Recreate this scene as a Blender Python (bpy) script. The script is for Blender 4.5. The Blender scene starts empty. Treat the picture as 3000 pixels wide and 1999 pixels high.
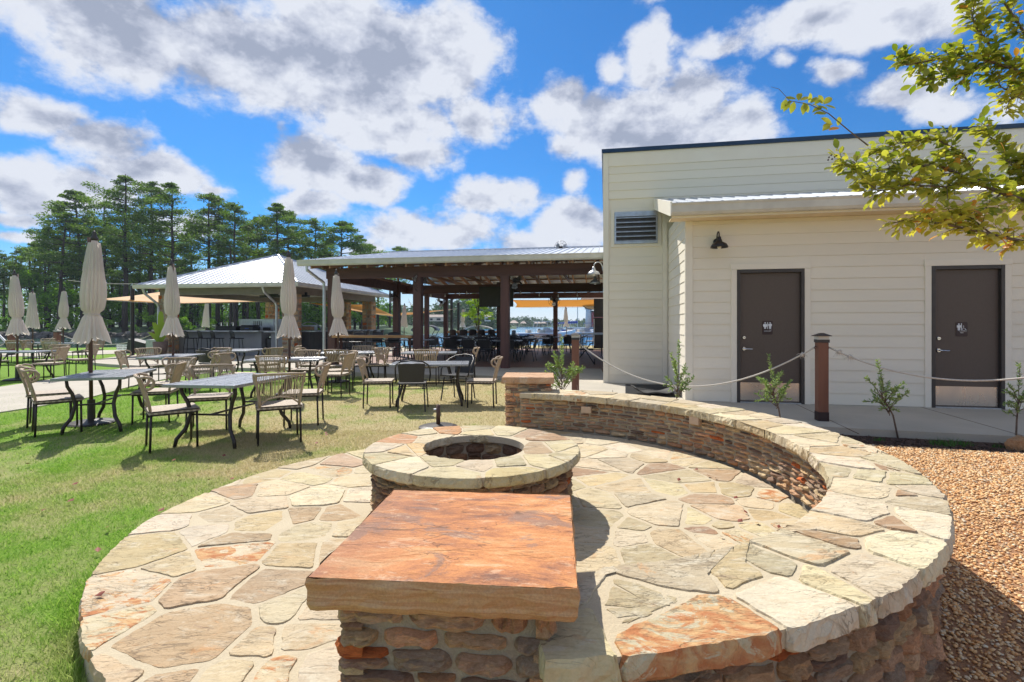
import bpy, math, random
import numpy as np
from mathutils import Vector, Matrix, noise as mnoise

S = bpy.context.scene
COL = S.collection
R = math.radians
rng = random.Random(7)
nrs = np.random.RandomState(11)

# ------------------------------------------------------------------ camera
F, CX, HOR, CAMZ = 1161.0, 1176.5, 747.0, 1.38      # focal length etc. in units of a 2353-wide picture
cam_d = bpy.data.cameras.new('camera'); cam = bpy.data.objects.new('camera', cam_d); COL.objects.link(cam)
cam.location = (0, 0, CAMZ); cam.rotation_euler = (R(90), 0, 0)
cam_d.sensor_width = 36; cam_d.lens = 36 * F / 2353
cam_d.shift_y = -(784 - HOR) / 2353
cam_d.clip_start = 0.05; cam_d.clip_end = 3000
S.camera = cam

# ------------------------------------------------------------------ sun, sky, exposure
SUN_AZ, SUN_EL = R(-28), R(52)                      # azimuth measured from +Y towards +X
sd = Vector((math.sin(SUN_AZ) * math.cos(SUN_EL), math.cos(SUN_AZ) * math.cos(SUN_EL), math.sin(SUN_EL)))
sun_d = bpy.data.lights.new('sun', 'SUN'); sun_d.energy = 3.8; sun_d.angle = R(0.5); sun_d.color = (1.0, 0.945, 0.86)
sun = bpy.data.objects.new('sun', sun_d); COL.objects.link(sun)
sun.rotation_euler = sd.to_track_quat('Z', 'Y').to_euler()
S.view_settings.view_transform = 'Standard'; S.view_settings.look = 'None'
S.view_settings.exposure = 0.70; S.view_settings.gamma = 1; S.view_settings.use_curve_mapping = False
S.cycles.max_bounces = 6; S.cycles.transparent_max_bounces = 12; S.cycles.diffuse_bounces = 4
S.cycles.use_adaptive_sampling = True

W = bpy.data.worlds.new('World'); S.world = W; W.use_nodes = True
wn, wl = W.node_tree.nodes, W.node_tree.links
wn.clear()
def wnode(t, **k):
    n = wn.new(t)
    for a, b in k.items(): setattr(n, a, b)
    return n
def wmath(op, a, b=None, c=None, clamp=False):
    n = wnode('ShaderNodeMath', operation=op, use_clamp=clamp)
    for i, v in enumerate((a, b, c)):
        if v is None: continue
        if isinstance(v, (int, float)): n.inputs[i].default_value = v
        else: wl.new(v, n.inputs[i])
    return n.outputs[0]
sky = wnode('ShaderNodeTexSky', sky_type='NISHITA', sun_disc=False, sun_elevation=SUN_EL, sun_rotation=SUN_AZ,
            air_density=1.0, dust_density=0.35, ozone_density=2.2, altitude=100)
tc = wnode('ShaderNodeTexCoord')
sx = wnode('ShaderNodeSeparateXYZ'); wl.new(tc.outputs['Generated'], sx.inputs[0])
az = wmath('ARCTAN2', sx.outputs[0], sx.outputs[1]); el = wmath('ARCSINE', sx.outputs[2])
# domain warp so that cloud edges billow
wp = wnode('ShaderNodeTexNoise'); wp.inputs['Scale'].default_value = 7; wp.inputs['Detail'].default_value = 5
wl.new(tc.outputs['Generated'], wp.inputs['Vector'])
ws = wnode('ShaderNodeSeparateColor'); wl.new(wp.outputs['Color'], ws.inputs[0])
az2 = wmath('ADD', az, wmath('MULTIPLY', wmath('SUBTRACT', ws.outputs[0], 0.5), 0.16))
el2 = wmath('ADD', el, wmath('MULTIPLY', wmath('SUBTRACT', ws.outputs[1], 0.5), 0.10))
cv = wnode('ShaderNodeCombineXYZ'); wl.new(az2, cv.inputs[0]); wl.new(el2, cv.inputs[1])
CLOUDS = [  # centre x, y and radii, on the same 2353-wide grid as the camera constants
 (240,40,360,160,1.1),(560,120,320,150,1.15),(820,130,300,190,1.2),(1010,130,160,150,1.1),(1090,265,110,60,.9),(880,300,170,80,1),(950,370,95,45,.9),
 (90,250,170,60,.9),(250,320,130,60,1),(370,400,170,50,1),(70,430,170,75,1),(200,440,120,60,.9),(500,440,60,26,.7),
 (740,370,125,80,1),(840,430,100,50,1),(700,460,90,35,.9),(1130,465,110,50,.9),(930,520,130,45,.8),(1070,530,140,45,.8),(1320,520,110,60,.9),(660,290,40,50,.5),
 (1490,290,180,120,1.1),(1370,290,130,100,1),(1640,310,160,75,1.05),(1500,140,70,85,1),(1570,220,110,85,1),(1290,220,55,65,.8),(1290,340,60,45,.9),(1400,160,50,50,.7),(1185,250,60,50,.6),
 (1900,40,240,75,1),(2070,40,190,75,1),(1650,105,80,38,.7),(1560,105,45,30,.45),(1950,150,95,55,.95),(2090,190,150,50,1),(2190,215,110,45,.9),(1800,135,60,32,.55),(1480,15,60,30,.5),
 (40,500,95,24,.8),(60,545,130,16,.7),(2345,240,80,60,.6),(1100,600,500,40,.45),(1000,545,150,40,.85),(1250,560,170,36,.8),(860,560,120,30,.7),(420,520,120,30,.7),(1330,430,45,40,.6)]
acc = None
for (x, y, rx, ry, w) in CLOUDS:
    a_ = math.atan((x - CX) / F); e_ = math.atan((HOR - y) / F * math.cos(a_))
    ra = rx / F * math.cos(a_) ** 2 * 1.1; re = ry / F * math.cos(a_) * math.cos(e_) ** 2 * 1.15
    m = wnode('ShaderNodeMapping', vector_type='TEXTURE'); m.inputs['Location'].default_value = (a_, e_, 0); m.inputs['Scale'].default_value = (ra, re, 1)
    wl.new(cv.outputs[0], m.inputs['Vector'])
    ln = wnode('ShaderNodeVectorMath', operation='LENGTH'); wl.new(m.outputs[0], ln.inputs[0])
    v = wmath('MULTIPLY', wmath('SUBTRACT', 1.15, ln.outputs['Value']), w)
    acc = v if acc is None else wmath('SMOOTH_MAX', acc, v, 0.12)
# clouds that go on outside the frame
gn = wnode('ShaderNodeTexNoise'); gn.inputs['Scale'].default_value = 2.3; gn.inputs['Detail'].default_value = 4
wl.new(tc.outputs['Generated'], gn.inputs['Vector'])
outside = wmath('MULTIPLY', wmath('SUBTRACT', gn.outputs['Fac'], 0.44), 5.0)
gate = wmath('GREATER_THAN', wmath('MAXIMUM', wmath('DIVIDE', wmath('ABSOLUTE', az), 0.86), wmath('DIVIDE', el, 0.62)), 1.0)
outside = wmath('SUBTRACT', wmath('MULTIPLY', wmath('ADD', outside, 1.5), gate), 1.5)
acc = wmath('MAXIMUM', acc, outside)
def fbm(scale, detail, off, rough=0.6):
    m = wnode('ShaderNodeMapping'); m.inputs['Location'].default_value = off; m.inputs['Scale'].default_value = (1, 1, 1.5)
    wl.new(tc.outputs['Generated'], m.inputs['Vector'])
    n = wnode('ShaderNodeTexNoise'); n.inputs['Scale'].default_value = scale; n.inputs['Detail'].default_value = detail; n.inputs['Roughness'].default_value = rough
    wl.new(m.outputs[0], n.inputs['Vector']); return n.outputs['Fac']
f1 = fbm(8.5, 10, (3.1, 1.2, 0.4), .67); f1b = fbm(8.5, 9, (3.1 + 0.016, 1.2 - 0.010, 0.4 - 0.05))
f0 = fbm(3.4, 4, (0.4, 0.7, 2.2), .5)
f2 = fbm(8.5, 6, (3.1, 1.2, 0.4), .6); f2b = fbm(8.5, 6, (3.1 + 0.016, 1.2 - 0.010, 0.4 - 0.05), .6)
dens = wmath('ADD', wmath('ADD', acc, -0.24), wmath('MULTIPLY', wmath('SUBTRACT', f1, 0.5), 1.5))
msk = wnode('ShaderNodeMapRange', interpolation_type='SMOOTHSTEP'); msk.inputs['From Min'].default_value = -0.10; msk.inputs['From Max'].default_value = 0.36
wl.new(dens, msk.inputs['Value'])
relief = wmath('MULTIPLY', wmath('SUBTRACT', f2, f2b), 3.4)
core = wnode('ShaderNodeMapRange', interpolation_type='SMOOTHSTEP'); core.inputs['From Min'].default_value = 0.25; core.inputs['From Max'].default_value = 1.25
wl.new(dens, core.inputs['Value'])
shade = wmath('SUBTRACT', wmath('ADD', 0.80, relief), wmath('MULTIPLY', core.outputs[0], wmath('ADD', 0.20, wmath('MULTIPLY', f0, 0.72))), clamp=True)
cr = wnode('ShaderNodeValToRGB'); wl.new(shade, cr.inputs[0])
cr.color_ramp.elements[0].position = 0.18; cr.color_ramp.elements[0].color = (0.29, 0.33, 0.43, 1)
cr.color_ramp.elements[1].position = 0.85; cr.color_ramp.elements[1].color = (0.61, 0.64, 0.71, 1)
e2 = cr.color_ramp.elements.new(0.5); e2.color = (0.44, 0.475, 0.575, 1)
bg1 = wnode('ShaderNodeBackground'); bg1.inputs['Strength'].default_value = 0.105
tint = wnode('ShaderNodeMix', data_type='RGBA', blend_type='MULTIPLY'); tint.inputs[0].default_value = 1
wl.new(sky.outputs[0], tint.inputs[6]); tint.inputs[7].default_value = (0.16, 0.48, 0.78, 1)
wl.new(tint.outputs[2], bg1.inputs['Color'])
bg2 = wnode('ShaderNodeBackground'); wl.new(cr.outputs[0], bg2.inputs['Color']); bg2.inputs['Strength'].default_value = 0.78
mx = wnode('ShaderNodeMixShader'); wl.new(msk.outputs[0], mx.inputs[0]); wl.new(bg1.outputs[0], mx.inputs[1]); wl.new(bg2.outputs[0], mx.inputs[2])
hzm = wnode('ShaderNodeMapRange', interpolation_type='SMOOTHSTEP'); wl.new(el, hzm.inputs['Value'])
for i_, v_ in enumerate((-0.02, 0.14, 0.95, 0.0)): hzm.inputs[1 + i_].default_value = v_
bg3 = wnode('ShaderNodeBackground'); bg3.inputs['Color'].default_value = (0.70, 0.74, 0.79, 1); bg3.inputs['Strength'].default_value = 0.82
mx2 = wnode('ShaderNodeMixShader'); wl.new(hzm.outputs[0], mx2.inputs[0]); wl.new(mx.outputs[0], mx2.inputs[1]); wl.new(bg3.outputs[0], mx2.inputs[2])
wo = wnode('ShaderNodeOutputWorld'); wl.new(mx2.outputs[0], wo.inputs[0])
W.cycles.sampling_method = 'MANUAL'; W.cycles.sample_map_resolution = 512

# ------------------------------------------------------------------ picture -> place
def P(X, Y, z=0.0):                                  # a point at height z
    d = F * (CAMZ - z) / (Y - HOR); return Vector(((X - CX) / F * d, d, z))
def Pd(X, Y, d):                                     # a point at depth d
    return Vector(((X - CX) / F * d, d, CAMZ - (Y - HOR) / F * d))
def on_wall(O, u, X, Y):                             # along a wall through O with direction u: (distance along, height)
    k = (X - CX) / F
    s = (k * O[1] - O[0]) / (u[0] - k * u[1]); d = O[1] + u[1] * s
    return s, CAMZ - (Y - HOR) / F * d

# ------------------------------------------------------------------ materials
MATS = {}
class NT:
    def __init__(s, name):
        s.m = bpy.data.materials.new(name); s.m.use_nodes = True; s.t = s.m.node_tree; s.n = s.t.nodes; s.l = s.t.links
        s.b = s.n['Principled BSDF']; s.tc = s.n.new('ShaderNodeTexCoord')
    def new(s, t, **k):
        n = s.n.new(t)
        for a, b in k.items(): setattr(n, a, b)
        return n
    def noise(s, scale, detail=4, stretch=(1, 1, 1), rough=.55, coord='Object', dist=0, rot=(0, 0, 0)):
        mp = s.new('ShaderNodeMapping'); mp.inputs['Scale'].default_value = stretch; mp.inputs['Rotation'].default_value = rot
        s.l.new(s.tc.outputs[coord], mp.inputs['Vector'])
        n = s.new('ShaderNodeTexNoise'); n.inputs['Scale'].default_value = scale; n.inputs['Detail'].default_value = detail
        n.inputs['Roughness'].default_value = rough; n.inputs['Distortion'].default_value = dist
        s.l.new(mp.outputs[0], n.inputs['Vector']); return n.outputs['Fac']
    def ramp(s, fac, stops):
        r = s.new('ShaderNodeValToRGB'); s.l.new(fac, r.inputs[0]); e = r.color_ramp.elements
        while len(e) < len(stops): e.new(0.5)
        for i, (p, c) in enumerate(stops):
            e[i].position = p; e[i].color = (*c, 1) if len(c) == 3 else c
        return r.outputs[0]
    def mix(s, fac, a, b, mode='MIX'):
        n = s.new('ShaderNodeMix', data_type='RGBA', blend_type=mode)
        for i, v in ((0, fac), (6, a), (7, b)):
            if isinstance(v, (int, float)): n.inputs[i].default_value = v
            elif isinstance(v, tuple): n.inputs[i].default_value = (*v, 1) if len(v) == 3 else v
            else: s.l.new(v, n.inputs[i])
        return n.outputs[2]
    def math(s, op, a, b=0.0, clamp=False):
        n = s.new('ShaderNodeMath', operation=op, use_clamp=clamp)
        for i, v in ((0, a), (1, b)):
            if isinstance(v, (int, float)): n.inputs[i].default_value = v
            else: s.l.new(v, n.inputs[i])
        return n.outputs[0]
    def rng01(s, v, a, b, c=0.0, d=1.0):
        n = s.new('ShaderNodeMapRange'); s.l.new(v, n.inputs[0])
        for i, x in enumerate((a, b, c, d)): n.inputs[1 + i].default_value = x
        return n.outputs[0]
    def bump(s, h, strength=.4, dist=.01, prev=None):
        b = s.new('ShaderNodeBump'); b.inputs['Strength'].default_value = strength; b.inputs['Distance'].default_value = dist
        s.l.new(h, b.inputs['Height'])
        if prev is not None: s.l.new(prev, b.inputs['Normal'])
        s.l.new(b.outputs[0], s.b.inputs['Normal']); return b.outputs[0]
    def base(s, c):
        if isinstance(c, tuple): s.b.inputs['Base Color'].default_value = (*c, 1)
        else: s.l.new(c, s.b.inputs['Base Color'])
    def done(s, key, rough=.8, metal=0.0, spec=None):
        if isinstance(rough, (int, float)): s.b.inputs['Roughness'].default_value = rough
        else: s.l.new(rough, s.b.inputs['Roughness'])
        s.b.inputs['Metallic'].default_value = metal
        if spec is not None: s.b.inputs['Specular IOR Level'].default_value = spec
        MATS[key] = s.m; return s.m

def simple(key, c1, c2=None, scale=6, rough=.7, metal=0, bump=0.0, bscale=None, stretch=(1, 1, 1), bdist=.004, detail=4, spec=None, objvar=0.0):
    t = NT(key); c2 = c2 or tuple(x * .8 for x in c1)
    f = t.noise(scale, detail, stretch)
    col = t.mix(t.rng01(f, .3, .7), c1, c2)
    if objvar:
        oi = t.new('ShaderNodeObjectInfo'); v = t.rng01(oi.outputs['Random'], 0, 1, 1 - objvar, 1 + objvar)
        cc = t.new('ShaderNodeCombineColor')
        for i in range(3): t.l.new(v, cc.inputs[i])
        col = t.mix(1.0, col, cc.outputs[0], 'MULTIPLY')
    t.base(col)
    if bump: t.bump(t.noise(bscale or scale * 4, 5, stretch), bump, bdist)
    r = t.rng01(f, .2, .8, max(0, rough - .08), min(1, rough + .08))
    return t.done(key, r, metal, spec)

def stone_mat(key, kind):
    t = NT(key)
    oi = t.new('ShaderNodeObjectInfo'); at = t.new('ShaderNodeAttribute', attribute_name='Col')
    base = t.mix(1.0, oi.outputs['Color'], at.outputs['Color'], 'MULTIPLY')
    off = t.new('ShaderNodeVectorMath', operation='MULTIPLY_ADD')
    t.l.new(oi.outputs['Random'], off.inputs[0]); off.inputs[1].default_value = (37, 91, 53); t.l.new(t.tc.outputs['Object'], off.inputs[2])
    def nz(scale, det, st=(1, 1, 1), dist=0, rough=.55):
        m = t.new('ShaderNodeMapping'); m.inputs['Scale'].default_value = st; t.l.new(off.outputs[0], m.inputs['Vector'])
        n = t.new('ShaderNodeTexNoise'); n.inputs['Scale'].default_value = scale; n.inputs['Detail'].default_value = det
        n.inputs['Distortion'].default_value = dist; n.inputs['Roughness'].default_value = rough
        t.l.new(m.outputs[0], n.inputs['Vector']); return n.outputs['Fac']
    def lines(scale, st, seed_w, dist=1.2, det=5):      # thin broken cleavage lines
        a_ = nz(scale, det, st, dist, .5); d_ = t.math('ABSOLUTE', t.math('SUBTRACT', a_, .5))
        brk = t.rng01(nz(5.5, 3, (1, 1, 1), 0), .46, .56)
        return t.math('MULTIPLY', t.rng01(d_, seed_w, seed_w*.25), brk)
    if kind in ('flag', 'stain', 'stain2'):
        big = nz(2.2, 5, (1, 1.9, 1), .8); med = nz(7, 6, (1, 2.6, 1), 1.4, .65); fine = nz(110, 4)
        c = t.mix(t.rng01(big, .38, .62), base, t.mix(1.0, base, (1.16, 1.14, 1.10), 'MULTIPLY'))
        c = t.mix(t.rng01(med, .50, .68, 0, .55), c, t.mix(1.0, base, (.80, .69, .56), 'MULTIPLY'))
        c = t.mix(t.rng01(nz(4.2, 6, (1, 2.2, 1), 1.5, .7), .52, .68, 0, .6), c, (.66, .61, .48))
        if kind != 'flag':
            c = t.mix(t.rng01(nz(4.6, 9, (1, 1.5, 1), 1.2, .76), *((.50, .55) if kind == 'stain' else (.43, .47))), c, t.mix(t.rng01(nz(7, 6, (1, 2, 1), 2.5), .4, .6), (.46, .19, .08), (.58, .37, .18)))
        else:
            c = t.mix(t.rng01(nz(2.6, 8, (1, 1.6, 1), 2.2, .68), .60, .68, 0, .55), c, (.56, .29, .12))
        c = t.mix(t.rng01(nz(3.1, 5, (1, 3.5, 1), 1.8, .6), .63, .72, 0, .5), c, (.30, .21, .16))
        c = t.mix(t.rng01(fine, .35, .72, .0, .32), c, t.mix(1.0, c, (.62, .6, .56), 'MULTIPLY'))
        ln = t.math('MAXIMUM', lines(2.6, (1, 2.8, 1), .012), lines(6.0, (1, 3.4, 1), .014))
        c = t.mix(t.math('MULTIPLY', ln, .55), c, (.16, .12, .08))
        t.base(c)
        step = t.math('MULTIPLY', nz(2.8, 5, (1, 2.4, 1), 1.0), 8.0)
        fl = t.math('FLOOR', step); fr = t.math('FRACT', step); sm = t.rng01(fr, 0, .12)
        cl = t.math('SUBTRACT', t.math('ADD', fl, sm), t.math('MULTIPLY', ln, .8))
        b1 = t.bump(cl, .6, .004); t.bump(t.math('ADD', nz(26, 8, (1, 2, 1), .6, .7), t.math('MULTIPLY', fine, .3)), .8, .008, b1)
        t.done(key, .82, 0, .2)
    elif kind == 'rust':
        streak = nz(4.2, 10, (.8, 2.0, 1), .35, .74); blot = nz(3.4, 9, (1, 1.5, 1), .5, .72); fine = nz(170, 5, (1, 1, 1), 0, .7)
        c = t.ramp(streak, [(.34, (.24, .12, .08)), (.43, (.44, .19, .09)), (.52, (.60, .26, .10)), (.62, (.64, .36, .17)), (.74, (.42, .19, .10))])
        c = t.mix(t.rng01(blot, .55, .60, 0, .75), c, (.27, .175, .135))
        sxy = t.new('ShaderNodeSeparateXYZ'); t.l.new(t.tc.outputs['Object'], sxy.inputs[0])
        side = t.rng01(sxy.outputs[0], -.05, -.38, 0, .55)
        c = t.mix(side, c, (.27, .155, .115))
        c = t.mix(t.rng01(nz(11, 5, (.8, 2.0, 1), .4, .8), .56, .66, 0, .6), c, (.70, .50, .33))
        # the sawn sides show the pale sandstone inside
        ge = t.new('ShaderNodeNewGeometry'); sn = t.new('ShaderNodeSeparateXYZ'); t.l.new(t.tc.outputs['Normal'], sn.inputs[0])
        up = t.rng01(sn.outputs[2], .45, .75)
        band = t.ramp(nz(5, 4, (.5, .5, 9), .6), [(.3, (.60, .38, .20)), (.48, (.52, .28, .13)), (.6, (.62, .40, .22)), (.75, (.44, .22, .11))])
        c = t.mix(up, band, c)
        ln = t.math('MULTIPLY', t.math('MAXIMUM', lines(1.9, (.8, 2.6, 1), .010), lines(4.5, (.7, 3, 1), .012)), up)
        c = t.mix(t.math('MULTIPLY', ln, .7), c, (.10, .06, .04))
        t.base(t.mix(t.rng01(fine, .38, .62, 0, .5), c, t.mix(1.0, c, (.62, .58, .56), 'MULTIPLY')))
        step = t.math('MULTIPLY', nz(2.0, 6, (.8, 1.9, 1), .5), 6.0)
        cl = t.math('ADD', t.math('FLOOR', step), t.rng01(t.math('FRACT', step), 0, .16))
        b1 = t.bump(cl, .6, .004); t.bump(t.math('ADD', nz(24, 8, (.6, 2.4, 1), .6), t.math('MULTIPLY', fine, .3)), .65, .006, b1)
        t.done(key, .8, 0, .25)
    else:
        big = nz(9, 5, (1, 1, 1), .8); fine = nz(70, 5)
        c = t.mix(t.rng01(big, .35, .62), base, t.mix(1.0, base, (.80, .72, .66), 'MULTIPLY'))
        c = t.mix(t.rng01(nz(6, 4), .56, .72, 0, .7), c, t.mix(1.0, base, (1.35, 1.15, .85), 'MULTIPLY'))
        c = t.mix(t.rng01(nz(5, 6, (1, 1, 1), .6, .7), .56, .64, 0, .6), c, t.mix(1.0, base, (.5, .40, .36), 'MULTIPLY'))
        c = t.mix(t.rng01(fine, .36, .64, 0, .4), c, t.mix(1.0, c, (.6, .56, .53), 'MULTIPLY'))
        t.base(c)
        b1 = t.bump(nz(22, 9, (1, 1, 1.8), .3, .7), 1.0, .007); t.bump(fine, .7, .003, b1)
        t.done(key, .86, 0, .2)
stone_mat('stain2', 'stain2'); stone_mat('stain', 'stain'); stone_mat('flag', 'flag'); stone_mat('slab', 'rust'); stone_mat('ledge', 'ledge')

t = NT('mortar'); f = t.noise(5, 5); g = t.noise(220, 3)
t.base(t.mix(t.rng01(g, .3, .7, 0, .5), t.mix(t.rng01(f, .3, .7), (.57, .49, .34), (.50, .42, .285)), (.37, .30, .205)))
t.bump(t.math('ADD', t.noise(60, 6), t.math('MULTIPLY', g, .4)), .7, .006); t.done('mortar', .92)
t = NT('wall_mortar'); f = t.noise(6, 5); g = t.noise(200, 3)
t.base(t.mix(t.rng01(g, .3, .7, 0, .4), t.mix(t.rng01(f, .3, .7), (.46, .40, .29), (.34, .29, .21)), (.20, .165, .12)))
t.bump(t.math('ADD', t.noise(40, 6), t.math('MULTIPLY', g, .4)), .8, .012); t.done('wall_mortar', .93)

# lawn: green that dries to straw in patches
t = NT('lawn'); a = t.noise(.42, 5, rough=.6); b = t.noise(1.7, 6, rough=.65); fi = t.noise(38, 5); vf = t.noise(190, 3)
sx_ = t.new('ShaderNodeSeparateXYZ'); t.l.new(t.tc.outputs['Object'], sx_.inputs[0])
dry = t.math('ADD', t.math('ADD', a, t.math('MULTIPLY', b, .6)), t.math('ADD', t.math('MULTIPLY', t.math('SUBTRACT', sx_.outputs[0], -4.6), .07), t.rng01(sx_.outputs[1], 1.8, 4.8, -.24, .02)))
gr = t.mix(t.rng01(fi, .3, .7), (.15, .30, .035), (.28, .43, .085))
st = t.mix(t.rng01(fi, .3, .7), (.50, .435, .225), (.62, .515, .31))
c = t.mix(t.rng01(dry, .66, .98), gr, st)
far = t.rng01(sx_.outputs[1], 10, 17, 0, .5)
c = t.mix(t.rng01(vf, .35, .7, 0, .55), c, t.mix(1.0, c, (.5, .52, .4), 'MULTIPLY'))
t.base(c); t.bump(t.math('ADD', t.noise(70, 5), t.math('MULTIPLY', vf, .8)), .9, .02); t.done('lawn', .95, 0, .1)
t = NT('grass_blade'); at = t.new('ShaderNodeAttribute', attribute_name='rnd'); a = t.noise(.42, 5, rough=.6); b = t.noise(1.7, 6, rough=.65)
sx_ = t.new('ShaderNodeSeparateXYZ'); t.l.new(t.tc.outputs['Object'], sx_.inputs[0])
dry = t.math('ADD', t.math('ADD', a, t.math('MULTIPLY', b, .6)), t.math('ADD', t.math('MULTIPLY', t.math('SUBTRACT', sx_.outputs[0], -4.6), .07), t.rng01(sx_.outputs[1], 1.8, 4.8, -.24, .02)))
gr = t.mix(at.outputs['Fac'], (.14, .34, .025), (.42, .60, .11)); st = t.mix(at.outputs['Fac'], (.42, .38, .16), (.70, .58, .36))
gc = t.mix(t.rng01(dry, .70, 1.06), gr, st); t.base(gc); t.b.inputs['Roughness'].default_value = .7; t.b.inputs['Specular IOR Level'].default_value = .2
tr = t.new('ShaderNodeBsdfTranslucent'); t.l.new(gc, tr.inputs[0]); m = t.new('ShaderNodeMixShader'); m.inputs[0].default_value = .5
t.l.new(t.b.outputs[0], m.inputs[1]); t.l.new(tr.outputs[0], m.inputs[2]); t.l.new(m.outputs[0], t.n['Material Output'].inputs[0]); MATS['grass_blade'] = t.m

t = NT('concrete'); a = t.noise(1.1, 6); g = t.noise(120, 4)
t.base(t.mix(t.rng01(g, .35, .7, 0, .35), t.mix(t.rng01(a, .3, .7), (.50, .455, .375), (.40, .365, .30)), (.26, .24, .20)))
t.bump(t.noise(90, 5), .25, .004); t.done('concrete', .85)
t = NT('pebble'); at = t.new('ShaderNodeAttribute', attribute_name='rnd')
c = t.ramp(at.outputs['Fac'], [(0, (.58, .28, .10)), (.22, (.70, .38, .15)), (.45, (.74, .46, .21)), (.62, (.76, .56, .31)), (.8, (.58, .32, .13)), (.92, (.80, .70, .50)), (1, (.38, .26, .17))])
t.base(c); t.done('pebble', .55, 0, .4)
simple('gravel_bed', (.40, .21, .10), (.28, .14, .07), 60, .9, bump=.9, bscale=90, bdist=.01)
simple('mulch', (.055, .030, .022), (.10, .058, .04), 30, .95, bump=1, bscale=60, bdist=.02)
t = NT('pavers'); br = t.new('ShaderNodeTexBrick'); br.inputs['Scale'].default_value = 4.0; br.inputs['Mortar Size'].default_value = .012
t.l.new(t.tc.outputs['Object'], br.inputs['Vector'])
br.inputs['Color1'].default_value = (.21, .105, .075, 1); br.inputs['Color2'].default_value = (.30, .17, .125, 1); br.inputs['Mortar'].default_value = (.07, .05, .04, 1)
t.base(br.outputs['Color']); t.done('pavers', .55)
t = NT('water'); a = t.noise(1.6, 6, (1, .55, 1)); b = t.noise(.05, 4, (1, 3, 1))
wx = t.new('ShaderNodeSeparateXYZ'); t.l.new(t.tc.outputs['Object'], wx.inputs[0]); t.base(t.mix(t.rng01(wx.outputs[0], -16, -9), (.02, .055, .055), t.mix(t.rng01(b, .35, .65), (.01, .20, .50), (.02, .30, .64))))  # towards the left inlet the dark tree reflection is put into the base colour
t.bump(a, .5, .12); t.done('water', .09, 0, .5)
simple('hill_green', (.035, .075, .03), (.06, .11, .04), .3, .95)
simple('rock', (.22, .20, .175), (.10, .09, .08), 1.5, .9, bump=.8, bscale=6, bdist=.1)
simple('bark', (.085, .06, .045), (.045, .034, .028), 5, .95, bump=.9, bscale=14, stretch=(1, 1, .25), bdist=.04)
simple('limb_bark', (.20, .145, .105), (.12, .085, .065), 12, .85, bump=.5, bscale=40, bdist=.004)
def leaf_mat(key, a, b, c3=None, trans=.35, rough=.6):
    t = NT(key); at = t.new('ShaderNodeAttribute', attribute_name='rnd')
    stops = [(0, a), (.85, b)] + ([(1, c3)] if c3 else [])
    c = t.ramp(at.outputs['Fac'], stops); t.base(c); t.b.inputs['Roughness'].default_value = rough; t.b.inputs['Specular IOR Level'].default_value = .3
    tr = t.new('ShaderNodeBsdfTranslucent'); t.l.new(t.mix(1.0, c, (1.25, 1.35, .55), 'MULTIPLY'), tr.inputs[0])
    m = t.new('ShaderNodeMixShader'); m.inputs[0].default_value = trans
    t.l.new(t.b.outputs[0], m.inputs[1]); t.l.new(tr.outputs[0], m.inputs[2]); t.l.new(m.outputs[0], t.n['Material Output'].inputs[0])
    MATS[key] = t.m
leaf_mat('pine_needles', (.022, .070, .018), (.19, .30, .05), trans=.38)
leaf_mat('broadleaf', (.035, .12, .018), (.22, .40, .04), trans=.45)
leaf_mat('maple', (.14, .26, .03), (.34, .46, .06), trans=.5)
leaf_mat('myrtle', (.13, .19, .025), (.56, .50, .12), (.72, .26, .07), trans=.52, rough=.36)
leaf_mat('olive_leaf', (.12, .20, .055), (.36, .48, .20), trans=.3, rough=.4)
leaf_mat('far_leaf', (.028, .075, .035), (.08, .16, .05), trans=.2)
leaf_mat('weed', (.03, .10, .02), (.07, .18, .03), trans=.3)

simple('siding', (.79, .73, .61), (.76, .70, .58), 2, .62, bump=.12, bscale=60, stretch=(.2, 1, 1), bdist=.003, objvar=.03)
simple('trim', (.80, .745, .63), (.77, .71, .60), 3, .55)
simple('soffit', (.80, .66, .44), None, 3, .7)
simple('coping', (.030, .060, .105), (.02, .045, .08), 3, .35, metal=.5)
t = NT('roof_metal'); t.base(t.mix(t.rng01(t.noise(1.2, 4), .3, .7), (.58, .61, .66), (.48, .52, .58))); t.done('roof_metal', .42, .6)
simple('gutter_paint', (.62, .60, .54), None, 3, .4)
simple('galvanised', (.55, .56, .57), (.42, .43, .45), 9, .38, metal=.8)
simple('taupe_paint', (.25, .22, .185), None, 3, .6)
simple('door_paint', (.098, .072, .056), (.086, .062, .048), 60, .5, bump=.15, bscale=200, bdist=.001)
simple('frame_paint', (.050, .042, .038), None, 6, .45)
simple('steel', (.62, .56, .50), (.50, .45, .41), 3, .26, metal=.9, stretch=(1, 1, .3))
simple('chrome', (.75, .75, .75), None, 3, .2, metal=1)
simple('sign_plate', (.035, .014, .014), None, 3, .4)
simple('white_print', (.80, .82, .84), None, 3, .6)
t = NT('sign_sheet'); t.base((.86, .87, .90)); tr = t.new('ShaderNodeBsdfTranslucent'); tr.inputs[0].default_value = (.9, .9, .92, 1); m = t.new('ShaderNodeMixShader'); m.inputs[0].default_value = .5
t.l.new(t.b.outputs[0], m.inputs[1]); t.l.new(tr.outputs[0], m.inputs[2]); t.l.new(m.outputs[0], t.n['Material Output'].inputs[0]); MATS['sign_sheet'] = t.m
simple('black_print', (.02, .02, .03), None, 3, .6)
simple('black_metal', (.020, .018, .020), (.03, .027, .03), 6, .4, metal=.2)
simple('bulb', (.85, .83, .78), None, 3, .2)
simple('timber', (.125, .046, .034), (.075, .030, .024), 2.4, .6, bump=.3, bscale=9, stretch=(.3, 3, 3), bdist=.006, objvar=.18)
simple('timber_post', (.115, .048, .038), (.070, .032, .027), 2.4, .6, bump=.3, bscale=9, stretch=(3, 3, .3), bdist=.006, objvar=.15)
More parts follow.
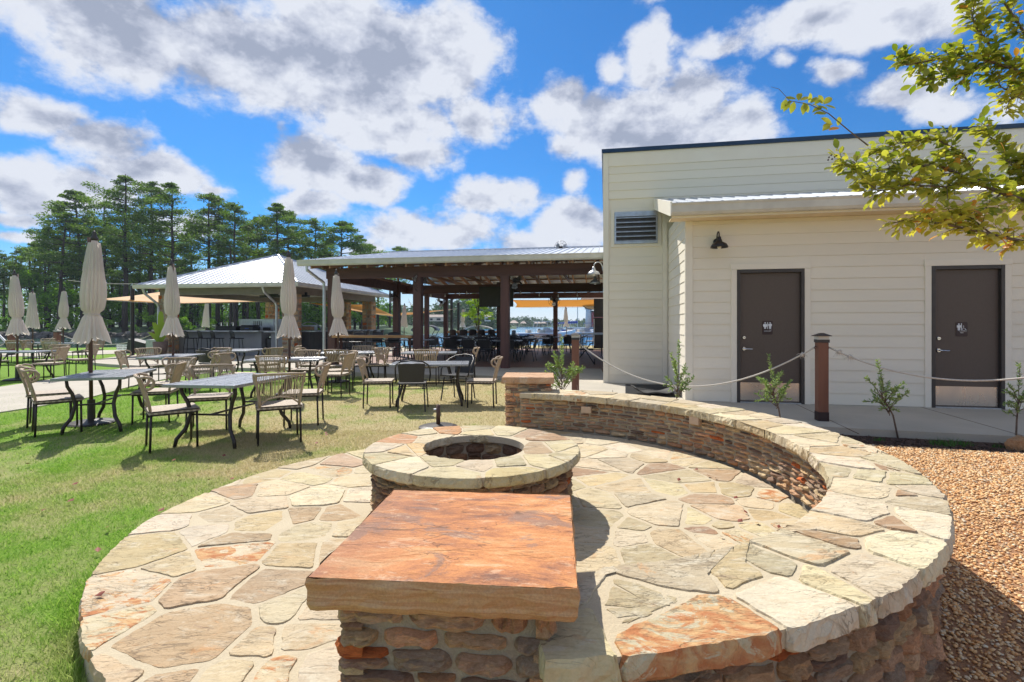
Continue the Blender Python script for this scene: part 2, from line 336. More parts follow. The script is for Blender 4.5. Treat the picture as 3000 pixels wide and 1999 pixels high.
simple('rafter', (.42, .25, .15), (.28, .15, .09), 3, .7, stretch=(3, .3, 3), objvar=.25)
simple('decking', (.42, .32, .24), (.30, .22, .16), 3, .8)
t = NT('light_timber'); f = t.noise(2.2, 6, (.35, 6, 6), dist=2); t.base(t.ramp(f, [(.35, (.50, .27, .10)), (.5, (.34, .16, .06)), (.58, (.56, .33, .14)), (.7, (.42, .22, .08))])); t.done('light_timber', .55)
simple('post_wood', (.20, .085, .050), (.145, .058, .036), 3, .6, bump=.2, bscale=20, stretch=(3, 3, .3), bdist=.003)
simple('post_boot', (.028, .012, .012), None, 4, .7)
simple('lamp_cap', (.04, .035, .035), None, 4, .4)
simple('lamp_lens', (.62, .60, .55), None, 4, .3)
simple('rope', (.64, .60, .52), (.5, .46, .4), 60, .9, bump=.8, bscale=120, bdist=.003)
t = NT('wicker'); wv = t.new('ShaderNodeTexWave', wave_type='BANDS', bands_direction='Z'); wv.inputs['Scale'].default_value = 55; wv.inputs['Distortion'].default_value = .6
t.l.new(t.tc.outputs['Object'], wv.inputs['Vector'])
t.base(t.mix(t.rng01(t.noise(9, 4), .3, .7), (.47, .36, .255), (.36, .27, .19))); t.bump(wv.outputs['Fac'], .5, .003); t.done('wicker', .7)
t = NT('wicker_seat'); ch = t.new('ShaderNodeTexChecker'); ch.inputs['Scale'].default_value = 34; t.l.new(t.tc.outputs['Object'], ch.inputs['Vector'])
t.base(t.mix(ch.outputs['Fac'], (.46, .38, .29), (.27, .21, .155))); t.bump(ch.outputs['Fac'], .6, .004); t.done('wicker_seat', .6)
simple('black_wicker', (.016, .016, .019), (.035, .035, .04), 90, .45, bump=.8, bscale=110, bdist=.004)
simple('chair_metal', (.050, .038, .032), (.035, .028, .026), 8, .4, metal=.4)
simple('table_metal', (.31, .325, .36), (.23, .24, .27), 10, .30, metal=.45, objvar=.12)
t = NT('canvas'); f = t.noise(3, 5, (1, 1, .5)); t.base(t.mix(t.rng01(f, .3, .7), (.84, .77, .72), (.74, .67, .62))); t.bump(t.noise(30, 4, (1, 1, .3)), .25, .004)
tr = t.new('ShaderNodeBsdfTranslucent'); tr.inputs[0].default_value = (.80, .73, .66, 1); m = t.new('ShaderNodeMixShader'); m.inputs[0].default_value = .4
t.b.inputs['Roughness'].default_value = .9
t.l.new(t.b.outputs[0], m.inputs[1]); t.l.new(tr.outputs[0], m.inputs[2]); t.l.new(m.outputs[0], t.n['Material Output'].inputs[0]); MATS['canvas'] = t.m
t = NT('shade_cloth'); t.base((.70, .45, .17)); tr = t.new('ShaderNodeBsdfTranslucent'); tr.inputs[0].default_value = (.85, .55, .20, 1); m = t.new('ShaderNodeMixShader'); m.inputs[0].default_value = .55
t.l.new(t.b.outputs[0], m.inputs[1]); t.l.new(tr.outputs[0], m.inputs[2]); t.l.new(m.outputs[0], t.n['Material Output'].inputs[0]); MATS['shade_cloth'] = t.m
simple('pole_wood', (.11, .055, .035), (.07, .035, .025), 4, .5)
simple('bar_front', (.30, .30, .31), (.25, .25, .26), 2, .7)
simple('bar_top', (.60, .61, .62), None, 5, .35)
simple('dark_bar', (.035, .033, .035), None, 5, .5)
simple('boat_white', (.74, .75, .77), None, 3, .3)
simple('boat_blue', (.03, .07, .30), None, 3, .5)
simple('boat_green', (.08, .25, .14), None, 3, .5)
simple('boat_canvas', (.50, .47, .42), None, 3, .7)
simple('roof_tan', (.50, .40, .33), None, 3, .7)
simple('outlet', (.52, .37, .25), None, 5, .5)
simple('mat_rubber', (.028, .029, .031), None, 20, .6, bump=.5, bscale=60, bdist=.004)
simple('dry_leaf', (.26, .055, .03), (.17, .05, .03), 30, .7)
simple('terracotta', (.24, .16, .12), None, 6, .7)
simple('brick_red', (.35, .06, .05), None, 6, .7)

# ------------------------------------------------------------------ mesh building
class MB:
    def __init__(s): s.v = []; s.f = []
    def add(s, vs, fs):
        b = len(s.v); s.v.extend([tuple(x) for x in vs]); s.f.extend([tuple(b + i for i in f) for f in fs]); return s
    def box(s, x0, x1, y0, y1, z0, z1):
        return s.add([(x0,y0,z0),(x1,y0,z0),(x1,y1,z0),(x0,y1,z0),(x0,y0,z1),(x1,y0,z1),(x1,y1,z1),(x0,y1,z1)],
                     [(0,3,2,1),(4,5,6,7),(0,1,5,4),(1,2,6,5),(2,3,7,6),(3,0,4,7)])
    def obox(s, c, ax, ay, az_, hx, hy, hz):         # oriented box
        c = Vector(c); vs = []
        for k in (-1, 1):
            for (i, j) in ((-1,-1),(1,-1),(1,1),(-1,1)): vs.append(c + ax * (hx * i) + ay * (hy * j) + az_ * (hz * k))
        return s.add(vs, [(0,3,2,1),(4,5,6,7),(0,1,5,4),(1,2,6,5),(2,3,7,6),(3,0,4,7)])
    def bar(s, a, b, w, h):                          # rectangular bar from a to b
        a = Vector(a); b = Vector(b); d = (b - a); L = d.length; d.normalize()
        up = Vector((0, 0, 1)) if abs(d.z) < .95 else Vector((0, 1, 0))
        sd_ = d.cross(up).normalized(); u2 = sd_.cross(d)
        return s.obox((a + b) / 2, d, sd_, u2, L / 2, w / 2, h / 2)
    def tube(s, pts, r, n=6, cap=True):
        pts = [Vector(p) for p in pts]; rs = r if isinstance(r, (list, tuple)) else [r] * len(pts)
        rings = []; up = None
        for i, p in enumerate(pts):
            d = (pts[min(i + 1, len(pts) - 1)] - pts[max(i - 1, 0)]).normalized()
            if up is None: up = Vector((0, 0, 1)) if abs(d.z) < .9 else Vector((1, 0, 0))
            a = d.cross(up)
            if a.length < 1e-4: a = d.cross(Vector((0, 1, 0)))
            a.normalize(); b = a.cross(d); up = b
            rings.append([p + (a * math.cos(2 * math.pi * k / n) + b * math.sin(2 * math.pi * k / n)) * rs[i] for k in range(n)])
        base = len(s.v)
        for rg in rings: s.v.extend([tuple(q) for q in rg])
        for i in range(len(pts) - 1):
            for k in range(n):
                a0 = base + i * n + k; a1 = base + i * n + (k + 1) % n
                s.f.append((a0, a1, a1 + n, a0 + n))
        if cap:
            s.f.append(tuple(base + k for k in range(n))[::-1]); s.f.append(tuple(base + (len(pts) - 1) * n + k for k in range(n)))
        return s
    def lathe(s, prof, n=16, c=(0, 0, 0)):
        base = len(s.v)
        for (r, z) in prof:
            for k in range(n): s.v.append((c[0] + r * math.cos(2*math.pi*k/n), c[1] + r * math.sin(2*math.pi*k/n), c[2] + z))
        for i in range(len(prof) - 1):
            for k in range(n):
                a0 = base + i*n + k; a1 = base + i*n + (k+1) % n; s.f.append((a0, a1, a1+n, a0+n))
        s.f.append(tuple(base + k for k in range(n))[::-1]); s.f.append(tuple(base + (len(prof)-1)*n + k for k in range(n)))
        return s
    def prism(s, poly, z0, z1):
        n = len(poly); vs = [(p[0], p[1], z0) for p in poly] + [(p[0], p[1], z1) for p in poly]
        return s.add(vs, [tuple(range(n))[::-1], tuple(range(n, 2*n))] + [(i, (i+1) % n, n + (i+1) % n, n + i) for i in range(n)])
    def mesh(s, name, smooth=False):
        me = bpy.data.meshes.new(name); me.from_pydata(s.v, [], s.f); me.update()
        if smooth: me.polygons.foreach_set('use_smooth', [True] * len(me.polygons))
        return me

def link(name, me, mat, parent=None, loc=None, rotz=None, scale=None, **props):
    if mat is not None and not me.materials: me.materials.append(MATS[mat])
    o = bpy.data.objects.new(name, me); COL.objects.link(o)
    if parent is not None: o.parent = parent
    if loc is not None: o.location = loc
    if rotz is not None: o.rotation_euler = (0, 0, rotz)
    if scale is not None: o.scale = scale
    for k, v in props.items(): o[k] = v
    return o
def obj(name, mb, mat, parent=None, smooth=False, bevel=0, **k):
    me = mb.mesh(name, smooth); o = link(name, me, mat, parent, **k)
    if bevel:
        b = o.modifiers.new('bevel', 'BEVEL'); b.width = bevel; b.segments = 2; b.limit_method = 'ANGLE'
    return o
def thing(name, label, cat, loc=(0, 0, 0), rotz=0.0, group=None):
    o = bpy.data.objects.new(name, None); COL.objects.link(o); o.empty_display_size = .2
    o.location = loc; o.rotation_euler = (0, 0, rotz); o['label'] = label; o['category'] = cat
    if group: o['group'] = group
    return o
def tag(o, label, cat, group=None):
    o['label'] = label; o['category'] = cat
    if group: o['group'] = group
    return o
def dup(root, loc, rotz, label=None, group=None, scale=None):
    r = root.copy(); COL.objects.link(r); r.location = loc; r.rotation_euler = (0, 0, rotz)
    if label: r['label'] = label
    if group: r['group'] = group
    if scale: r.scale = scale
    for ch in list(root.children):
        c = ch.copy(); COL.objects.link(c); c.parent = r
        for g_ in list(ch.children):
            e = g_.copy(); COL.objects.link(e); e.parent = c
    return r
def np_mesh(name, V, T, attr=None, smooth=False):    # V (n,3), T (m,3) numpy; attr = ('rnd', per-vertex floats)
    me = bpy.data.meshes.new(name); k = T.shape[1]
    me.vertices.add(len(V)); me.vertices.foreach_set('co', V.astype(np.float32).ravel())
    me.loops.add(T.size); me.loops.foreach_set('vertex_index', T.astype(np.int32).ravel())
    me.polygons.add(len(T)); me.polygons.foreach_set('loop_start', np.arange(0, T.size, k, dtype=np.int32))
    me.polygons.foreach_set('loop_total', np.full(len(T), k, dtype=np.int32))
    if smooth: me.polygons.foreach_set('use_smooth', np.ones(len(T), dtype=bool))
    if attr is not None:
        a = me.attributes.new(attr[0], 'FLOAT', 'POINT'); a.data.foreach_set('value', attr[1].astype(np.float32))
    me.update(calc_edges=True); me.validate(); return me
def white_col(me, c=None):
    a = me.attributes.new('Col', 'FLOAT_COLOR', 'POINT')
    n = len(me.vertices); arr = np.ones((n, 4), np.float32) if c is None else np.asarray(c, np.float32)
    a.data.foreach_set('color', arr.ravel()); return me

# ------------------------------------------------------------------ the ground, paths and water
def sheet(name, poly, z, mat, kind='structure', depth=0):
    mb = MB()
    if depth: mb.prism(poly, z - depth, z)
    else: mb.add([(p[0], p[1], z) for p in poly], [tuple(range(len(poly)))])
    o = obj(name, mb, mat); o['kind'] = kind; return o
def smooth_closed(pts, it=2):
    for _ in range(it):
        q = []
        for i in range(len(pts)):
            a, b = pts[i], pts[(i + 1) % len(pts)]
            q.append((a[0]*.75 + b[0]*.25, a[1]*.75 + b[1]*.25)); q.append((a[0]*.25 + b[0]*.75, a[1]*.25 + b[1]*.75))
        pts = q
    return pts
# lawn sheet with a bank that slopes into the lake
mb = MB(); n = 60; rows = []
for i in range(n + 1):
    x = -160 + 320 * i / n; sh = 31.5 + 1.2 * math.sin(x * .21) + .8 * math.sin(x * .57 + 1) + (3.0 if x > -4 else 3.0 * max(0, (x + 16) / 12))
    rows.append([(x, -120, 0), (x, 12, 0), (x, sh - 1.2, 0), (x, sh, -.12), (x, sh + 1.6, -1.2), (x, sh + 6, -2.5)])
vs = [p for r in rows for p in r]; fs = []
for i in range(n):
    for j in range(5): a = i * 6 + j; fs.append((a, a + 6, a + 7, a + 1))
mb.add(vs, fs); lawn = obj('lawn', mb, 'lawn'); lawn['kind'] = 'structure'
sheet('lake_water', [(-1200, 20), (1200, 20), (1200, 1500), (-1200, 1500)], -.32, 'water')
mb = MB(); mb.add([(-1600, -1500, -2.6), (1600, -1500, -2.6), (1600, 1800, -2.6), (-1600, 1800, -2.6)], [(0, 1, 2, 3)]); g = obj('ground', mb, 'mulch'); g['kind'] = 'structure'

# building frames, used by the paving too
BU = Vector((.983, -.182, 0)).normalized(); BV = Vector((-BU.y, BU.x, 0)); BROT = math.atan2(BU.y, BU.x)
W0 = Vector((2.92, 8.49, 0))                         # front left corner of the restroom wing
PU = Vector((math.cos(R(10.3)), -math.sin(R(10.3)), 0)); PV = Vector((-PU.y, PU.x, 0)); PROT = -R(10.3)
B0 = Vector((-.2, 15.0, 0))                          # middle front post of the timber pavilion
def bw(u, v, z=0): return W0 + BU * u + BV * v + Vector((0, 0, z))
def pw(u, v, z=0): return B0 + PU * u + PV * v + Vector((0, 0, z))

walk = [tuple(pw(-7.0, -.6)[:2]), tuple(pw(-5.6, -1.55)[:2]), (-3.0, 13.15), (-.6, 12.75), (.35, 12.3), (.62, 10.6), (.75, 8.4), (1.15, 7.45), (2.6, 6.8), (4.35, 6.22), (5.9, 5.78), (13, 4.2), tuple(bw(12, 3)[:2]), tuple(bw(-1.3, 3)[:2]), tuple(pw(2.8, .3)[:2]), tuple(pw(-7, .3)[:2])]
sheet('walkway', walk, .10, 'concrete', depth=.3)
# control joints tooled across the walkway by the doors
for i, s_ in enumerate((-.1, 1.7, 3.5, 5.3)):
    a = bw(s_, -.02, .1); b = bw(s_ - .1, -2.3, .1); mb = MB(); mb.bar(a + Vector((0, 0, -.0005)), b + Vector((0, 0, -.0005)), .008, .005); o = obj('paving_joint', mb, 'mulch'); o['kind'] = 'structure'
fl = [tuple(pw(-6.6, .3)[:2]), tuple(pw(3.2, .3)[:2]), tuple(pw(3.2, 12.6)[:2]), tuple(pw(-6.6, 12.6)[:2])]
sheet('paver_floor', fl, .096, 'pavers', depth=.3)
# concrete apron round the bar, and the curving path through the lawn
apron = smooth_closed([(-15.5, 18.2), (-13, 16.3), (-9.2, 15.4), (-7.0, 15.0), tuple(pw(-6.6, .3)[:2]), tuple(pw(-6.6, 12)[:2]), (-6.6, 29), (-15, 29.5), (-17, 24)], 2)
sheet('bar_apron', apron, .090, 'concrete', depth=.3)
path_up = [P(-260, 905, .02), P(-100, 900, .02), P(0, 889, .02), P(115, 872, .02), P(240, 853, .02), P(330, 838, .02), P(420, 826, .02), P(520, 822, .02)]
path_lo = [P(640, 838, .02), P(560, 848, .02), P(430, 862, .02), P(330, 880, .02), P(210, 912, .02), P(80, 935, .02), P(0, 947, .02), P(-100, 962, .02), P(-260, 985, .02)]
sheet('garden_path', [(p.x, p.y) for p in path_up + path_lo], .02, 'concrete', depth=.3)
spath = [P(-200, 822, .02), P(120, 818, .02), P(330, 811, .02), P(470, 806, .02), P(470, 801, .02), P(330, 803, .02), P(120, 808, .02), P(-200, 812, .02)]
sheet('shore_path', [(p.x, p.y) for p in spath], .02, 'concrete', depth=.3)
mulch = [(.66, 8.5), (1.05, 7.45), (2.6, 6.8), (4.35, 6.22), (5.9, 5.78), (13, 4.2), (13, 3.6), (5.9, 5.20), (4.35, 5.67), (2.9, 6.12), (1.2, 6.8), (.45, 8.5)]
sheet('mulch_bed', mulch, .012, 'mulch', depth=.05)
gravel = [(.45, 8.5), (1.2, 6.8), (2.9, 6.12), (4.35, 5.67), (5.9, 5.20), (13, 3.6), (13, -4), (-1.2, -4), (-.4, .7), (.4, 3.4), (.5, 6.3)]
sheet('gravel_bed', gravel, .008, 'gravel_bed', depth=.05)

# ------------------------------------------------------------------ flagstones
PC = Vector((-.30, 3.60, 0))                         # centre used for the patio outline
WC = Vector((-.30, 3.73, 0))                         # centre of the seating wall
def lerp_tab(tab, x):
    for (a, va), (b, vb) in zip(tab, tab[1:]):
        if x <= b: t_ = max(0, (x - a) / (b - a)); t_ = t_ * t_ * (3 - 2 * t_) if False else t_; return va + (vb - va) * t_
    return tab[-1][1]
RO = [(-100, 2.50), (-86, 2.55), (-60, 2.64), (-30, 2.70), (40, 2.73), (82, 2.70)]
RI = [(-100, 2.05), (-86, 2.10), (-60, 2.2), (-30, 2.24), (40, 2.23), (82, 2.22)]
left_pts = [(-.3, 5.8), (-.85, 5.38), (-1.40, 5.0), (-1.75, 4.67), (-2.08, 4.19), (-2.22, 3.70), (-2.28, 3.19), (-2.18, 2.74), (-2.02, 2.39), (-1.86, 2.17), (-1.67, 1.96), (-1.5, 1.81), (-1.2, 1.60), (-.9, 1.42), (-.5, 1.25)]
tab = []
for x, y in left_pts:
    a = math.degrees(math.atan2(y - PC.y, x - PC.x)) % 360; tab.append((a, math.hypot(x - PC.x, y - PC.y)))
for k in range(-84, 86, 6):
    r_ = lerp_tab(RI, k) + .035; x = WC.x + r_ * math.cos(R(k)); y = WC.y + r_ * math.sin(R(k))
    tab.append((math.degrees(math.atan2(y - PC.y, x - PC.x)) % 360, math.hypot(x - PC.x, y - PC.y)))
tab.sort(); tab = [(tab[-1][0] - 360, tab[-1][1])] + tab + [(tab[0][0] + 360, tab[0][1])]
def patio_r(x, y): return lerp_tab(tab, math.degrees(math.atan2(y - PC.y, x - PC.x)) % 360)

def clip(poly, nx, ny, c):                           # keep nx*x+ny*y <= c
    out = []
    for i in range(len(poly)):
        a, b = poly[i], poly[(i + 1) % len(poly)]; da = nx*a[0] + ny*a[1] - c; db = nx*b[0] + ny*b[1] - c
        if da <= 0: out.append(a)
        if (da < 0 < db) or (db < 0 < da): t_ = da / (da - db); out.append((a[0] + (b[0]-a[0])*t_, a[1] + (b[1]-a[1])*t_))
    return out
def cells(seeds, bound, gap):
    res = []
    for i, s_ in enumerate(seeds):
        poly = list(bound)
        g_ = gap * (0.7 + .9 * rng.random())
        for j, q in sorted(enumerate(seeds), key=lambda e: (e[1][0]-s_[0])**2 + (e[1][1]-s_[1])**2)[1:26]:
            dx, dy = q[0]-s_[0], q[1]-s_[1]; L = math.hypot(dx, dy)
            if L < 1e-6: continue
            w = (s_[2] - q[2]) * .5 if len(s_) > 2 else 0
            nx, ny = dx/L, dy/L; ang = rng.uniform(-.10, .10)
            mxp, myp = s_[0] + nx*(L/2 + w), s_[1] + ny*(L/2 + w)
            poly = clip(poly, nx, ny, nx*mxp + ny*myp - g_/2)
            if not poly: break
        res.append(poly)
    return res
def roughen(poly, seg, amp, fn=None, r0=.25):
    # round the corners a little, subdivide, jitter, then hold the outline inside fn
    q = []; n_ = len(poly)
    for i in range(n_):
        a, b, c = poly[i-1], poly[i], poly[(i+1) % n_]
        la = math.hypot(a[0]-b[0], a[1]-b[1]); lc = math.hypot(c[0]-b[0], c[1]-b[1]); k = min(.014, la*r0, lc*r0)
        if la < 1e-4 or lc < 1e-4: continue
        q.append((b[0] + (a[0]-b[0])*k/la, b[1] + (a[1]-b[1])*k/la)); q.append((b[0] + (c[0]-b[0])*k/lc, b[1] + (c[1]-b[1])*k/lc))
    out = []
    for i in range(len(q)):
        a, b = q[i], q[(i+1) % len(q)]; L = math.hypot(a[0]-b[0], a[1]-b[1]); m_ = max(1, int(L/seg))
        for k in range(m_):
            t_ = k/m_; x = a[0] + (b[0]-a[0])*t_; y = a[1] + (b[1]-a[1])*t_
            x += (mnoise.noise((x*14, y*14, 3.3)) * amp*2.2 + rng.uniform(-1, 1)*amp*.5); y += (mnoise.noise((x*14, y*14, 9.1)) * amp*2.2 + rng.uniform(-1, 1)*amp*.5)
            out.append((x, y))
    if fn: out = [fn(x, y) for x, y in out]
    return out
def slab_mesh(name, poly, z0, z1, amp=.004, rings=1, tilt=.003):
    cx_ = sum(p[0] for p in poly)/len(poly); cy_ = sum(p[1] for p in poly)/len(poly); n_ = len(poly)
    tx, ty = rng.uniform(-tilt, tilt), rng.uniform(-tilt, tilt)
    zt = lambda x, y: z1 + (x-cx_)*tx*4 + (y-cy_)*ty*4
    vs = []; fs = []
    def ring(s_, zf, ja):
        b = len(vs)
        for (x, y) in poly:
            dx, dy = x-cx_, y-cy_; L = math.hypot(dx, dy) or 1; k = s_/L
            j_ = rng.uniform(-ja, ja)
            vs.append((x - dx*k + dx/L*j_, y - dy*k + dy/L*j_, zf(x, y)))
        return b
    b0 = ring(.004 + amp, lambda x, y: z0, 0); last = b0
    for r_ in range(rings):
        zf = z0 + (z1 - z0) * (r_ + .6) / (rings + .3)
        b = ring(-amp * (.3 if r_ == rings - 1 else 1) * (1 if rings > 1 else 0), lambda x, y: zf + rng.uniform(-.3, .3)*amp, amp*.8 if rings > 1 else 0)
        fs += [(last+i, last+(i+1) % n_, b+(i+1) % n_, b+i) for i in range(n_)]; last = b
    b = ring(.0035, lambda x, y: zt(x, y) - .0008 + rng.uniform(-.0012, .0012), .001)
    fs += [(last+i, last+(i+1) % n_, b+(i+1) % n_, b+i) for i in range(n_)]; last = b
    b = ring(.014, lambda x, y: zt(x, y), 0)
    fs += [(last+i, last+(i+1) % n_, b+(i+1) % n_, b+i) for i in range(n_)]
    fs.append(tuple(b+i for i in range(n_)))
    me = bpy.data.meshes.new(name); me.from_pydata(vs, [], fs); white_col(me); return me
def arcfill(q, C, ri):                               # resample the outline and keep it off the inner circle
    out = []
    for i in range(len(q)):
        a, b = q[i], q[(i+1) % len(q)]; n_ = max(1, int(math.hypot(a[0]-b[0], a[1]-b[1])/.022))
        for j in range(n_):
            x = a[0] + (b[0]-a[0])*j/n_; y = a[1] + (b[1]-a[1])*j/n_; k = math.atan2(y-C.y, x-C.x); r_ = math.hypot(x-C.x, y-C.y); m_ = ri(math.degrees(k))
            if r_ < m_ - .006: m_ += rng.uniform(-.004, .004); x, y = C.x + m_*math.cos(k), C.y + m_*math.sin(k)
            out.append((x, y))
    return [p for i, p in enumerate(out) if math.hypot(p[0]-out[i-1][0], p[1]-out[i-1][1]) > .003]
FCOL = {'w': (.66, .59, .44), 'c': (.59, .51, .345), 'g': (.53, .47, .32), 'G': (.44, .385, .27), 't': (.52, .41, .255), 'p': (.43, .30, .195),
        'b': (.33, .19, .12), 'o': (.58, .41, .22), 'r': (.52, .23, .10), 'y': (.57, .46, .265), 'k': (.56, .40, .28)}
def jcol(k):
    c = tuple(a*.72 + b*.28 for a, b in zip(FCOL[k], (.61, .485, .30))); j_ = rng.uniform(.86, 1.06)*.91; return (c[0]*j_, c[1]*j_*rng.uniform(.97, 1.03), c[2]*j_*rng.uniform(.93, 1.07), 1)

PZ = .16                                             # level of the patio stones
patio = thing('flagstone_patio', 'round raised flagstone patio with pale mortar joints, built on the lawn around the fire pit', 'patio', (0, 0, 0))
N_ = 120; outline = []
for i in range(N_):
    a = 2*math.pi*i/N_; r_ = lerp_tab(tab, math.degrees(a))
    outline.append((PC.x + r_*math.cos(a), PC.y + r_*math.sin(a)))
obj('mortar_bed', MB().prism([(PC.x + (x - PC.x)*.993, PC.y + (y - PC.y)*.993) for x, y in outline], -.05, PZ - .0035), 'mortar', patio)
psd = [(280,1365,'o',.05),(260,1430,'o'),(330,1255,'t',.06),(480,1345,'p',.05),(600,1350,'p',.02),(430,1465,'p',.14),(585,1480,'t'),(300,1540,'t'),(525,1545,'c'),(690,1460,'c'),(640,1548,'o'),
 (655,1400,'c'),(520,1275,'o',.03),(690,1270,'t'),(500,1188,'G'),(415,1302,'t',-.03),(545,1238,'p',-.02),(600,1200,'y',.03),(700,1182,'p',-.02),(450,1158,'c'),(560,1128,'p',-.02),(380,1205,'w'),(640,1120,'c',.03),
 (740,1140,'w',.04),(780,1178,'p'),(600,1160,'c'),(758,1082,'r',-.02),(700,1100,'c'),(590,1095,'y'),(680,1060,'c'),(800,1062,'p'),(830,1105,'c'),(828,1135,'w'),(725,1220,'c'),(800,1215,'c'),(770,1260,'t'),(530,1100,'c'),(860,1050,'c'),
 (470,1220,'w'),(380,1560,'p'),(720,1540,'w'),(730,1400,'c')]
z4 = [(1200,262,'g',.06),(1395,290,'b',-.02),(1500,330,'g',.03),(1110,335,'y'),(1062,310,'b',-.03),(1700,315,'p'),(1240,385,'t',.02),(1600,385,'t'),(1780,402,'t'),(1950,430,'o'),(1265,435,'g'),(1450,385,'c'),(1650,442,'p'),
 (1430,512,'g',.06),(1720,505,'k',.03),(1930,520,'t'),(1110,440,'c'),(1110,540,'G'),(1250,572,'G',-.04),(1620,600,'b',-.04),(1720,573,'G',-.04),(1790,612,'r',-.02),(1090,625,'c'),(1240,640,'w',.02),(1490,650,'t',.04),(1100,700,'c'),
 (1320,705,'G',.02),(2050,580,'k'),(1880,590,'c'),(1330,240,'t',-.02),(1560,250,'c'),(1400,220,'c'),(1650,270,'c'),(1500,230,'y'),(1870,345,'c'),(1150,225,'w'),(1050,205,'c'),(1100,275,'c'),(1300,180,'c'),(1900,465,'c'),(2040,490,'y'),(1560,530,'c'),(1640,640,'c'),(1250,185,'w')]
seeds = []
for q in psd: p = P(q[0], q[1], PZ); seeds.append((p.x, p.y, (q[3] if len(q) > 3 else 0)*1.0, q[2]))
for q in z4: p = P(862.7 + .4667*q[0], 941.2 + .4667*q[1], PZ); seeds.append((p.x, p.y, (q[3] if len(q) > 3 else 0)*1.0, q[2]))
for _ in range(4000):                                # stones nobody can see behind the pit and the pillar
    a = rng.uniform(0, 2*math.pi); r_ = 2.3*math.sqrt(rng.random()); x, y = PC.x + r_*math.cos(a), PC.y + r_*math.sin(a)
    if r_ > patio_r(x, y) - .10: continue
    if min((x-s_[0])**2 + (y-s_[1])**2 for s_ in seeds) > .33**2: seeds.append((x, y, 0, rng.choice('ccwgtcgyp')))
def hold_patio(x, y):
    dx, dy = x-PC.x, y-PC.y; r_ = math.hypot(dx, dy) or 1e-6; m_ = patio_r(x, y) + rng.uniform(-.008, .008)
    return (x, y) if r_ <= m_ else (PC.x + dx/r_*m_, PC.y + dy/r_*m_)
big = [(-3, .8), (3, .8), (3, 7), (-3, 7)]
for s_, poly in zip(seeds, cells(seeds, outline, .021)):
    if len(poly) < 3: continue
    near = s_[1] < 3.2
    q = roughen(poly, .02 if near else .035, .004, hold_patio)
    q = [p for i, p in enumerate(q) if math.hypot(p[0]-q[i-1][0], p[1]-q[i-1][1]) > .004]
    if len(q) < 5: continue
    edge = any(math.hypot(p[0]-PC.x, p[1]-PC.y) > patio_r(*p) - .03 for p in q) and s_[0] < -.5
    stm = s_[3] in 'ro' or (s_[3] in 'yk' and rng.random() < .4)
    me = slab_mesh('stone', q, (PZ - .055) if edge else (PZ - .02), PZ + rng.uniform(-.003, .004), .006 if edge else .003, 2 if edge else 1)
    o = link('stone', me, 'stain' if stm else 'flag', patio); o.color = jcol('c' if stm else s_[3])

# ------------------------------------------------------------------ stacked stone
def ledge_pool(nx, nz, count, seed):
    rr = random.Random(seed); out = []
    for k in range(count):
        vs = []; fs = []; px = rr.uniform(3.5, 10.0); off = rr.uniform(0, 90)
        tl, tr_, bl, br = (rr.uniform(-.13, .09) for _ in range(4))
        for j in range(nz + 1):
            for i in range(nx + 1):
                u = -1 + 2*i/nx; w = -1 + 2*j/nz
                su = math.copysign(abs(u)**.9, u)
                x = su*.5; z = w*.5
                corner = (abs(u)**px + abs(w)**px); sc = 1/max(1, corner)**(1/px)
                x *= sc; z *= sc
                z += (tl*(1-u)/2 + tr_*(1+u)/2)*max(0, w)*.5 + (bl*(1-u)/2 + br*(1+u)/2)*min(0, w)*-.5
                x += mnoise.noise((u*1.5, w*1.5, off + 7))*.05; z += mnoise.noise((u*1.8, w*1.5, off))*.20
                e_ = max(abs(u), abs(w)); dep = (1 - e_**3.2)
                y = -(.30*max(0, dep)**.38) + mnoise.noise((u*1.6, w*1.3, off + 20))*.28*dep + mnoise.noise((u*4.5, w*3.5, off + 31))*.13*dep
                vs.append((x, y, z))
        W_ = nx + 1
        for j in range(nz):
            for i in range(nx): a = j*W_ + i; fs.append((a, a+1, a+W_+1, a+W_))
        ring = [i for i in range(nx)] + [nx + j*W_ for j in range(nz)] + [nz*W_ + nx - i for i in range(nx)] + [(nz - j)*W_ for j in range(nz)]
        b = len(vs)
        for q in ring: x, y, z = vs[q]; vs.append((x*.96, .5, z*.96))
        m_ = len(ring)
        for i in range(m_): fs.append((ring[(i+1) % m_], ring[i], b+i, b+(i+1) % m_))
        out.append((vs, fs))
    return out
POOL_F = ledge_pool(9, 6, 16, 5); POOL_N = ledge_pool(5, 4, 12, 8)
def pool_meshes(pool, sm=True):
    ms = []
    for v, f in pool:
        me = bpy.data.meshes.new('stone'); me.from_pydata(v, [], f); me.polygons.foreach_set('use_smooth', [sm]*len(f))
        me.materials.append(MATS['ledge']); white_col(me); ms.append(me)
    return ms
PM_F, PM_N = pool_meshes(POOL_F, False), pool_meshes(POOL_N, False)
LC = [(.50, .34, .20), (.42, .28, .18), (.30, .20, .14), (.54, .40, .23), (.47, .27, .15), (.56, .45, .28), (.24, .165, .12), (.36, .28, .205), (.50, .37, .24), (.48, .32, .20), (.58, .34, .20)]
def lcol(bright=1.0):
    c = rng.choice(LC) if rng.random() > .035 else (.50, .15, .05)
    j_ = rng.uniform(.85, 1.15)*bright*1.12; return (c[0]*j_, c[1]*j_, c[2]*j_, 1)
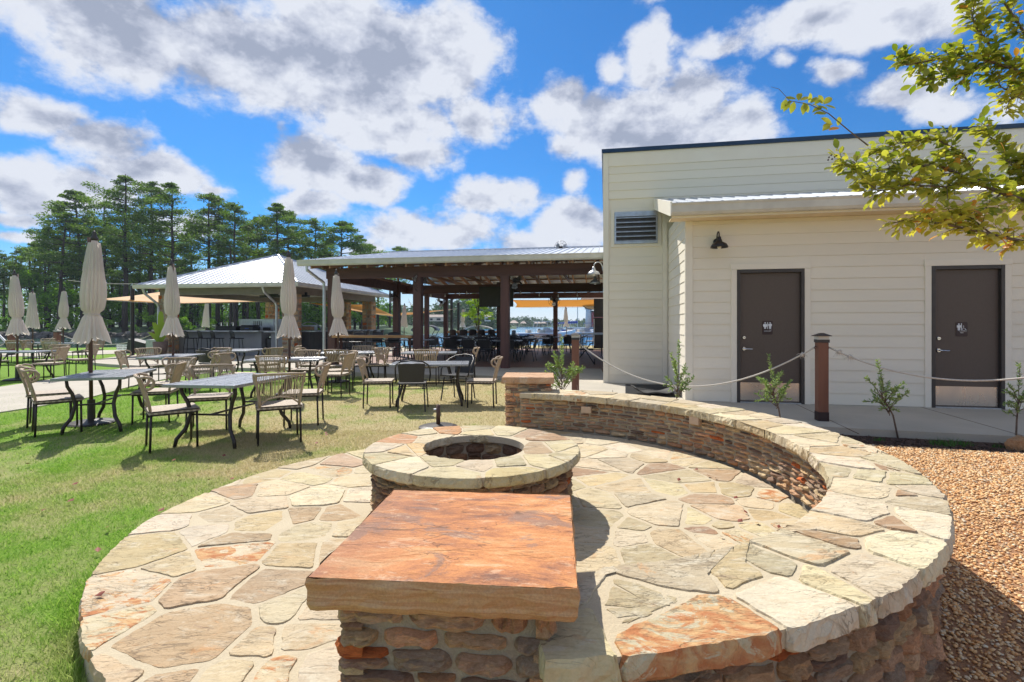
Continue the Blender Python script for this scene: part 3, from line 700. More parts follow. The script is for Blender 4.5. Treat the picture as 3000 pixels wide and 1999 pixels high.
def courses(length, z0, z1, h, l0, l1, gap=.010):
    """rows of (s, z, len, height) covering a face"""
    out = []; z = z0
    while z < z1 - h*.4:
        hh = min(h*rng.uniform(.78, 1.28), z1 - z)
        if z1 - (z + hh) < h*.45: hh = z1 - z
        s_ = 0.0
        while s_ < length - 1e-6:
            L = rng.uniform(l0, l1)
            if length - (s_ + L) < l0*.6: L = length - s_
            k = rng.random()
            if hh > h*.95 and k < .16:               # two thin stones one above the other
                out.append((s_ + L/2, z + hh*.25, L - gap, hh*.5 - gap*.7)); out.append((s_ + L/2, z + hh*.75, L - gap, hh*.5 - gap*.7))
            else: out.append((s_ + L/2 , z + hh/2 + rng.uniform(-.1, .1)*gap, L - gap*rng.uniform(.8, 1.6), hh - gap*rng.uniform(.7, 1.5)))
            s_ += L
        z += hh
    return out
def place_stone(parent, pos, ang, L, h, depth, meshes, bright=1.0, flip=False):
    """ang: direction of the outward normal in the plane; the mesh front looks along -Y"""
    o = bpy.data.objects.new('stone', rng.choice(meshes)); COL.objects.link(o); o.parent = parent
    o.location = pos; o.rotation_euler = (rng.uniform(-.05, .05), rng.uniform(-.03, .03), ang + math.pi/2 + rng.uniform(-.03, .03))
    o.scale = (L*(1 if rng.random() < .5 else -1)*1.02, depth, h*1.04) if False else (L*1.02, depth, h*1.04)
    o.color = lcol(bright); return o
def joined_stones(parent, items, pool, name='stone_infill'):
    V = []; T = []; C = []; b = 0
    for (pos, ang, L, h, depth, bright) in items:
        vs, fs = rng.choice(pool); a = ang + math.pi/2; ca, sa = math.cos(a), math.sin(a); c = lcol(bright)
        for (x, y, z) in vs:
            X, Y, Z = x*L*1.02, y*depth, z*h*1.04; V.append((pos[0] + X*ca - Y*sa, pos[1] + X*sa + Y*ca, pos[2] + Z)); C.append(c)
        T += [tuple(b + i for i in f) for f in fs]; b += len(vs)
    me = bpy.data.meshes.new(name); me.from_pydata(V, [], T); me.polygons.foreach_set('use_smooth', [True]*len(T)); white_col(me, C)
    o = link(name, me, 'ledge', parent); o['kind'] = 'stuff'; return o

WALLZ = .58; CAPT = .068
wall = thing('stone_seating_wall', 'curved low stone seating wall with flagstone cap sweeping round the right side of the patio', 'wall', (0, 0, 0))
A0, A1 = -81.5, 80
def ring_prism(a0, a1, r_in, r_out, z0, z1, n_=90):
    mb = MB(); vs = []; fs = []
    for i in range(n_ + 1):
        k = a0 + (a1 - a0)*i/n_; c_, s_ = math.cos(R(k)), math.sin(R(k)); ri, ro = r_in(k), r_out(k)
        vs += [(WC.x + ri*c_, WC.y + ri*s_, z0), (WC.x + ro*c_, WC.y + ro*s_, z0), (WC.x + ro*c_, WC.y + ro*s_, z1), (WC.x + ri*c_, WC.y + ri*s_, z1)]
    for i in range(n_):
        a = i*4; b = a + 4
        fs += [(a, b, b+1, a+1), (a+1, b+1, b+2, a+2), (a+2, b+2, b+3, a+3), (a+3, b+3, b, a)]
    fs += [(0, 1, 2, 3), (n_*4+3, n_*4+2, n_*4+1, n_*4)]
    return mb.add(vs, fs)
obj('core', ring_prism(A0, A1, lambda k: lerp_tab(RI, k) + .075, lambda k: lerp_tab(RO, k) - .075, -.1, WALLZ - CAPT + .01), 'wall_mortar', wall)
obj('cap_mortar', ring_prism(A0, A1, lambda k: lerp_tab(RI, k) + .012, lambda k: lerp_tab(RO, k) - .014, WALLZ - CAPT + .012, WALLZ - .005), 'mortar', wall)
z5 = [(130,1290,'r',.14),(560,1130,'w',.08),(1030,980,'g',.06),(1230,855,'w',.05),(560,965,'G',-.03),(740,1010,'c'),(310,1010,'t'),(60,1030,'G'),(870,722,'y'),(890,800,'b',-.05),(930,632,'w',.03),(1130,692,'b',-.04),
      (1350,705,'w',.03),(1000,512,'c',.02),(1010,450,'g'),(1180,545,'b',-.05),(1320,600,'g'),(1300,520,'g'),(1140,380,'g',.03),(1062,385,'b',-.05),(900,372,'w',.02),(1060,300,'o'),(850,320,'t'),(755,240,'c'),(960,262,'c'),(620,205,'c'),
      (570,150,'w'),(440,125,'c'),(320,108,'t'),(250,95,'c'),(760,880,'c'),(1200,480,'g'),(700,180,'w'),(-60,1180,'G'),(830,420,'c')]
seeds = []
for q in z5: p = P(1568.6 + .4246*q[0], 902 + .4246*q[1], WALLZ); seeds.append((p.x, p.y, q[3] if len(q) > 3 else 0, q[2]))
ok = []
for s_ in seeds:
    r_ = math.hypot(s_[0]-WC.x, s_[1]-WC.y); k = math.degrees(math.atan2(s_[1]-WC.y, s_[0]-WC.x))
    if lerp_tab(RI, k) - .05 < r_ < lerp_tab(RO, k) + .05 and A0 < k < A1: ok.append(s_)
seeds = ok
for _ in range(6000):
    k = rng.uniform(A0, A1); ri, ro = lerp_tab(RI, k), lerp_tab(RO, k); r_ = rng.choice((rng.uniform(ri + .08, ri + .18), rng.uniform(ro - .18, ro - .08)))
    x, y = WC.x + r_*math.cos(R(k)), WC.y + r_*math.sin(R(k))
    if min([(x-s_[0])**2 + (y-s_[1])**2 for s_ in seeds] + [9]) > .245**2: seeds.append((x, y, 0, rng.choice('cwgcycwtcoc')))
def hold_cap(x, y):
    dx, dy = x-WC.x, y-WC.y; r_ = math.hypot(dx, dy) or 1e-6; k = math.degrees(math.atan2(dy, dx))
    if k > 120: k = A1
    if k < -120: k = A0
    ri, ro = lerp_tab(RI, k) + rng.uniform(-.007, .007), lerp_tab(RO, k) + rng.uniform(-.007, .007)
    k = max(A0, min(A1, k)); r_ = max(ri, min(ro, r_)); return (WC.x + r_*math.cos(R(k)), WC.y + r_*math.sin(R(k)))
for s_, poly in zip(seeds, cells(seeds, [(WC.x + lerp_tab(RO, (k if k <= 180 else k - 360))*math.cos(R(k)), WC.y + lerp_tab(RO, (k if k <= 180 else k - 360))*math.sin(R(k))) for k in range(0, 360, 3)], .016)):
    if len(poly) < 3: continue
    poly = [p for p in roughen(poly, .022, .004)]
    # cells are cut off where they would reach across the ring
    cut = []
    for (x, y) in poly:
        if math.hypot(x - s_[0], y - s_[1]) < .75: cut.append((x, y))
    q = [hold_cap(x, y) for x, y in cut]
    q = [p for i, p in enumerate(q) if math.hypot(p[0]-q[i-1][0], p[1]-q[i-1][1]) > .004]
    # drop folds on the clamped arcs
    if len(q) < 5: continue
    cxx, cyy = s_[0], s_[1]
    q.sort(key=lambda p: math.atan2(p[1]-cyy, p[0]-cxx)); q = arcfill(q, WC, lambda k: lerp_tab(RI, k))
    me = slab_mesh('cap_stone', q, WALLZ - CAPT, WALLZ + rng.uniform(-.003, .004), .007, 3)
    stm = s_[3] in 'ro'; o = link('cap_stone', me, ('stain2' if s_[3] == 'r' else 'stain') if stm else 'flag', wall); o.color = jcol('w' if stm else s_[3])
# faces of stacked stone: the nearest three hundred are stones of their own
items = []
rl = lambda k: lerp_tab(RO, k)
def arc_face(outer, z0, h, l0, l1, depth):
    rad = 2.66 if outer else 2.26; length = rad*R(A1 - A0)
    for (s_, z, L, hh) in courses(length, z0, WALLZ - CAPT - .004, h, l0, l1, .010 if outer else .013):
        k = A0 + math.degrees(s_/rad)
        r_ = (lerp_tab(RO, k) - .072) if outer else (lerp_tab(RI, k) + .072)
        x, y = WC.x + r_*math.cos(R(k)), WC.y + r_*math.sin(R(k)); ang = R(k) if outer else R(k) + math.pi
        seen = outer and k < 12 or (not outer)
        d = max(.9, y); vis = 1 if ((not outer and k > -35) or (outer and k < 8)) else 0
        items.append((vis*L/d, (x, y, z), ang, L, hh, depth*rng.uniform(.75, 1.25)))
arc_face(True, -.02, .060, .11, .22, .085); arc_face(False, PZ + .002, .047, .08, .20, .07)
items.sort(key=lambda e: -e[0])
for it in items[:300]: place_stone(wall, it[1], it[2], it[3], it[4], it[5], PM_F if it[1][1] < 3.4 else PM_N, 1.25)
joined_stones(wall, [(it[1], it[2], it[3], it[4], it[5], 1.0) for it in items[300:]], POOL_N)

# outlets set into the wall's inner face
def outlet(X, Y, d, slots):
    ang = None; c = Pd(X, Y, d); k = math.degrees(math.atan2(c.y - WC.y, c.x - WC.x)); r_ = lerp_tab(RI, k) + .030
    p = Vector((WC.x + r_*math.cos(R(k)), WC.y + r_*math.sin(R(k)), c.z))
    o = thing('outlet_box', slots[1], 'outlet', p, R(k) + math.pi/2)
    obj('face_plate', MB().box(-.058, .058, -.014, .03, -.036, .036), 'outlet', o, bevel=.003)   # local +Y looks away from the patio
    for m_ in range(3): obj('slot', MB().box(-.022, .022, -.019, -.013, -.016 + m_*.013, -.010 + m_*.013), 'bulb' if slots[0] else 'frame_paint', o)
outlet(1355, 939, 5.75, (0, 'flat tan cover plate set in the inner wall face nearest the far stone pillar'))
outlet(1604, 966, 4.75, (0, 'flat tan cover plate midway along the shaded inner face of the curved wall'))
outlet(1837, 1063, 3.1, (1, 'tan cover plate with three bright slots in the sunlit part of the inner wall face'))

# ------------------------------------------------------------------ fire pit
PIT = Vector((-.262, 3.42, 0)); PR, PH, PT = .715, .335, .56
pit = thing('fire_pit', 'round stacked stone fire pit with wide flagstone rim in the middle of the patio', 'fire pit', (0, 0, 0))
def tubewall(r0, r1, z0, z1, n_=64):
    mb = MB(); vs = []; fs = []
    for i in range(n_):
        a = 2*math.pi*i/n_; c_, s_ = math.cos(a), math.sin(a)
        vs += [(PIT.x + r0*c_, PIT.y + r0*s_, z0), (PIT.x + r1*c_, PIT.y + r1*s_, z0), (PIT.x + r1*c_, PIT.y + r1*s_, z1), (PIT.x + r0*c_, PIT.y + r0*s_, z1)]
    for i in range(n_):
        a = i*4; b = ((i+1) % n_)*4; fs += [(a, b, b+1, a+1), (a+1, b+1, b+2, a+2), (a+2, b+2, b+3, a+3), (a+3, b+3, b, a)]
    return mb.add(vs, fs)
obj('core', tubewall(PH + .055, PR - .085, PZ - .02, PT - .05), 'wall_mortar', pit)
obj('rim_mortar', tubewall(PH + .012, PR - .014, PT - .052, PT - .005), 'mortar', pit)
obj('ash_bed', MB().prism([(PIT.x + .40*math.cos(2*math.pi*i/32), PIT.y + .40*math.sin(2*math.pi*i/32)) for i in range(32)], PZ - .01, PZ + .03), 'mulch', pit)
z5f = lambda x, y: P((1000 + x*.4776)/1.275, (1250 + y*.4776)/1.275, PT)
ps = [(250,130,'w'),(370,70,'r'),(660,18,'r'),(475,135,'o'),(375,145,'t'),(390,235,'w'),(250,185,'g'),(680,285,'g',.02),(640,205,'g'),(1080,275,'y',.04),(1050,225,'g'),(1250,215,'g',.02),(1400,190,'g'),(1225,130,'p'),(1325,125,'g'),(1420,80,'c'),
      (1250,60,'b',-.04),(1160,42,'p',-.04),(1000,25,'c'),(860,30,'c'),(820,12,'g'),(1300,35,'g'),(560,70,'c'),(1450,150,'c')]
seeds = []
for q in ps: p = z5f(q[0], q[1]); seeds.append((p.x, p.y, q[3] if len(q) > 3 else 0, q[2]))
seeds = [s_ for s_ in seeds if PH < math.hypot(s_[0]-PIT.x, s_[1]-PIT.y) < PR]
for _ in range(3000):
    a = rng.uniform(0, 2*math.pi); r_ = rng.uniform(PH + .08, PR - .08); x, y = PIT.x + r_*math.cos(a), PIT.y + r_*math.sin(a)
    if min((x-s_[0])**2 + (y-s_[1])**2 for s_ in seeds) > .21**2: seeds.append((x, y, 0, rng.choice('cwgtc')))
def hold_pit(x, y):
    dx, dy = x-PIT.x, y-PIT.y; r_ = math.hypot(dx, dy) or 1e-6; m_ = max(PH + rng.uniform(-.005, .005), min(PR + rng.uniform(-.006, .006), r_)); return (PIT.x + dx/r_*m_, PIT.y + dy/r_*m_)
dummies = [(PIT.x + r_*math.cos(R(k)), PIT.y + r_*math.sin(R(k)), 0, '-') for r_ in (.04, .20) for k in range(0, 360, 24)]
for s_, poly in zip(seeds, cells(seeds + dummies, [(PIT.x + PR*math.cos(R(k)), PIT.y + PR*math.sin(R(k))) for k in range(0, 360, 6)], .012)):
    if len(poly) < 3: continue
    q = [hold_pit(*p) for p in roughen(poly, .02, .003) if math.hypot(p[0]-s_[0], p[1]-s_[1]) < .34]
    q = [p for i, p in enumerate(q) if math.hypot(p[0]-q[i-1][0], p[1]-q[i-1][1]) > .003]
    if len(q) < 5: continue
    q = arcfill(arcfill(arcfill(q, PIT, lambda k: PH), PIT, lambda k: PH), PIT, lambda k: PH)
    o = link('cap_stone', slab_mesh('cap_stone', q, PT - .062, PT + rng.uniform(-.003, .003), .006, 3), 'flag', pit); o.color = jcol(s_[3])
for outer, rad, h, l0, l1, z0 in ((True, PR - .072, .05, .10, .17, PZ), (False, PH + .05, .06, .10, .16, PZ + .03)):
    for (s_, z, L, hh) in courses(2*math.pi*rad, z0, PT - .066, h, l0, l1, .008):
        a = s_/rad - math.pi/2
        place_stone(pit, (PIT.x + rad*math.cos(a), PIT.y + rad*math.sin(a), z), a if outer else a + math.pi, L, hh, rng.uniform(.05, .075), PM_N, .9)

# ------------------------------------------------------------------ the two pillars
def pillar(name, label, c, rot, w, z0, ztop, t_, h, l0, l1, pool, capcol, capmat, over, sub):
    th = thing(name, label, 'pillar', (c[0], c[1], 0), rot)
    hw = w/2 - .035
    obj('core', MB().box(-hw, hw, -hw, hw, z0 - .1, ztop - t_), 'wall_mortar', th)
    hw2 = w/2 - .03
    for f in range(4):
        na = -math.pi/2 + f*math.pi/2; n_ = Vector((math.cos(na), math.sin(na), 0)); tdir = Vector((-n_.y, n_.x, 0))
        for (s_, z, L, hh) in courses(w, z0, ztop - t_ - .004, h, l0, l1, .016 if pool is PM_F else .011):
            p = n_*hw2 + tdir*(s_ - w/2); place_stone(th, (p.x, p.y, z), na, L, hh, rng.uniform(.06, .10), pool, 1.4)
    # cap slab with split faces
    cw = w/2 + over; mb = MB(); N2 = sub; top = []
    ringpts = []
    for sd_ in range(4):
        for i in range(N2):
            t2 = -1 + 2*i/N2
            ringpts.append([(t2, -1), (1, t2), (-t2, 1), (-1, -t2)][sd_])
    vs = []; levels = 5; m_ = len(ringpts)
    for j in range(levels + 1):
        z = ztop - t_ + t_*j/levels; inset = (.010 if j in (0,) else 0) + (.003 if j == levels else 0)
        for (x, y) in ringpts:
            k = mnoise.noise((x*4.3*cw/.3, y*4.3*cw/.3, j*.35))*.010 + rng.uniform(-.0025, .0025) - inset
            nx = x if abs(x) >= .999 else 0; ny = y if abs(y) >= .999 else 0
            zz = z + (mnoise.noise((x*5, y*5, 4.4))*.004 if j in (0, levels) else 0)
            vs.append((x*cw + nx*k, y*cw + ny*k, zz))
    fs = []
    for j in range(levels):
        for i in range(m_): a = j*m_ + i; b = j*m_ + (i+1) % m_; fs.append((a, b, b+m_, a+m_))
    # top surface as a fine grid so that it can undulate
    base = len(vs); G = 14
    for j in range(G + 1):
        for i in range(G + 1):
            x = -1 + 2*i/G; y = -1 + 2*j/G; e_ = 1 - max(abs(x), abs(y))
            z = ztop + (.002 + mnoise.noise((x*1.6, y*3.4, 1.7))*.005)*min(1, e_*4) - (.0015 if e_ < .01 else 0)
            vs.append((x*(cw - .004), y*(cw - .004), z))
    for j in range(G):
        for i in range(G): a = base + j*(G+1) + i; fs.append((a, a+1, a+G+2, a+G+1))
    fs.append(tuple(range(m_))[::-1])
    me = bpy.data.meshes.new('cap_slab'); me.from_pydata(vs, [], fs); white_col(me)
    o = link('cap_slab', me, capmat, th); o.color = capcol
    return th
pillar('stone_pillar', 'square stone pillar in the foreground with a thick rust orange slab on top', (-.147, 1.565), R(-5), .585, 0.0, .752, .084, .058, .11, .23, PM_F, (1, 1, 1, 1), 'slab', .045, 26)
pillar('stone_pillar', 'square stone pillar with tan slab top at the far end of the curved wall', (.21, 6.36), R(-4), .56, 0.08, .752, .078, .055, .10, .17, PM_N, (.50, .31, .19, 1), 'flag', .035, 14)

# bronze umbrella stand without umbrella behind the fire pit
t_ = thing('umbrella_stand', 'empty brown umbrella stand with round base standing on the lawn just behind the fire pit', 'umbrella stand', (-.985, 6.75, 0))
obj('base_plate', MB().lathe([(.0, .0), (.26, .0), (.26, .025), (.20, .045), (.05, .06), (0, .06)], 28), 'frame_paint', t_, smooth=False)
obj('tube', MB().lathe([(.028, .05), (.028, .315), (.020, .315), (.020, .2)], 14), 'pole_wood', t_, smooth=True)
obj('knob', MB().tube([(-.026, 0, .25), (-.06, 0, .25)], .012, 8), 'chrome', t_)

# ------------------------------------------------------------------ the restroom building (local axes: x along the wall, y into the building)
bld = thing('restroom_building', 'cream lap sided restroom building with lean-to wing, two brown doors and dark roof coping', 'building', tuple(W0), BROT)
MU, MV = -1.37, 2.47                                 # left corner and front plane of the tall block
ZR = 5.17
obj('tall_block', MB().box(MU + .02, 15, MV + .03, 12, -.2, ZR), 'siding', bld)
obj('wing_block', MB().box(.02, 15, .105, MV + .03, -.2, 3.11), 'siding', bld)
def board(u0, u1, v, z0, z1, parent=bld, name='siding_board', side=False, flip=1):
    # a lapped board, proud at its foot
    if u1 - u0 < .02: return
    if not side:
        vs = [(u0, v, z0), (u1, v, z0), (u1, v - .020, z0), (u0, v - .020, z0), (u0, v, z1), (u1, v, z1), (u1, v - .009, z1), (u0, v - .009, z1)]
        fs = [(0, 1, 2, 3), (3, 2, 6, 7), (4, 7, 6, 5), (0, 3, 7, 4), (1, 5, 6, 2), (0, 4, 5, 1)]
    else:
        vs = [(v, u0, z0), (v, u1, z0), (v - .020, u1, z0), (v - .020, u0, z0), (v, u0, z1), (v, u1, z1), (v - .009, u1, z1), (v - .009, u0, z1)]
        fs = [(3, 2, 1, 0), (7, 6, 2, 3), (5, 6, 7, 4), (4, 7, 3, 0), (2, 6, 5, 1), (1, 5, 4, 0)]
    mb = MB(); mb.add(vs, fs); return obj(name, mb, 'siding', parent)
D1, D2 = (.809, 1.832), (3.641, 4.617); DT = 2.29; PITCH = .184
VENT = (on_wall(W0 + BV*MV + BU*MU, BU, 1406, 485), on_wall(W0 + BV*MV + BU*MU, BU, 1517, 562))
vu0, vu1 = MU + VENT[0][0], MU + VENT[1][0]; vz1, vz0 = VENT[0][1], VENT[1][1]
z = .105
while z < 3.12:                                      # wing front
    z1 = min(z + PITCH, 3.12)
    segs = [(.115, 7.2)]
    if z < DT + .09:
        zz = .09
        segs = [(.115, D1[0] - zz), (D1[1] + zz, D2[0] - zz), (D2[1] + zz, 7.2)]
    for a, b in segs: board(a, b, .028, z, z1 - .001)
    if z < DT + .09 < z1:
        for d in (D1, D2): board(d[0] - .09, d[1] + .09, .028, DT + .101, z1 - .001)
    z = z1
z = .105
while z < 3.35:                                      # wing return, facing left
    z1 = min(z + PITCH, 3.8); board(.03, MV - .05, .02, z, z1 - .001, side=True); z = z1
z = .105
while z < ZR - .30:                                  # tall block front
    z1 = min(z + PITCH, ZR - .30 + PITCH*.5); a, b = MU + .115, (-.11 if z < 3.3 else 9.5)
    if z + PITCH > vz0 - .09 and z < vz1 + .09:
        board(a, vu0 - .07, MV + .028, z, z1 - .001); board(vu1 + .07, b, MV + .028, z, z1 - .001)
    else: board(a, b, MV + .028, z, z1 - .001)
    z = z1
z = .105
while z < ZR - .1:                                   # tall block, left side
    z1 = min(z + PITCH, ZR); board(MV + .12, 11.9, MU + .018, z, z1 - .001, side=True); z = z1
tr = lambda name, *b: obj(name, MB().box(*b), 'trim', bld, bevel=.003)
tr('corner_trim', MU - .006, MU + .112, MV - .004, MV + .05, .10, ZR); tr('corner_trim', MU - .006, MU + .03, MV + .052, MV + .118, .10, ZR)
tr('corner_trim', -.008, .112, -.004, .05, .10, 3.12); tr('corner_trim', -.008, .03, .052, .09, .10, 3.12)
tr('corner_trim', -.108, -.008, MV - .004, MV + .05, .10, 3.6)
tr('frieze_board', MU + .113, 9.5, MV + .001, MV + .05, ZR - .30, ZR)
for d in (D1, D2):
    tr('door_trim', d[0] - .09, d[0] - .002, -.006, .05, .10, DT + .002); tr('door_trim', d[1] + .002, d[1] + .09, -.006, .05, .10, DT + .002); tr('door_trim', d[0] - .10, d[1] + .10, -.010, .05, DT + .003, DT + .10)
mb = MB()                                            # metal coping along the roof edge
mb.box(MU - .04, 15, MV - .035, MV + .25, ZR + .001, ZR + .085); mb.box(MU - .04, MU + .2, MV + .25, 12, ZR + .001, ZR + .085); obj('roof_coping', mb, 'coping', bld)
# lean-to roof of ribbed metal, its soffit, gutter and rake
RV0, RZ0, RV1, RZ1 = -.43, 3.315, MV - .002, 4.08
mb = MB(); mb.add([(-.27, RV0, RZ0), (15, RV0, RZ0), (15, RV1, RZ1), (-.27, RV1, RZ1), (-.27, RV0, RZ0-.03), (15, RV0, RZ0-.03), (15, RV1, RZ1-.03), (-.27, RV1, RZ1-.03)], [(0,1,2,3), (7,6,5,4), (0,4,5,1), (0,3,7,4), (3,2,6,7), (1,5,6,2)])
obj('roof_panel', mb, 'roof_metal', bld)
rib = MB(); rib.add([(-.035, RV0 - .01, RZ0), (.035, RV0 - .01, RZ0), (.018, RV0 - .01, RZ0 + .032), (-.018, RV0 - .01, RZ0 + .032), (-.035, RV1, RZ1), (.035, RV1, RZ1), (.018, RV1, RZ1 + .032), (-.018, RV1, RZ1 + .032)], [(0,1,2,3), (0,4,5,1), (1,5,6,2), (2,6,7,3), (3,7,4,0)])
rm = rib.mesh('roof_rib')
u = -.2
while u < 7.5: link('roof_rib', rm, 'roof_metal', bld, loc=(u, 0, .001)); u += .229
mb = MB(); mb.add([(-.302, RV0 - .01, RZ0 - .19), (-.302, RV1, RZ1 - .19), (-.302, RV1, RZ1 + .045), (-.302, RV0 - .01, RZ0 + .045), (-.272, RV0 - .01, RZ0 - .19), (-.272, RV1, RZ1 - .19), (-.272, RV1, RZ1 + .045), (-.272, RV0 - .01, RZ0 + .045)],
                  [(0,1,2,3), (7,6,5,4), (0,4,5,1), (1,5,6,2), (2,6,7,3), (3,7,4,0)])
obj('rake_board', mb, 'trim', bld)
mb = MB(); prof = [(RV0 + .02, 3.13), (RV0 - .075, 3.13), (RV0 - .10, 3.17), (RV0 - .105, 3.27), (RV0 - .12, 3.30), (RV0 - .12, 3.315), (RV0 + .02, 3.315)]
mb.add([(-.30, y, z) for y, z in prof] + [(15, y, z) for y, z in prof], [(i, (i+1) % 7, 7 + (i+1) % 7, 7 + i) for i in range(7)] + [tuple(range(7))[::-1], tuple(range(7, 14))]); obj('gutter', mb, 'gutter_paint', bld)
obj('fascia', MB().box(-.268, 15, RV0 + .022, RV0 + .05, 3.10, RZ0 - .035), 'trim', bld)
obj('soffit', MB().box(-.268, 15, RV0 + .052, .026, 3.122, 3.14), 'soffit', bld)
# doors
def door(d, kind):
    r = d
    fr = MB(); fr.box(d[0], d[0] + .05, -.012, .10, .10, DT); fr.box(d[1] - .05, d[1], -.012, .10, .10, DT); fr.box(d[0] + .05, d[1] - .05, -.012, .10, DT - .055, DT)
    dr = obj('door', MB().box(d[0] + .053, d[1] - .053, .045, .09, .118, DT - .058), 'door_paint', bld)
    obj('door_frame', fr, 'frame_paint', bld, bevel=.003)
    obj('threshold', MB().box(d[0] + .05, d[1] - .05, -.01, .10, .1005, .116), 'galvanised', bld)
    obj('kick_plate', MB().box(d[0] + .062, d[1] - .062, .040, .044, .135, .43), 'steel', dr)
    c = (d[0] + .118, .04, 1.17)
    k = MB(); k.lathe([(.030, 0), (.030, .012), (.022, .02), (.0, .02)], 20)
    k.v = [(x + c[0], .044 - z, y + c[2]) for x, y, z in k.v]; obj('deadbolt', k, 'chrome', dr, smooth=False)
    obj('keyway', MB().box(c[0] - .012, c[0] + .012, .020, .025, c[2] - .004, c[2] + .004), 'frame_paint', dr)
    k = MB(); k.lathe([(.034, 0), (.034, .01), (.026, .018), (.0, .018)], 20); k.v = [(x + c[0], .044 - z, y + .985) for x, y, z in k.v]
    k.tube([(c[0], .03, .985), (c[0], -.015, .985), (c[0] + .02, -.022, .985), (c[0] + .115, -.022, .983)], [.011, .011, .010, .008], 8); obj('handle', k, 'chrome', dr, smooth=False)
    for hz in (.35, 1.2, 2.05): obj('hinge', MB().box(d[1] - .056, d[1] - .046, .03, .046, hz, hz + .11), 'frame_paint', dr)
    return dr
door(D1, 0); door(D2, 1)
def person_icon(mb, cx, cz, s_, skirt, y):
    n = 14; hd = [(cx + .10*s_*math.cos(2*math.pi*i/n), cz + .86*s_ + .10*s_*math.sin(2*math.pi*i/n)) for i in range(n)]
    polys = [hd]
    if skirt:
        polys += [[(cx-.20*s_, cz+.70*s_), (cx+.20*s_, cz+.70*s_), (cx+.25*s_, cz+.28*s_), (cx-.25*s_, cz+.28*s_)][::-1],
                  [(cx-.20*s_, cz+.70*s_), (cx-.25*s_, cz+.42*s_), (cx-.31*s_, cz+.42*s_), (cx-.24*s_, cz+.70*s_)][::-1], [(cx+.20*s_, cz+.70*s_), (cx+.24*s_, cz+.70*s_), (cx+.31*s_, cz+.42*s_), (cx+.25*s_, cz+.42*s_)][::-1],
                  [(cx-.12*s_, cz+.28*s_), (cx-.01*s_, cz+.28*s_), (cx-.01*s_, cz), (cx-.12*s_, cz)][::-1], [(cx+.01*s_, cz+.28*s_), (cx+.12*s_, cz+.28*s_), (cx+.12*s_, cz), (cx+.01*s_, cz)][::-1]]
    else:
        polys += [[(cx-.16*s_, cz+.72*s_), (cx+.16*s_, cz+.72*s_), (cx+.14*s_, cz+.38*s_), (cx-.14*s_, cz+.38*s_)][::-1],
                  [(cx-.25*s_, cz+.70*s_), (cx-.17*s_, cz+.72*s_), (cx-.17*s_, cz+.38*s_), (cx-.24*s_, cz+.38*s_)][::-1], [(cx+.17*s_, cz+.72*s_), (cx+.25*s_, cz+.70*s_), (cx+.24*s_, cz+.38*s_), (cx+.17*s_, cz+.38*s_)][::-1],
                  [(cx-.14*s_, cz+.38*s_), (cx-.015*s_, cz+.38*s_), (cx-.015*s_, cz), (cx-.13*s_, cz)][::-1], [(cx+.015*s_, cz+.38*s_), (cx+.14*s_, cz+.38*s_), (cx+.13*s_, cz), (cx+.015*s_, cz)][::-1]]
    for q in polys:
        n = len(q); mb.add([(x, y, z) for x, z in q] + [(x, y - .003, z) for x, z in q], [tuple(range(n)), tuple(range(n, 2*n))[::-1]] + [(i, (i+1) % n, n+(i+1) % n, n+i) for i in range(n)])
def text(name, body, size, parent, loc, rot, mat, align='CENTER', extrude=.0012):
    cu = bpy.data.curves.new(name, 'FONT'); cu.body = body; cu.size = size; cu.align_x = align; cu.extrude = extrude; cu.resolution_u = 2
    o = bpy.data.objects.new(name, cu); COL.objects.link(o); o.parent = parent; o.location = loc; o.rotation_euler = rot
    dg = bpy.context.evaluated_depsgraph_get(); me = bpy.data.meshes.new_from_object(o.evaluated_get(dg)); bpy.data.objects.remove(o)
    me.name = name; me.materials.clear(); o2 = link(name, me, mat, parent); o2.location = loc; o2.rotation_euler = rot; return o2
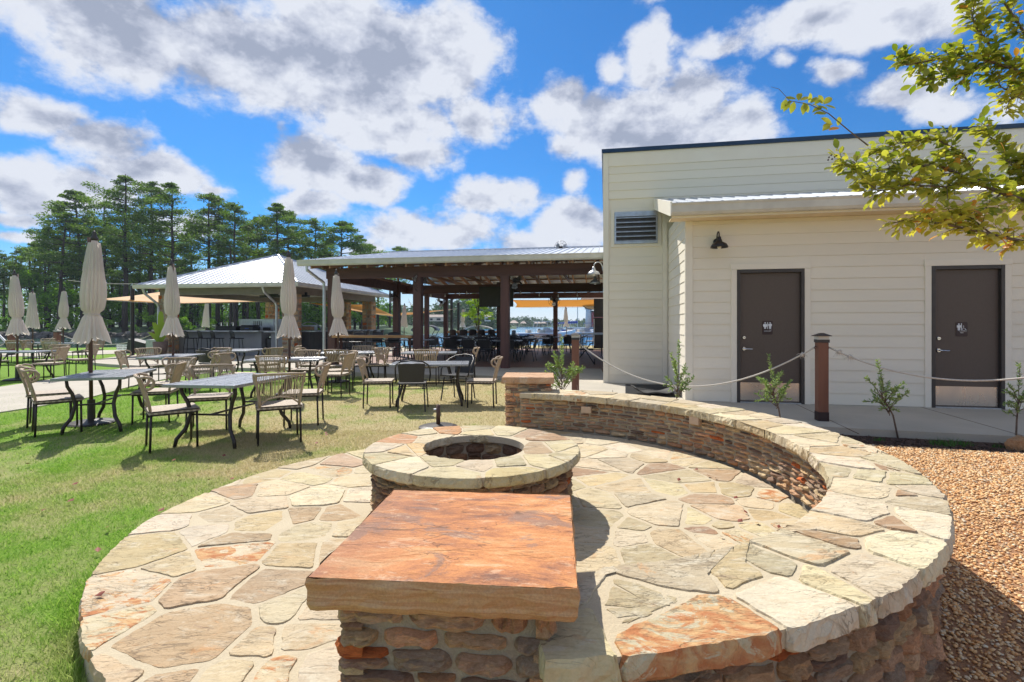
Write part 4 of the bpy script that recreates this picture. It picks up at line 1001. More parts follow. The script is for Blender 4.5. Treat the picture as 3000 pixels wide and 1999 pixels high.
def door_sign(X, Y, kind, label):
    s_, z = on_wall(W0, BU, X, Y); p = W0 + BU*s_ + BV*.044
    th = thing('restroom_sign', label, 'sign', (p.x, p.y, z), BROT)
    w, h, r_ = .078, .112, .018; pts = []
    for (qx, qz, a0) in ((w-r_, h-r_, 0), (-w+r_, h-r_, 90), (-w+r_, -h+r_, 180), (w-r_, -h+r_, 270)):
        pts += [(qx + r_*math.cos(R(a0 + k*22.5)), qz + r_*math.sin(R(a0 + k*22.5))) for k in range(5)]
    n = len(pts); mb = MB(); mb.add([(x, 0, z_) for x, z_ in pts] + [(x, -.006, z_) for x, z_ in pts], [tuple(range(n)), tuple(range(n, 2*n))[::-1]] + [(i, (i+1) % n, n+(i+1) % n, n+i) for i in range(n)]); obj('plate', mb, 'sign_plate', th)
    ic = MB()
    if kind == 0: person_icon(ic, -.038, -.018, .112, True, -.0062); person_icon(ic, .038, -.018, .112, False, -.0062); ic.box(-.0045, .0045, -.0092, -.0062, -.02, .093)
    else:
        person_icon(ic, -.040, -.018, .112, False, -.0062); ic.box(-.010, -.001, -.0092, -.0062, -.02, .093)
        k = MB(); cxw, czw = .026, -.002
        k.tube([(cxw + .021*math.cos(a_), -.0085, czw + .021*math.sin(a_)) for a_ in [2.2 + i*.42 for i in range(12)]], .0028, 6)
        k.tube([(cxw - .004, -.0085, czw + .040), (cxw, -.0085, czw + .014), (cxw + .020, -.0085, czw + .012), (cxw + .030, -.0085, czw - .012), (cxw + .042, -.0085, czw - .010)], .0032, 6); ic.add(k.v, k.f)
        n = 12; ic.add([(cxw - .004 + .0065*math.cos(2*math.pi*i/n), -.009, czw + .051 + .0065*math.sin(2*math.pi*i/n)) for i in range(n)], [tuple(range(n))[::-1]])
    obj('pictogram', ic, 'white_print', th)
    obj('braille_line', MB().box(.018 if kind == 0 else -.035, .066, -.0085, -.0062, -.038, -.0345), 'galvanised', th)
    text('lettering', 'RESTROOM' if kind == 0 else 'MEN', .0205, th, (0, -.0064, -.062), (R(90), 0, 0), 'white_print')
door_sign(1765.5, 753.5, 0, 'small dark plaque with woman and man pictograms and RESTROOM on the left brown door')
door_sign(2214, 757, 1, 'small dark plaque with man and wheelchair pictograms and MEN on the right brown door')
# louvred vent
va, vb = on_wall(W0 + BV*MV + BU*MU, BU, 1412, 489), on_wall(W0 + BV*MV + BU*MU, BU, 1511, 559)
p = bw(MU + va[0], MV - .004); vw, vh = vb[0] - va[0], va[1] - vb[1]
tr('vent_trim', MU + va[0] - .075, MU + va[0] - .002, MV - .002, MV + .03, vb[1] - .06, va[1] + .07); tr('vent_trim', MU + vb[0] + .002, MU + vb[0] + .075, MV - .002, MV + .03, vb[1] - .06, va[1] + .07)
tr('vent_trim', MU + va[0] - .001, MU + vb[0] + .001, MV - .002, MV + .03, va[1] + .001, va[1] + .07); tr('vent_trim', MU + va[0] - .001, MU + vb[0] + .001, MV - .002, MV + .03, vb[1] - .06, vb[1] - .001)
vt = thing('louvre_vent', 'galvanised metal louvre vent in the cream wall above the lean-to corner', 'vent', (p.x, p.y, vb[1]), BROT)
mb = MB(); mb.box(0, .035, -.03, .03, 0, vh); mb.box(vw - .035, vw, -.03, .03, 0, vh); mb.box(.035, vw - .035, -.03, .03, 0, .045); mb.box(.035, vw - .035, -.03, .03, vh - .10, vh); obj('frame', mb, 'galvanised', vt)
obj('backing', MB().box(.035, vw - .035, .02, .028, .045, vh - .10), 'frame_paint', vt)
mb = MB(); mb.add([(.035, -.028, 0), (vw - .035, -.028, 0), (vw - .035, .018, .045), (.035, .018, .045), (.035, -.028, .018), (vw - .035, -.028, .018), (vw - .035, .018, .052), (.035, .018, .052)], [(0,3,2,1), (4,5,6,7), (0,1,5,4), (2,3,7,6)])
bl = mb.mesh('blade'); k = 6
for i in range(k): link('blade', bl, 'galvanised', vt, loc=(0, 0, .05 + (vh - .19)*i/(k - 1)))
# barn lights
def barn_light(loc, rot, label, finish, sc=1.0):
    """wall at local y=0, lamp hangs out towards -y"""
    th = thing('barn_light', label, 'wall lamp', loc, rot); th.scale = (sc, sc, sc)
    k = MB(); k.lathe([(.055, 0), (.055, .018), (.035, .03), (0, .03)], 20); k.v = [(x, -z, y) for x, y, z in k.v]; obj('wall_plate', k, finish, th)
    arc = [(0, -.02, 0)] + [(0, -.115 - .105*math.cos(a_) , .02 + .14*math.sin(a_)) for a_ in [math.pi*i/9 for i in range(10)]][::-1][::-1]
    pts = [(0, -.02, .0), (0, -.03, .06), (0, -.06, .12), (0, -.11, .15), (0, -.17, .14), (0, -.205, .10), (0, -.215, .04)]
    obj('gooseneck', MB().tube(pts, .011, 8), finish, th, smooth=True)
    sh = MB(); sh.lathe([(.026, .05), (.03, .02), (.04, .0), (.045, -.03), (.11, -.065), (.132, -.10), (.140, -.13), (.136, -.13), (.126, -.10), (.10, -.068), (.03, -.035)], 28, (0, -.215, 0)); obj('lamp_shade', sh, finish, th, smooth=True)
    bb = MB(); bb.lathe([(.001, -.155), (.024, -.15), (.032, -.13), (.028, -.10), (.014, -.07)], 16, (0, -.215, 0)); obj('bulb', bb, 'bulb', th, smooth=True)
    return th
s_, z_ = on_wall(W0, BU, 1646, 562); p = W0 + BU*s_ + BV*(-.012)
barn_light((p.x, p.y, z_ + .04), BROT, 'black gooseneck barn light on the cream wall above the left door', 'black_metal', .98)
lw = W0 + BU*(MU - .006)
def side_light(Y, d, label):                         # on the tall block's left wall, hanging out over the walkway
    v_ = (d - W0.y)/BV.y; p = bw(MU - .006, v_); z = CAMZ - (Y - HOR)/F*p.y
    barn_light((p.x, p.y, z), BROT + R(-90), label, 'galvanised', 1.15)
side_light(618, 12.6, 'upper galvanised barn light hanging from the cream wall corner at the pavilion')
side_light(640, 14.4, 'smaller looking galvanised barn light just below the other at the pavilion corner')
# downspout-free base flashing, floor mats by the corner
def mat_on(poly, z, label, name='floor_mat', fold=False):
    th = thing(name, label, 'mat', (0, 0, 0)); obj('base_sheet', MB().prism(poly, z, z + .012), 'mat_rubber', th)
    a, b, c, d = [Vector((*q, 0)) for q in poly]; n = 18; mb = MB()
    for i in range(n):
        s0 = (i + .25)/n; s1 = (i + .75)/n
        q = [a.lerp(b, s0), a.lerp(b, s1), d.lerp(c, s1), d.lerp(c, s0)]; mb.prism([(v.x, v.y) for v in q], z + .0121, z + .022)
    o = obj('rubber_rib', mb, 'mat_rubber', th); o['kind'] = 'stuff'; return th
q = [P(1437, 912, .10), P(1437, 885, .10), P(1538, 886, .10), P(1552, 914, .10)]
mat_on([(v.x, v.y) for v in q], .101, 'black ribbed rubber floor mat lying on the concrete at the inner corner of the building')
th = thing('rolled_mat', 'black rubber mat with a curled up edge lying on the ribbed mat', 'mat', tuple(P(1508, 906, .13)))
mb = MB(); vs = []; fs = []
for i in range(13):
    for j in range(9):
        x = -.42 + .84*i/12; y = -.20 + .4*j/8; h = .05 + .13*max(0, (x - .1)/.32)**2*(1 - .3*j/8) + .10*max(0, (-x - .25)/.17)**1.5 + mnoise.noise((x*4, y*4, 2))*.03
        vs.append((x, y + .1*x, max(.012, h)))
for i in range(12):
    for j in range(8): a = i*9 + j; fs.append((a, a+9, a+10, a+1))
mb.add(vs, fs); o = obj('rubber_sheet', mb, 'mat_rubber', th, smooth=True); m_ = o.modifiers.new('thickness', 'SOLIDIFY'); m_.thickness = .012

# ------------------------------------------------------------------ posts and ropes
def rope_post(loc, h, label, w=.10, lean=0):
    th = thing('rope_post', label, 'post', loc, BROT)
    obj('shaft', MB().box(-w/2, w/2, -w/2, w/2, .22, h - .115), 'post_wood', th, bevel=.004)
    obj('base_sleeve', MB().box(-w/2 - .003, w/2 + .003, -w/2 - .003, w/2 + .003, -.12, .22), 'post_boot', th)
    c = MB(); hw = w/2 + .008; c.box(-hw, hw, -hw, hw, h - .115, h - .075); c.box(-hw - .02, hw + .02, -hw - .02, hw + .02, h - .03, h - .022)
    a = hw + .02; b = len(c.v); c.add([(-a, -a, h - .022), (a, -a, h - .022), (a, a, h - .022), (-a, a, h - .022), (-.02, -.02, h + .012), (.02, -.02, h + .012), (.02, .02, h + .012), (-.02, .02, h + .012)], [(0,1,5,4), (1,2,6,5), (2,3,7,6), (3,0,4,7), (4,5,6,7)])
    obj('solar_cap', c, 'lamp_cap', th); obj('lens', MB().box(-hw + .004, hw - .004, -hw + .004, hw - .004, h - .075, h - .03), 'lamp_lens', th)
    k = MB()
    for sx_ in (-1, 1): k.tube([(sx_*(w/2 - .005), 0, h - .17), (sx_*(w/2 + .02), 0, h - .17), (sx_*(w/2 + .03), 0, h - .185), (sx_*(w/2 + .02), 0, h - .20)], .005, 6)
    obj('eye_bolt', k, 'black_metal', th); return th
P1, P2, P3 = Vector((1.13, 9.0, .0)), Vector((4.15, 6.77, .0)), Vector((6.55, 5.25, .0))
rope_post(tuple(P1), 1.23, 'brown wooden post with pale cap beside the shrub nearest the stone pillar', .125)
rope_post(tuple(P2), 1.26, 'brown wooden post with dark cap standing between the two doors', .125)
rope_post(tuple(P3), 1.26, 'brown wooden rope post outside the right edge of the walkway garden', .125)
def rope(a, b, sag, label, r_=.011, frays=(), name='rope'):
    a = Vector(a); b = Vector(b); pts = []
    for i in range(25):
        t2 = i/24; p = a.lerp(b, t2); p.z -= sag*4*t2*(1 - t2); pts.append(p)
    th = thing(name, label, 'rope', tuple(a)); mb = MB(); mb.tube([p - a for p in pts], r_, 7); obj('strand', mb, 'rope', th, smooth=True)
    for t2 in frays:
        k = min(24, max(0, int(t2*24))); c = pts[k] - a; fb = MB()
        for _ in range(26):
            d = Vector((rng.uniform(-1, 1), rng.uniform(-.6, .6), rng.uniform(-1.3, .5)))*rng.uniform(.03, .085); s0 = c + Vector((rng.uniform(-.03, .03), 0, rng.uniform(-.01, .01)))
            fb.tube([s0, s0 + d*.5 + Vector((0, 0, .01)), s0 + d], [.0035, .0028, .0012], 4)
        fb.lathe([(0.001, -.03), (.02, -.02), (.022, .01), (.001, .03)], 8, tuple(c)); obj('frayed_knot', fb, 'rope', th)
    return th
rope((1.19, 8.98, 1.05), (4.07, 6.79, 1.08), .64, 'pale sagging rope hung between the two brown posts left of the right door', frays=(.97,))
rope((4.23, 6.74, 1.08), (6.47, 5.27, 1.10), .37, 'pale sagging rope running from the middle post across the right door', frays=(.055, .09))

# ------------------------------------------------------------------ timber pavilion
pav = thing('timber_pavilion', 'open timber pavilion with dark red brown beams and low metal roof beside the lake', 'pavilion', tuple(B0), PROT)
def post(u, v, w=.25, z1=3.16): return obj('post', MB().box(u - w/2, u + w/2, v - w/2, v + w/2, .05, z1), 'timber_post', pav, bevel=.008)
for (u, v, w) in ((-5.55, 0, .25), (-2.72, 0, .25), (0, 0, .25), (-5.55, 5.0, .25), (-1.40, 6.0, .24), (-5.55, 11.6, .22), (.40, 11.6, .22), (-5.55, 8.6, .2)): post(u, v, w)
def beam(u0, u1, v0, v1, z0, z1): return obj('beam', MB().box(u0, u1, v0, v1, z0, z1), 'timber', pav, bevel=.006)
beam(-5.72, 2.85, -.128, .002, 2.83, 3.16)
beam(-5.72, 2.85, 5.93, 6.07, 2.72, 3.08); beam(-5.72, 2.85, 11.53, 11.67, 2.78, 3.06)
beam(-5.62, -5.48, .004, 11.5, 2.76, 3.08)
ZE, ZRG, RVm = 3.33, 4.52, 6.0                       # eave and ridge heights of the roof
def zroof(v): return ZE + (ZRG - ZE)*(1 - abs(v - RVm)/(RVm + .72))
rf = MB(); hv = RVm + .72; U0, U1 = -6.25, 2.9
zmid = ZRG
for (va_, za, vb_, zb) in ((-.72, ZE, RVm, ZRG), (RVm, ZRG, 12.72, ZE)):
    rf.add([(U0, va_, za), (U1, va_, za), (U1, vb_, zb), (U0 + .0, vb_, zb), (U0, va_, za - .02), (U1, va_, za - .02), (U1, vb_, zb - .02), (U0, vb_, zb - .02)], [(0,1,2,3), (7,6,5,4), (0,4,5,1), (3,7,4,0), (1,5,6,2)])
obj('roof_panel', rf, 'roof_metal', pav)
def ribmesh(v0, z0, v1, z1, w=.022, h=.026):
    m = MB(); m.add([(-w, v0, z0), (w, v0, z0), (w*.5, v0, z0 + h), (-w*.5, v0, z0 + h), (-w, v1, z1), (w, v1, z1), (w*.5, v1, z1 + h), (-w*.5, v1, z1 + h)], [(0,1,2,3), (0,4,5,1), (1,5,6,2), (2,6,7,3), (3,7,4,0), (4,7,6,5)]); return m.mesh('roof_rib')
ra = ribmesh(-.72, ZE, RVm, ZRG); u = U0 + .03
while u < U1: link('roof_rib', ra, 'roof_metal', pav, loc=(u, 0, .001)); u += .229
obj('ridge_cap', MB().tube([(U0 - .02, RVm, ZRG + .02), (U1, RVm, ZRG + .02)], .05, 6), 'roof_metal', pav)
# rafters and purlins under the metal
rfm = MB(); rfm.add([(-.022, -.66, ZE - .24), (.022, -.66, ZE - .24), (.022, -.66, ZE - .075), (-.022, -.66, ZE - .075), (-.022, RVm, ZRG - .24), (.022, RVm, ZRG - .24), (.022, RVm, ZRG - .075), (-.022, RVm, ZRG - .075)], [(0,1,2,3), (0,4,5,1), (1,5,6,2), (2,6,7,3), (3,7,4,0), (4,7,6,5)]); rfm = rfm.mesh('rafter')
rfb = MB(); rfb.add([(-.022, 12.66, ZE - .24), (.022, 12.66, ZE - .24), (.022, 12.66, ZE - .075), (-.022, 12.66, ZE - .075), (-.022, RVm, ZRG - .24), (.022, RVm, ZRG - .24), (.022, RVm, ZRG - .075), (-.022, RVm, ZRG - .075)], [(0,1,2,3), (0,4,5,1), (1,5,6,2), (2,6,7,3), (3,7,4,0), (4,7,6,5)]); rfb = rfb.mesh('rafter')
web = MB()
for (v0, z0, v1, z1) in ((.3, 3.2, 2.2, zroof(2.2) - .2), (2.2, zroof(2.2) - .2, 3.6, 3.2), (3.6, 3.2, 5.0, zroof(5) - .25), (5.0, zroof(5) - .25, 6, 3.2)): web.bar((0, v0, z0), (0, v1, z1), .04, .09)
web.bar((0, -.1, 3.2), (0, 12.0, 3.2), .04, .11); wm = web.mesh('truss_web')
u = -5.9; i = 0
while u < 2.8:
    link('rafter', rfm, 'rafter', pav, loc=(u, 0, 0)); link('rafter', rfb, 'rafter', pav, loc=(u, 0, 0))
    if i % 2 == 0: link('truss_web', wm, 'rafter', pav, loc=(u + .05, 0, 0))
    u += .61; i += 1
pm = MB().box(U0 + .1, U1 - .05, -.045, .045, -.02, .02).mesh('purlin')
for v in (-.5, .4, 1.3, 2.2, 3.1, 4.0, 4.9, 5.8, 6.6, 7.6, 8.6, 9.6, 10.6, 11.6, 12.5): link('purlin', pm, 'rafter', pav, loc=(0, v, zroof(v) - .044))
prof = [(-.70, ZE - .16), (-.80, ZE - .16), (-.83, ZE - .12), (-.835, ZE - .03), (-.85, ZE), (-.85, ZE + .012), (-.70, ZE + .012)]
g_ = MB(); g_.add([(U0 - .02, y, z) for y, z in prof] + [(U1, y, z) for y, z in prof], [(i, (i+1) % 7, 7 + (i+1) % 7, 7 + i) for i in range(7)] + [tuple(range(7))[::-1], tuple(range(7, 14))]); obj('gutter', g_, 'gutter_paint', pav)
obj('downspout', MB().tube([(-5.98, -.76, ZE - .15), (-5.98, -.76, ZE - .28), (-5.85, -.40, ZE - .50), (-5.76, -.19, ZE - .62), (-5.76, -.17, ZE - .8), (-5.76, -.17, .12)], .045, 8), 'galvanised', pav)
# rail bar between the first two posts and along the lake side
bar1 = thing('bar_ledge', 'long honey coloured timber bar ledge between the two left front posts of the pavilion', 'bar counter', tuple(pw(-4.13, .0)), PROT)
obj('ledge_board', MB().box(-1.38, 1.26, -.16, .16, .98, 1.06), 'light_timber', bar1, bevel=.006)
for x in (-1.2, 1.1): obj('bracket', MB().bar((x, .1, .45), (x, .1, .98), .06, .06), 'timber', bar1)
bar2 = thing('bar_ledge', 'honey coloured timber bar ledge on the lake side of the pavilion', 'bar counter', tuple(pw(-3.3, 11.6)), PROT)
obj('ledge_board', MB().box(-2.1, 1.0, -.25, .2, .94, 1.05), 'light_timber', bar2, bevel=.006)
for x in (-2.0, .9): obj('bracket', MB().bar((x, .0, .09), (x, .0, .94), .08, .08), 'timber', bar2)
# string lights, television, wall fans
def local_pav(X, Y, v):                              # point on a plane of constant depth v in the pavilion
    s_, z = on_wall(B0 + PV*v, PU, X, Y); return s_, z
def fan(X, Y, v, rot, label, r_=.30, finish='black_metal'):
    s_, z = local_pav(X, Y, v); p = pw(s_, v, z); th = thing('wall_fan', label, 'fan', tuple(p), PROT + rot)
    cg = MB()
    for rr_ in (1.0, .66, .33): cg.tube([(r_*rr_*math.cos(a_), -.06 - .04*(1 - rr_), r_*rr_*math.sin(a_)) for a_ in [2*math.pi*i/24 for i in range(25)]], .006, 4, False)
    for i in range(12): a_ = math.pi*i/6; cg.tube([(0, -.11, 0), (r_*.5*math.cos(a_), -.095, r_*.5*math.sin(a_)), (r_*math.cos(a_), -.06, r_*math.sin(a_)), (r_*.8*math.cos(a_), .05, r_*.8*math.sin(a_))], .004, 4, False)
    obj('cage', cg, finish, th)
    for i in range(3):
        a_ = 2*math.pi*i/3 + .5; b = MB(); c_, s2 = math.cos(a_), math.sin(a_)
        q = [(.04, -.02), (.12, -.10), (.24, -.11), (.27, .0), (.22, .07), (.10, .05), (.04, .03)]
        b.add([(x*c_ - y*s2, -.03 + y*.35, x*s2 + y*c_) for x, y in q] + [(x*c_ - y*s2, -.024 + y*.35, x*s2 + y*c_) for x, y in q], [tuple(range(7)), tuple(range(7, 14))[::-1]]); obj('blade', b, 'galvanised', th)
    m_ = MB(); m_.lathe([(.001, -.10), (.07, -.09), (.085, 0), (.07, .12), (.001, .14)], 14); m_.v = [(x, z, y) for x, y, z in m_.v]; obj('motor', m_, finish, th, smooth=True)
    obj('bracket', MB().bar((0, .12, 0), (0, .30, -.12), .04, .04), finish, th)
fan(1290, 571*1, 5.6, R(-25), 'black wall fan at the left rear of the pavilion by the beam corner')
fan(961, 650, -.0, R(70), 'black wall fan partly hidden behind the umbrella at the pavilion corner post')
fan(1285, 715, 11.2, R(-10), 'wall fan with pale blades on the back post beside the lake view') if False else None
def fan_src(x, y, v, rot, label, r_=.30): fan(x/1.275, y/1.275, v, rot, label, r_)
fan_src(1150, 866, 4.7, R(-50), 'black wall fan on the left rear post near the stone column')
fan_src(1228, 824, .4, R(30), 'black wall fan under the front beam beside the second front post')
fan_src(1512, 822, .4, R(-30), 'dark wall fan under the front beam right of the middle post')
fan_src(1293, 886, 11.3, R(0), 'wall fan with pale blades mounted on the rear post framing the lake')
fan_src(1624, 882, 11.3, R(0), 'wall fan mounted on the rear post in front of the yellow shade')
s_, z = local_pav((1403 + 1505)/2/1.275, 870/1.275, 5.8); p = pw(s_, 5.78, z)
tv = thing('television', 'large black flat screen television mounted under the middle beam of the pavilion', 'television', tuple(p), PROT)
obj('casing', MB().box(-.72, .72, -.03, .04, -.42, .42), 'black_metal', tv, bevel=.01); obj('screen', MB().box(-.69, .69, -.034, -.031, -.385, .395), 'frame_paint', tv)
def bulbs(path, n, label, drop=.05, name='string_light'):
    th = thing(name, label, 'string lights', tuple(path[0])); o0 = Vector(path[0]); pts = []
    for a, b in zip(path, path[1:]):
        a, b = Vector(a), Vector(b)
        for i in range(9): t2 = i/8; p = a.lerp(b, t2); p.z -= (b-a).length*.04*4*t2*(1-t2); pts.append(p)
    obj('cable', MB().tube([p - o0 for p in pts], .006, 4), 'black_metal', th)
    bm = MB().lathe([(.012, 0), (.014, -.05), (.028, -.075), (.03, -.10), (.018, -.125), (.001, -.13)], 10).mesh('bulb', True)
    for i in range(n):
        q = pts[int((i + .5)/n*(len(pts) - 1))] - o0; link('bulb', bm, 'bulb', th, loc=tuple(q))
bulbs([pw(-5.3, 5.8, 2.78), pw(-2.8, 5.86, 2.8), pw(-.5, 5.86, 2.78), pw(2.6, 5.86, 2.74)], 12, 'string of clear bulbs along the middle beam of the pavilion')
bulbs([pw(-5.6, 8.0, 2.6), pw(-9.5, 16, 3.1)], 6, 'string of clear bulbs running from the left rear post towards the lake')
# ------------------------------------------------------------------ bar pavilion with hipped roof
E0 = Vector((-8.34, 19.6, 0)); hip = thing('bar_pavilion', 'open bar pavilion with stone columns and pale hipped metal roof', 'pavilion', tuple(E0), PROT)
HW, HD, HZ, HA = 7.3, 8.4, 3.02, 4.72
c0, c1, c2, c3, ap = (-HW, 0, HZ), (0, 0, HZ), (0, HD, HZ), (-HW, HD, HZ), (-HW/2 - .05, 4.1, HA)
rf = MB(); rf.add([c0, c1, c2, c3, ap], [(0, 1, 4), (1, 2, 4), (2, 3, 4), (3, 0, 4), (3, 2, 1, 0)]); obj('roof', rf, 'roof_metal', hip)
def hip_ribs(a, b, n):
    a, b, tp = Vector(a), Vector(b), Vector(ap)
    for i in range(1, n):
        s_ = i/n; foot = a.lerp(b, s_)
        # run straight up the slope (perpendicular to the eave) until it meets a hip
        e_ = (b - a).normalized(); t_apex = (tp - a).dot(e_)/(b - a).length; k = s_/t_apex if s_ < t_apex else (1 - s_)/(1 - t_apex)
        up = tp - (a + e_*(tp - a).dot(e_)); top = foot + up*k
        m = MB(); m.bar(foot + Vector((0, 0, .012)), top + Vector((0, 0, .012)), .045, .032); obj('roof_rib', m, 'roof_metal', hip)
hip_ribs(c0, c1, 25); hip_ribs(c1, c2, 25)
for a in (c0, c1, c2): obj('hip_cap', MB().tube([Vector(a) + Vector((0, 0, .01)), Vector(ap) + Vector((0, 0, .02))], .055, 6), 'roof_metal', hip)
def gut(a, b):
    a, b = Vector(a), Vector(b); d = (b - a).normalized(); out = d.cross(Vector((0, 0, 1)))
    m = MB(); pr = [(0, -.15), (.09, -.15), (.12, -.10), (.125, -.02), (.14, .01), (0, .01)]; n = len(pr)
    m.add([a + out*x + Vector((0, 0, z)) for x, z in pr] + [b + out*x + Vector((0, 0, z)) for x, z in pr], [(i, (i+1) % n, n+(i+1) % n, n+i) for i in range(n)] + [tuple(range(n))[::-1], tuple(range(n, 2*n))]); obj('gutter', m, 'gutter_paint', hip)
gut((-HW - .1, 0, HZ), (.1, 0, HZ)); gut((0, -.1, HZ), (0, HD, HZ))
obj('header_beam', MB().box(-HW + .55, -.55, .55, .80, 2.64, 2.90), 'taupe_paint', hip); obj('header_beam', MB().box(-.80, -.55, .81, HD - .5, 2.64, 2.90), 'taupe_paint', hip); obj('header_beam', MB().box(-HW + .55, -HW + .8, .81, HD - .5, 2.64, 2.90), 'taupe_paint', hip); obj('header_beam', MB().box(-HW + .81, -.81, HD - .8, HD - .55, 2.64, 2.90), 'taupe_paint', hip)
obj('ceiling', MB().box(-HW + .1, -.1, .1, HD - .1, 2.90, 2.93), 'taupe_paint', hip)
def column(u, v, w=.56, stones=True):
    c = obj('column', MB().box(u - w/2 + .02, u + w/2 - .02, v - w/2 + .02, v + w/2 - .02, .05, 2.64), 'wall_mortar', hip)
    for f in (0, 1):
        na = -math.pi/2 + f*math.pi/2; n_ = Vector((math.cos(na), math.sin(na), 0)); td = Vector((-n_.y, n_.x, 0))
        for (s_, z, L, hh) in courses(w, .1, 2.64, .22, .16, .34, .03):
            p = Vector((u, v, z)) + n_*(w/2 - .03) + td*(s_ - w/2); place_stone(c, tuple(p), na, L, hh, .10, PM_N, 1.15)
for (u, v) in ((-HW + .75, .8), (-.75, .8), (-.75, HD - .75), (-HW + .75, HD - .75), (-2.2, HD - .75)): column(u, v)
obj('downspout', MB().tube([(-HW + .35, -.06, HZ - .15), (-HW + .38, .0, HZ - .35), (-HW + .6, .38, HZ - .75), (-HW + .62, .42, HZ - .9), (-HW + .62, .42, .1)], .05, 8), 'galvanised', hip)
obj('downspout', MB().tube([(-1.45, -.06, HZ - .15), (-1.42, .0, HZ - .35), (-1.2, .38, HZ - .75), (-1.18, .42, HZ - .9), (-1.18, .42, .1)], .05, 8), 'galvanised', hip)
def hw(u, v, z=0): return E0 + PU*u + PV*v + Vector((0, 0, z))
def hip_u(X, v): return on_wall(E0 + PV*v, PU, X/1.275, 900)[0]
bc = thing('bar_counter', 'long grey bar counter with pale stone top under the hipped pavilion', 'bar counter', tuple(hw(hip_u(640, 1.2), 1.25, .09)), PROT)
wd = (hip_u(765, 1.2) - hip_u(522, 1.2))/2
obj('counter_front', MB().box(-wd, wd, 0, .5, 0, 1.0), 'bar_front', bc); obj('counter_top', MB().box(-wd - .06, wd + .06, -.28, .55, 1.001, 1.05), 'bar_top', bc, bevel=.006)
bc2 = thing('bar_counter', 'short pale bar counter right of the steel equipment under the hipped pavilion', 'bar counter', tuple(hw(hip_u(818, 1.2), 1.25, .09)), PROT)
obj('counter_front', MB().box(-.42, .42, 0, .45, 0, .98), 'bar_front', bc2); obj('counter_top', MB().box(-.62, .55, -.2, .5, .981, 1.03), 'bar_top', bc2, bevel=.006)
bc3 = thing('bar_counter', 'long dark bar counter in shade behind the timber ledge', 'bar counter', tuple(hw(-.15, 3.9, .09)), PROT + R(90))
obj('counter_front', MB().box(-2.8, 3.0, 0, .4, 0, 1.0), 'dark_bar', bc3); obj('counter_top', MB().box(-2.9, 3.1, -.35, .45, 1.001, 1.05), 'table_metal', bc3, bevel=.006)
# equipment on and behind the bar
def kit(name, label, cat, px0, px1, yt, v, h0, build):
    u0, u1 = hip_u(px0, v), hip_u(px1, v); z = on_wall(E0 + PV*v, PU, (px0 + px1)/2/1.275, yt/1.275)[1]
    p = hw((u0 + u1)/2, v, h0); th = thing(name, label, cat, tuple(p), PROT); build(th, (u1 - u0)/2, z - h0); return th
def oven(th, w, h):
    obj('cabinet', MB().box(-w, w, 0, .8, 0, h), 'galvanised', th, bevel=.01)
    for i in range(5): obj('vent_slot', MB().box(-w + .75 + i*.09, -w + .79 + i*.09, -.004, -.001, h - .32, h - .1), 'frame_paint', th)
    obj('control_panel', MB().box(w - .5, w - .12, -.012, -.001, h - .55, h - .38), 'frame_paint', th); obj('foot', MB().box(-w + .05, w - .05, .05, .7, -.05, -.001), 'frame_paint', th)
kit('pizza_oven', 'stainless steel oven cabinet with side vents behind the bar', 'oven', 700, 800, 935, 2.6, .14, oven)
def cooler(th, w, h):
    obj('body', MB().box(-w, w, 0, .5, 0, h*.75), 'black_metal', th, bevel=.03); obj('lid', MB().box(-w*.9, w*.9, .02, .48, h*.76, h), 'black_metal', th, bevel=.04); obj('label_stripe', MB().box(-w*.2, w*.35, -.006, -.001, h*.3, h*.45), 'boat_blue', th)
kit('drink_cooler', 'black drinks cooler with a small blue badge on the bar top', 'cooler', 702, 741, 953, 1.5, 1.142, cooler)
def sink(th, w, h):
    obj('basin', MB().box(-w, w, 0, .4, 0, h*.55), 'black_metal', th, bevel=.02)
    for i in range(3): obj('tap', MB().tube([(-w*.6 + i*w*.6, .1, h*.5), (-w*.6 + i*w*.6, .1, h), (-w*.6 + i*w*.6, .0, h*.95), (-w*.6 + i*w*.6, -.03, h*.8)], .018, 6), 'chrome', th)
kit('beer_taps', 'dark tap station with chrome taps on the bar top', 'beer taps', 632, 690, 945, 1.5, 1.142, sink)
def crate(th, w, h):
    obj('bin', MB().box(-w, w, 0, .3, 0, h), 'light_timber', th, bevel=.01); obj('bin_rim', MB().box(-w - .01, w + .01, -.01, .31, h, h + .02), 'post_wood', th)
kit('wooden_crate', 'small tan wooden box on the dark bar counter', 'crate', 884, 910, 958, 3.2, 1.145, crate)
def hose(th, w, h):
    pts = [(-w, 0, 0), (-w*.9, 0, h*.6), (-w*.3, 0, h*.97), (w*.4, 0, h*.85), (w*.9, 0, h*.35), (w, 0, 0)]; obj('frame', MB().tube(pts, .025, 6), 'galvanised', th, smooth=True); obj('glass', MB().box(-w*.8, w*.6, .02, .026, 0, h*.6), 'galvanised', th)
kit('sneeze_guard', 'curved glass guard on a chrome hoop over the bar', 'glass guard', 878, 942, 943, 4.2, 1.14, hose)
def keg(th, w, h):
    obj('body', MB().lathe([(w*.8, 0), (w, .06), (w, h*.45), (w*.93, h*.5), (w, h*.55), (w, h*.93), (w*.7, h)], 18), 'boat_blue' if False else 'dark_bar', th, smooth=True); obj('lid', MB().lathe([(w*.5, h), (w*.5, h + .05), (0.01, h + .07)], 12), 'chrome', th)
kit('waste_bin', 'dark round waste bin between the two pale bar counters', 'bin', 781, 806, 990, 1.6, .09, keg)
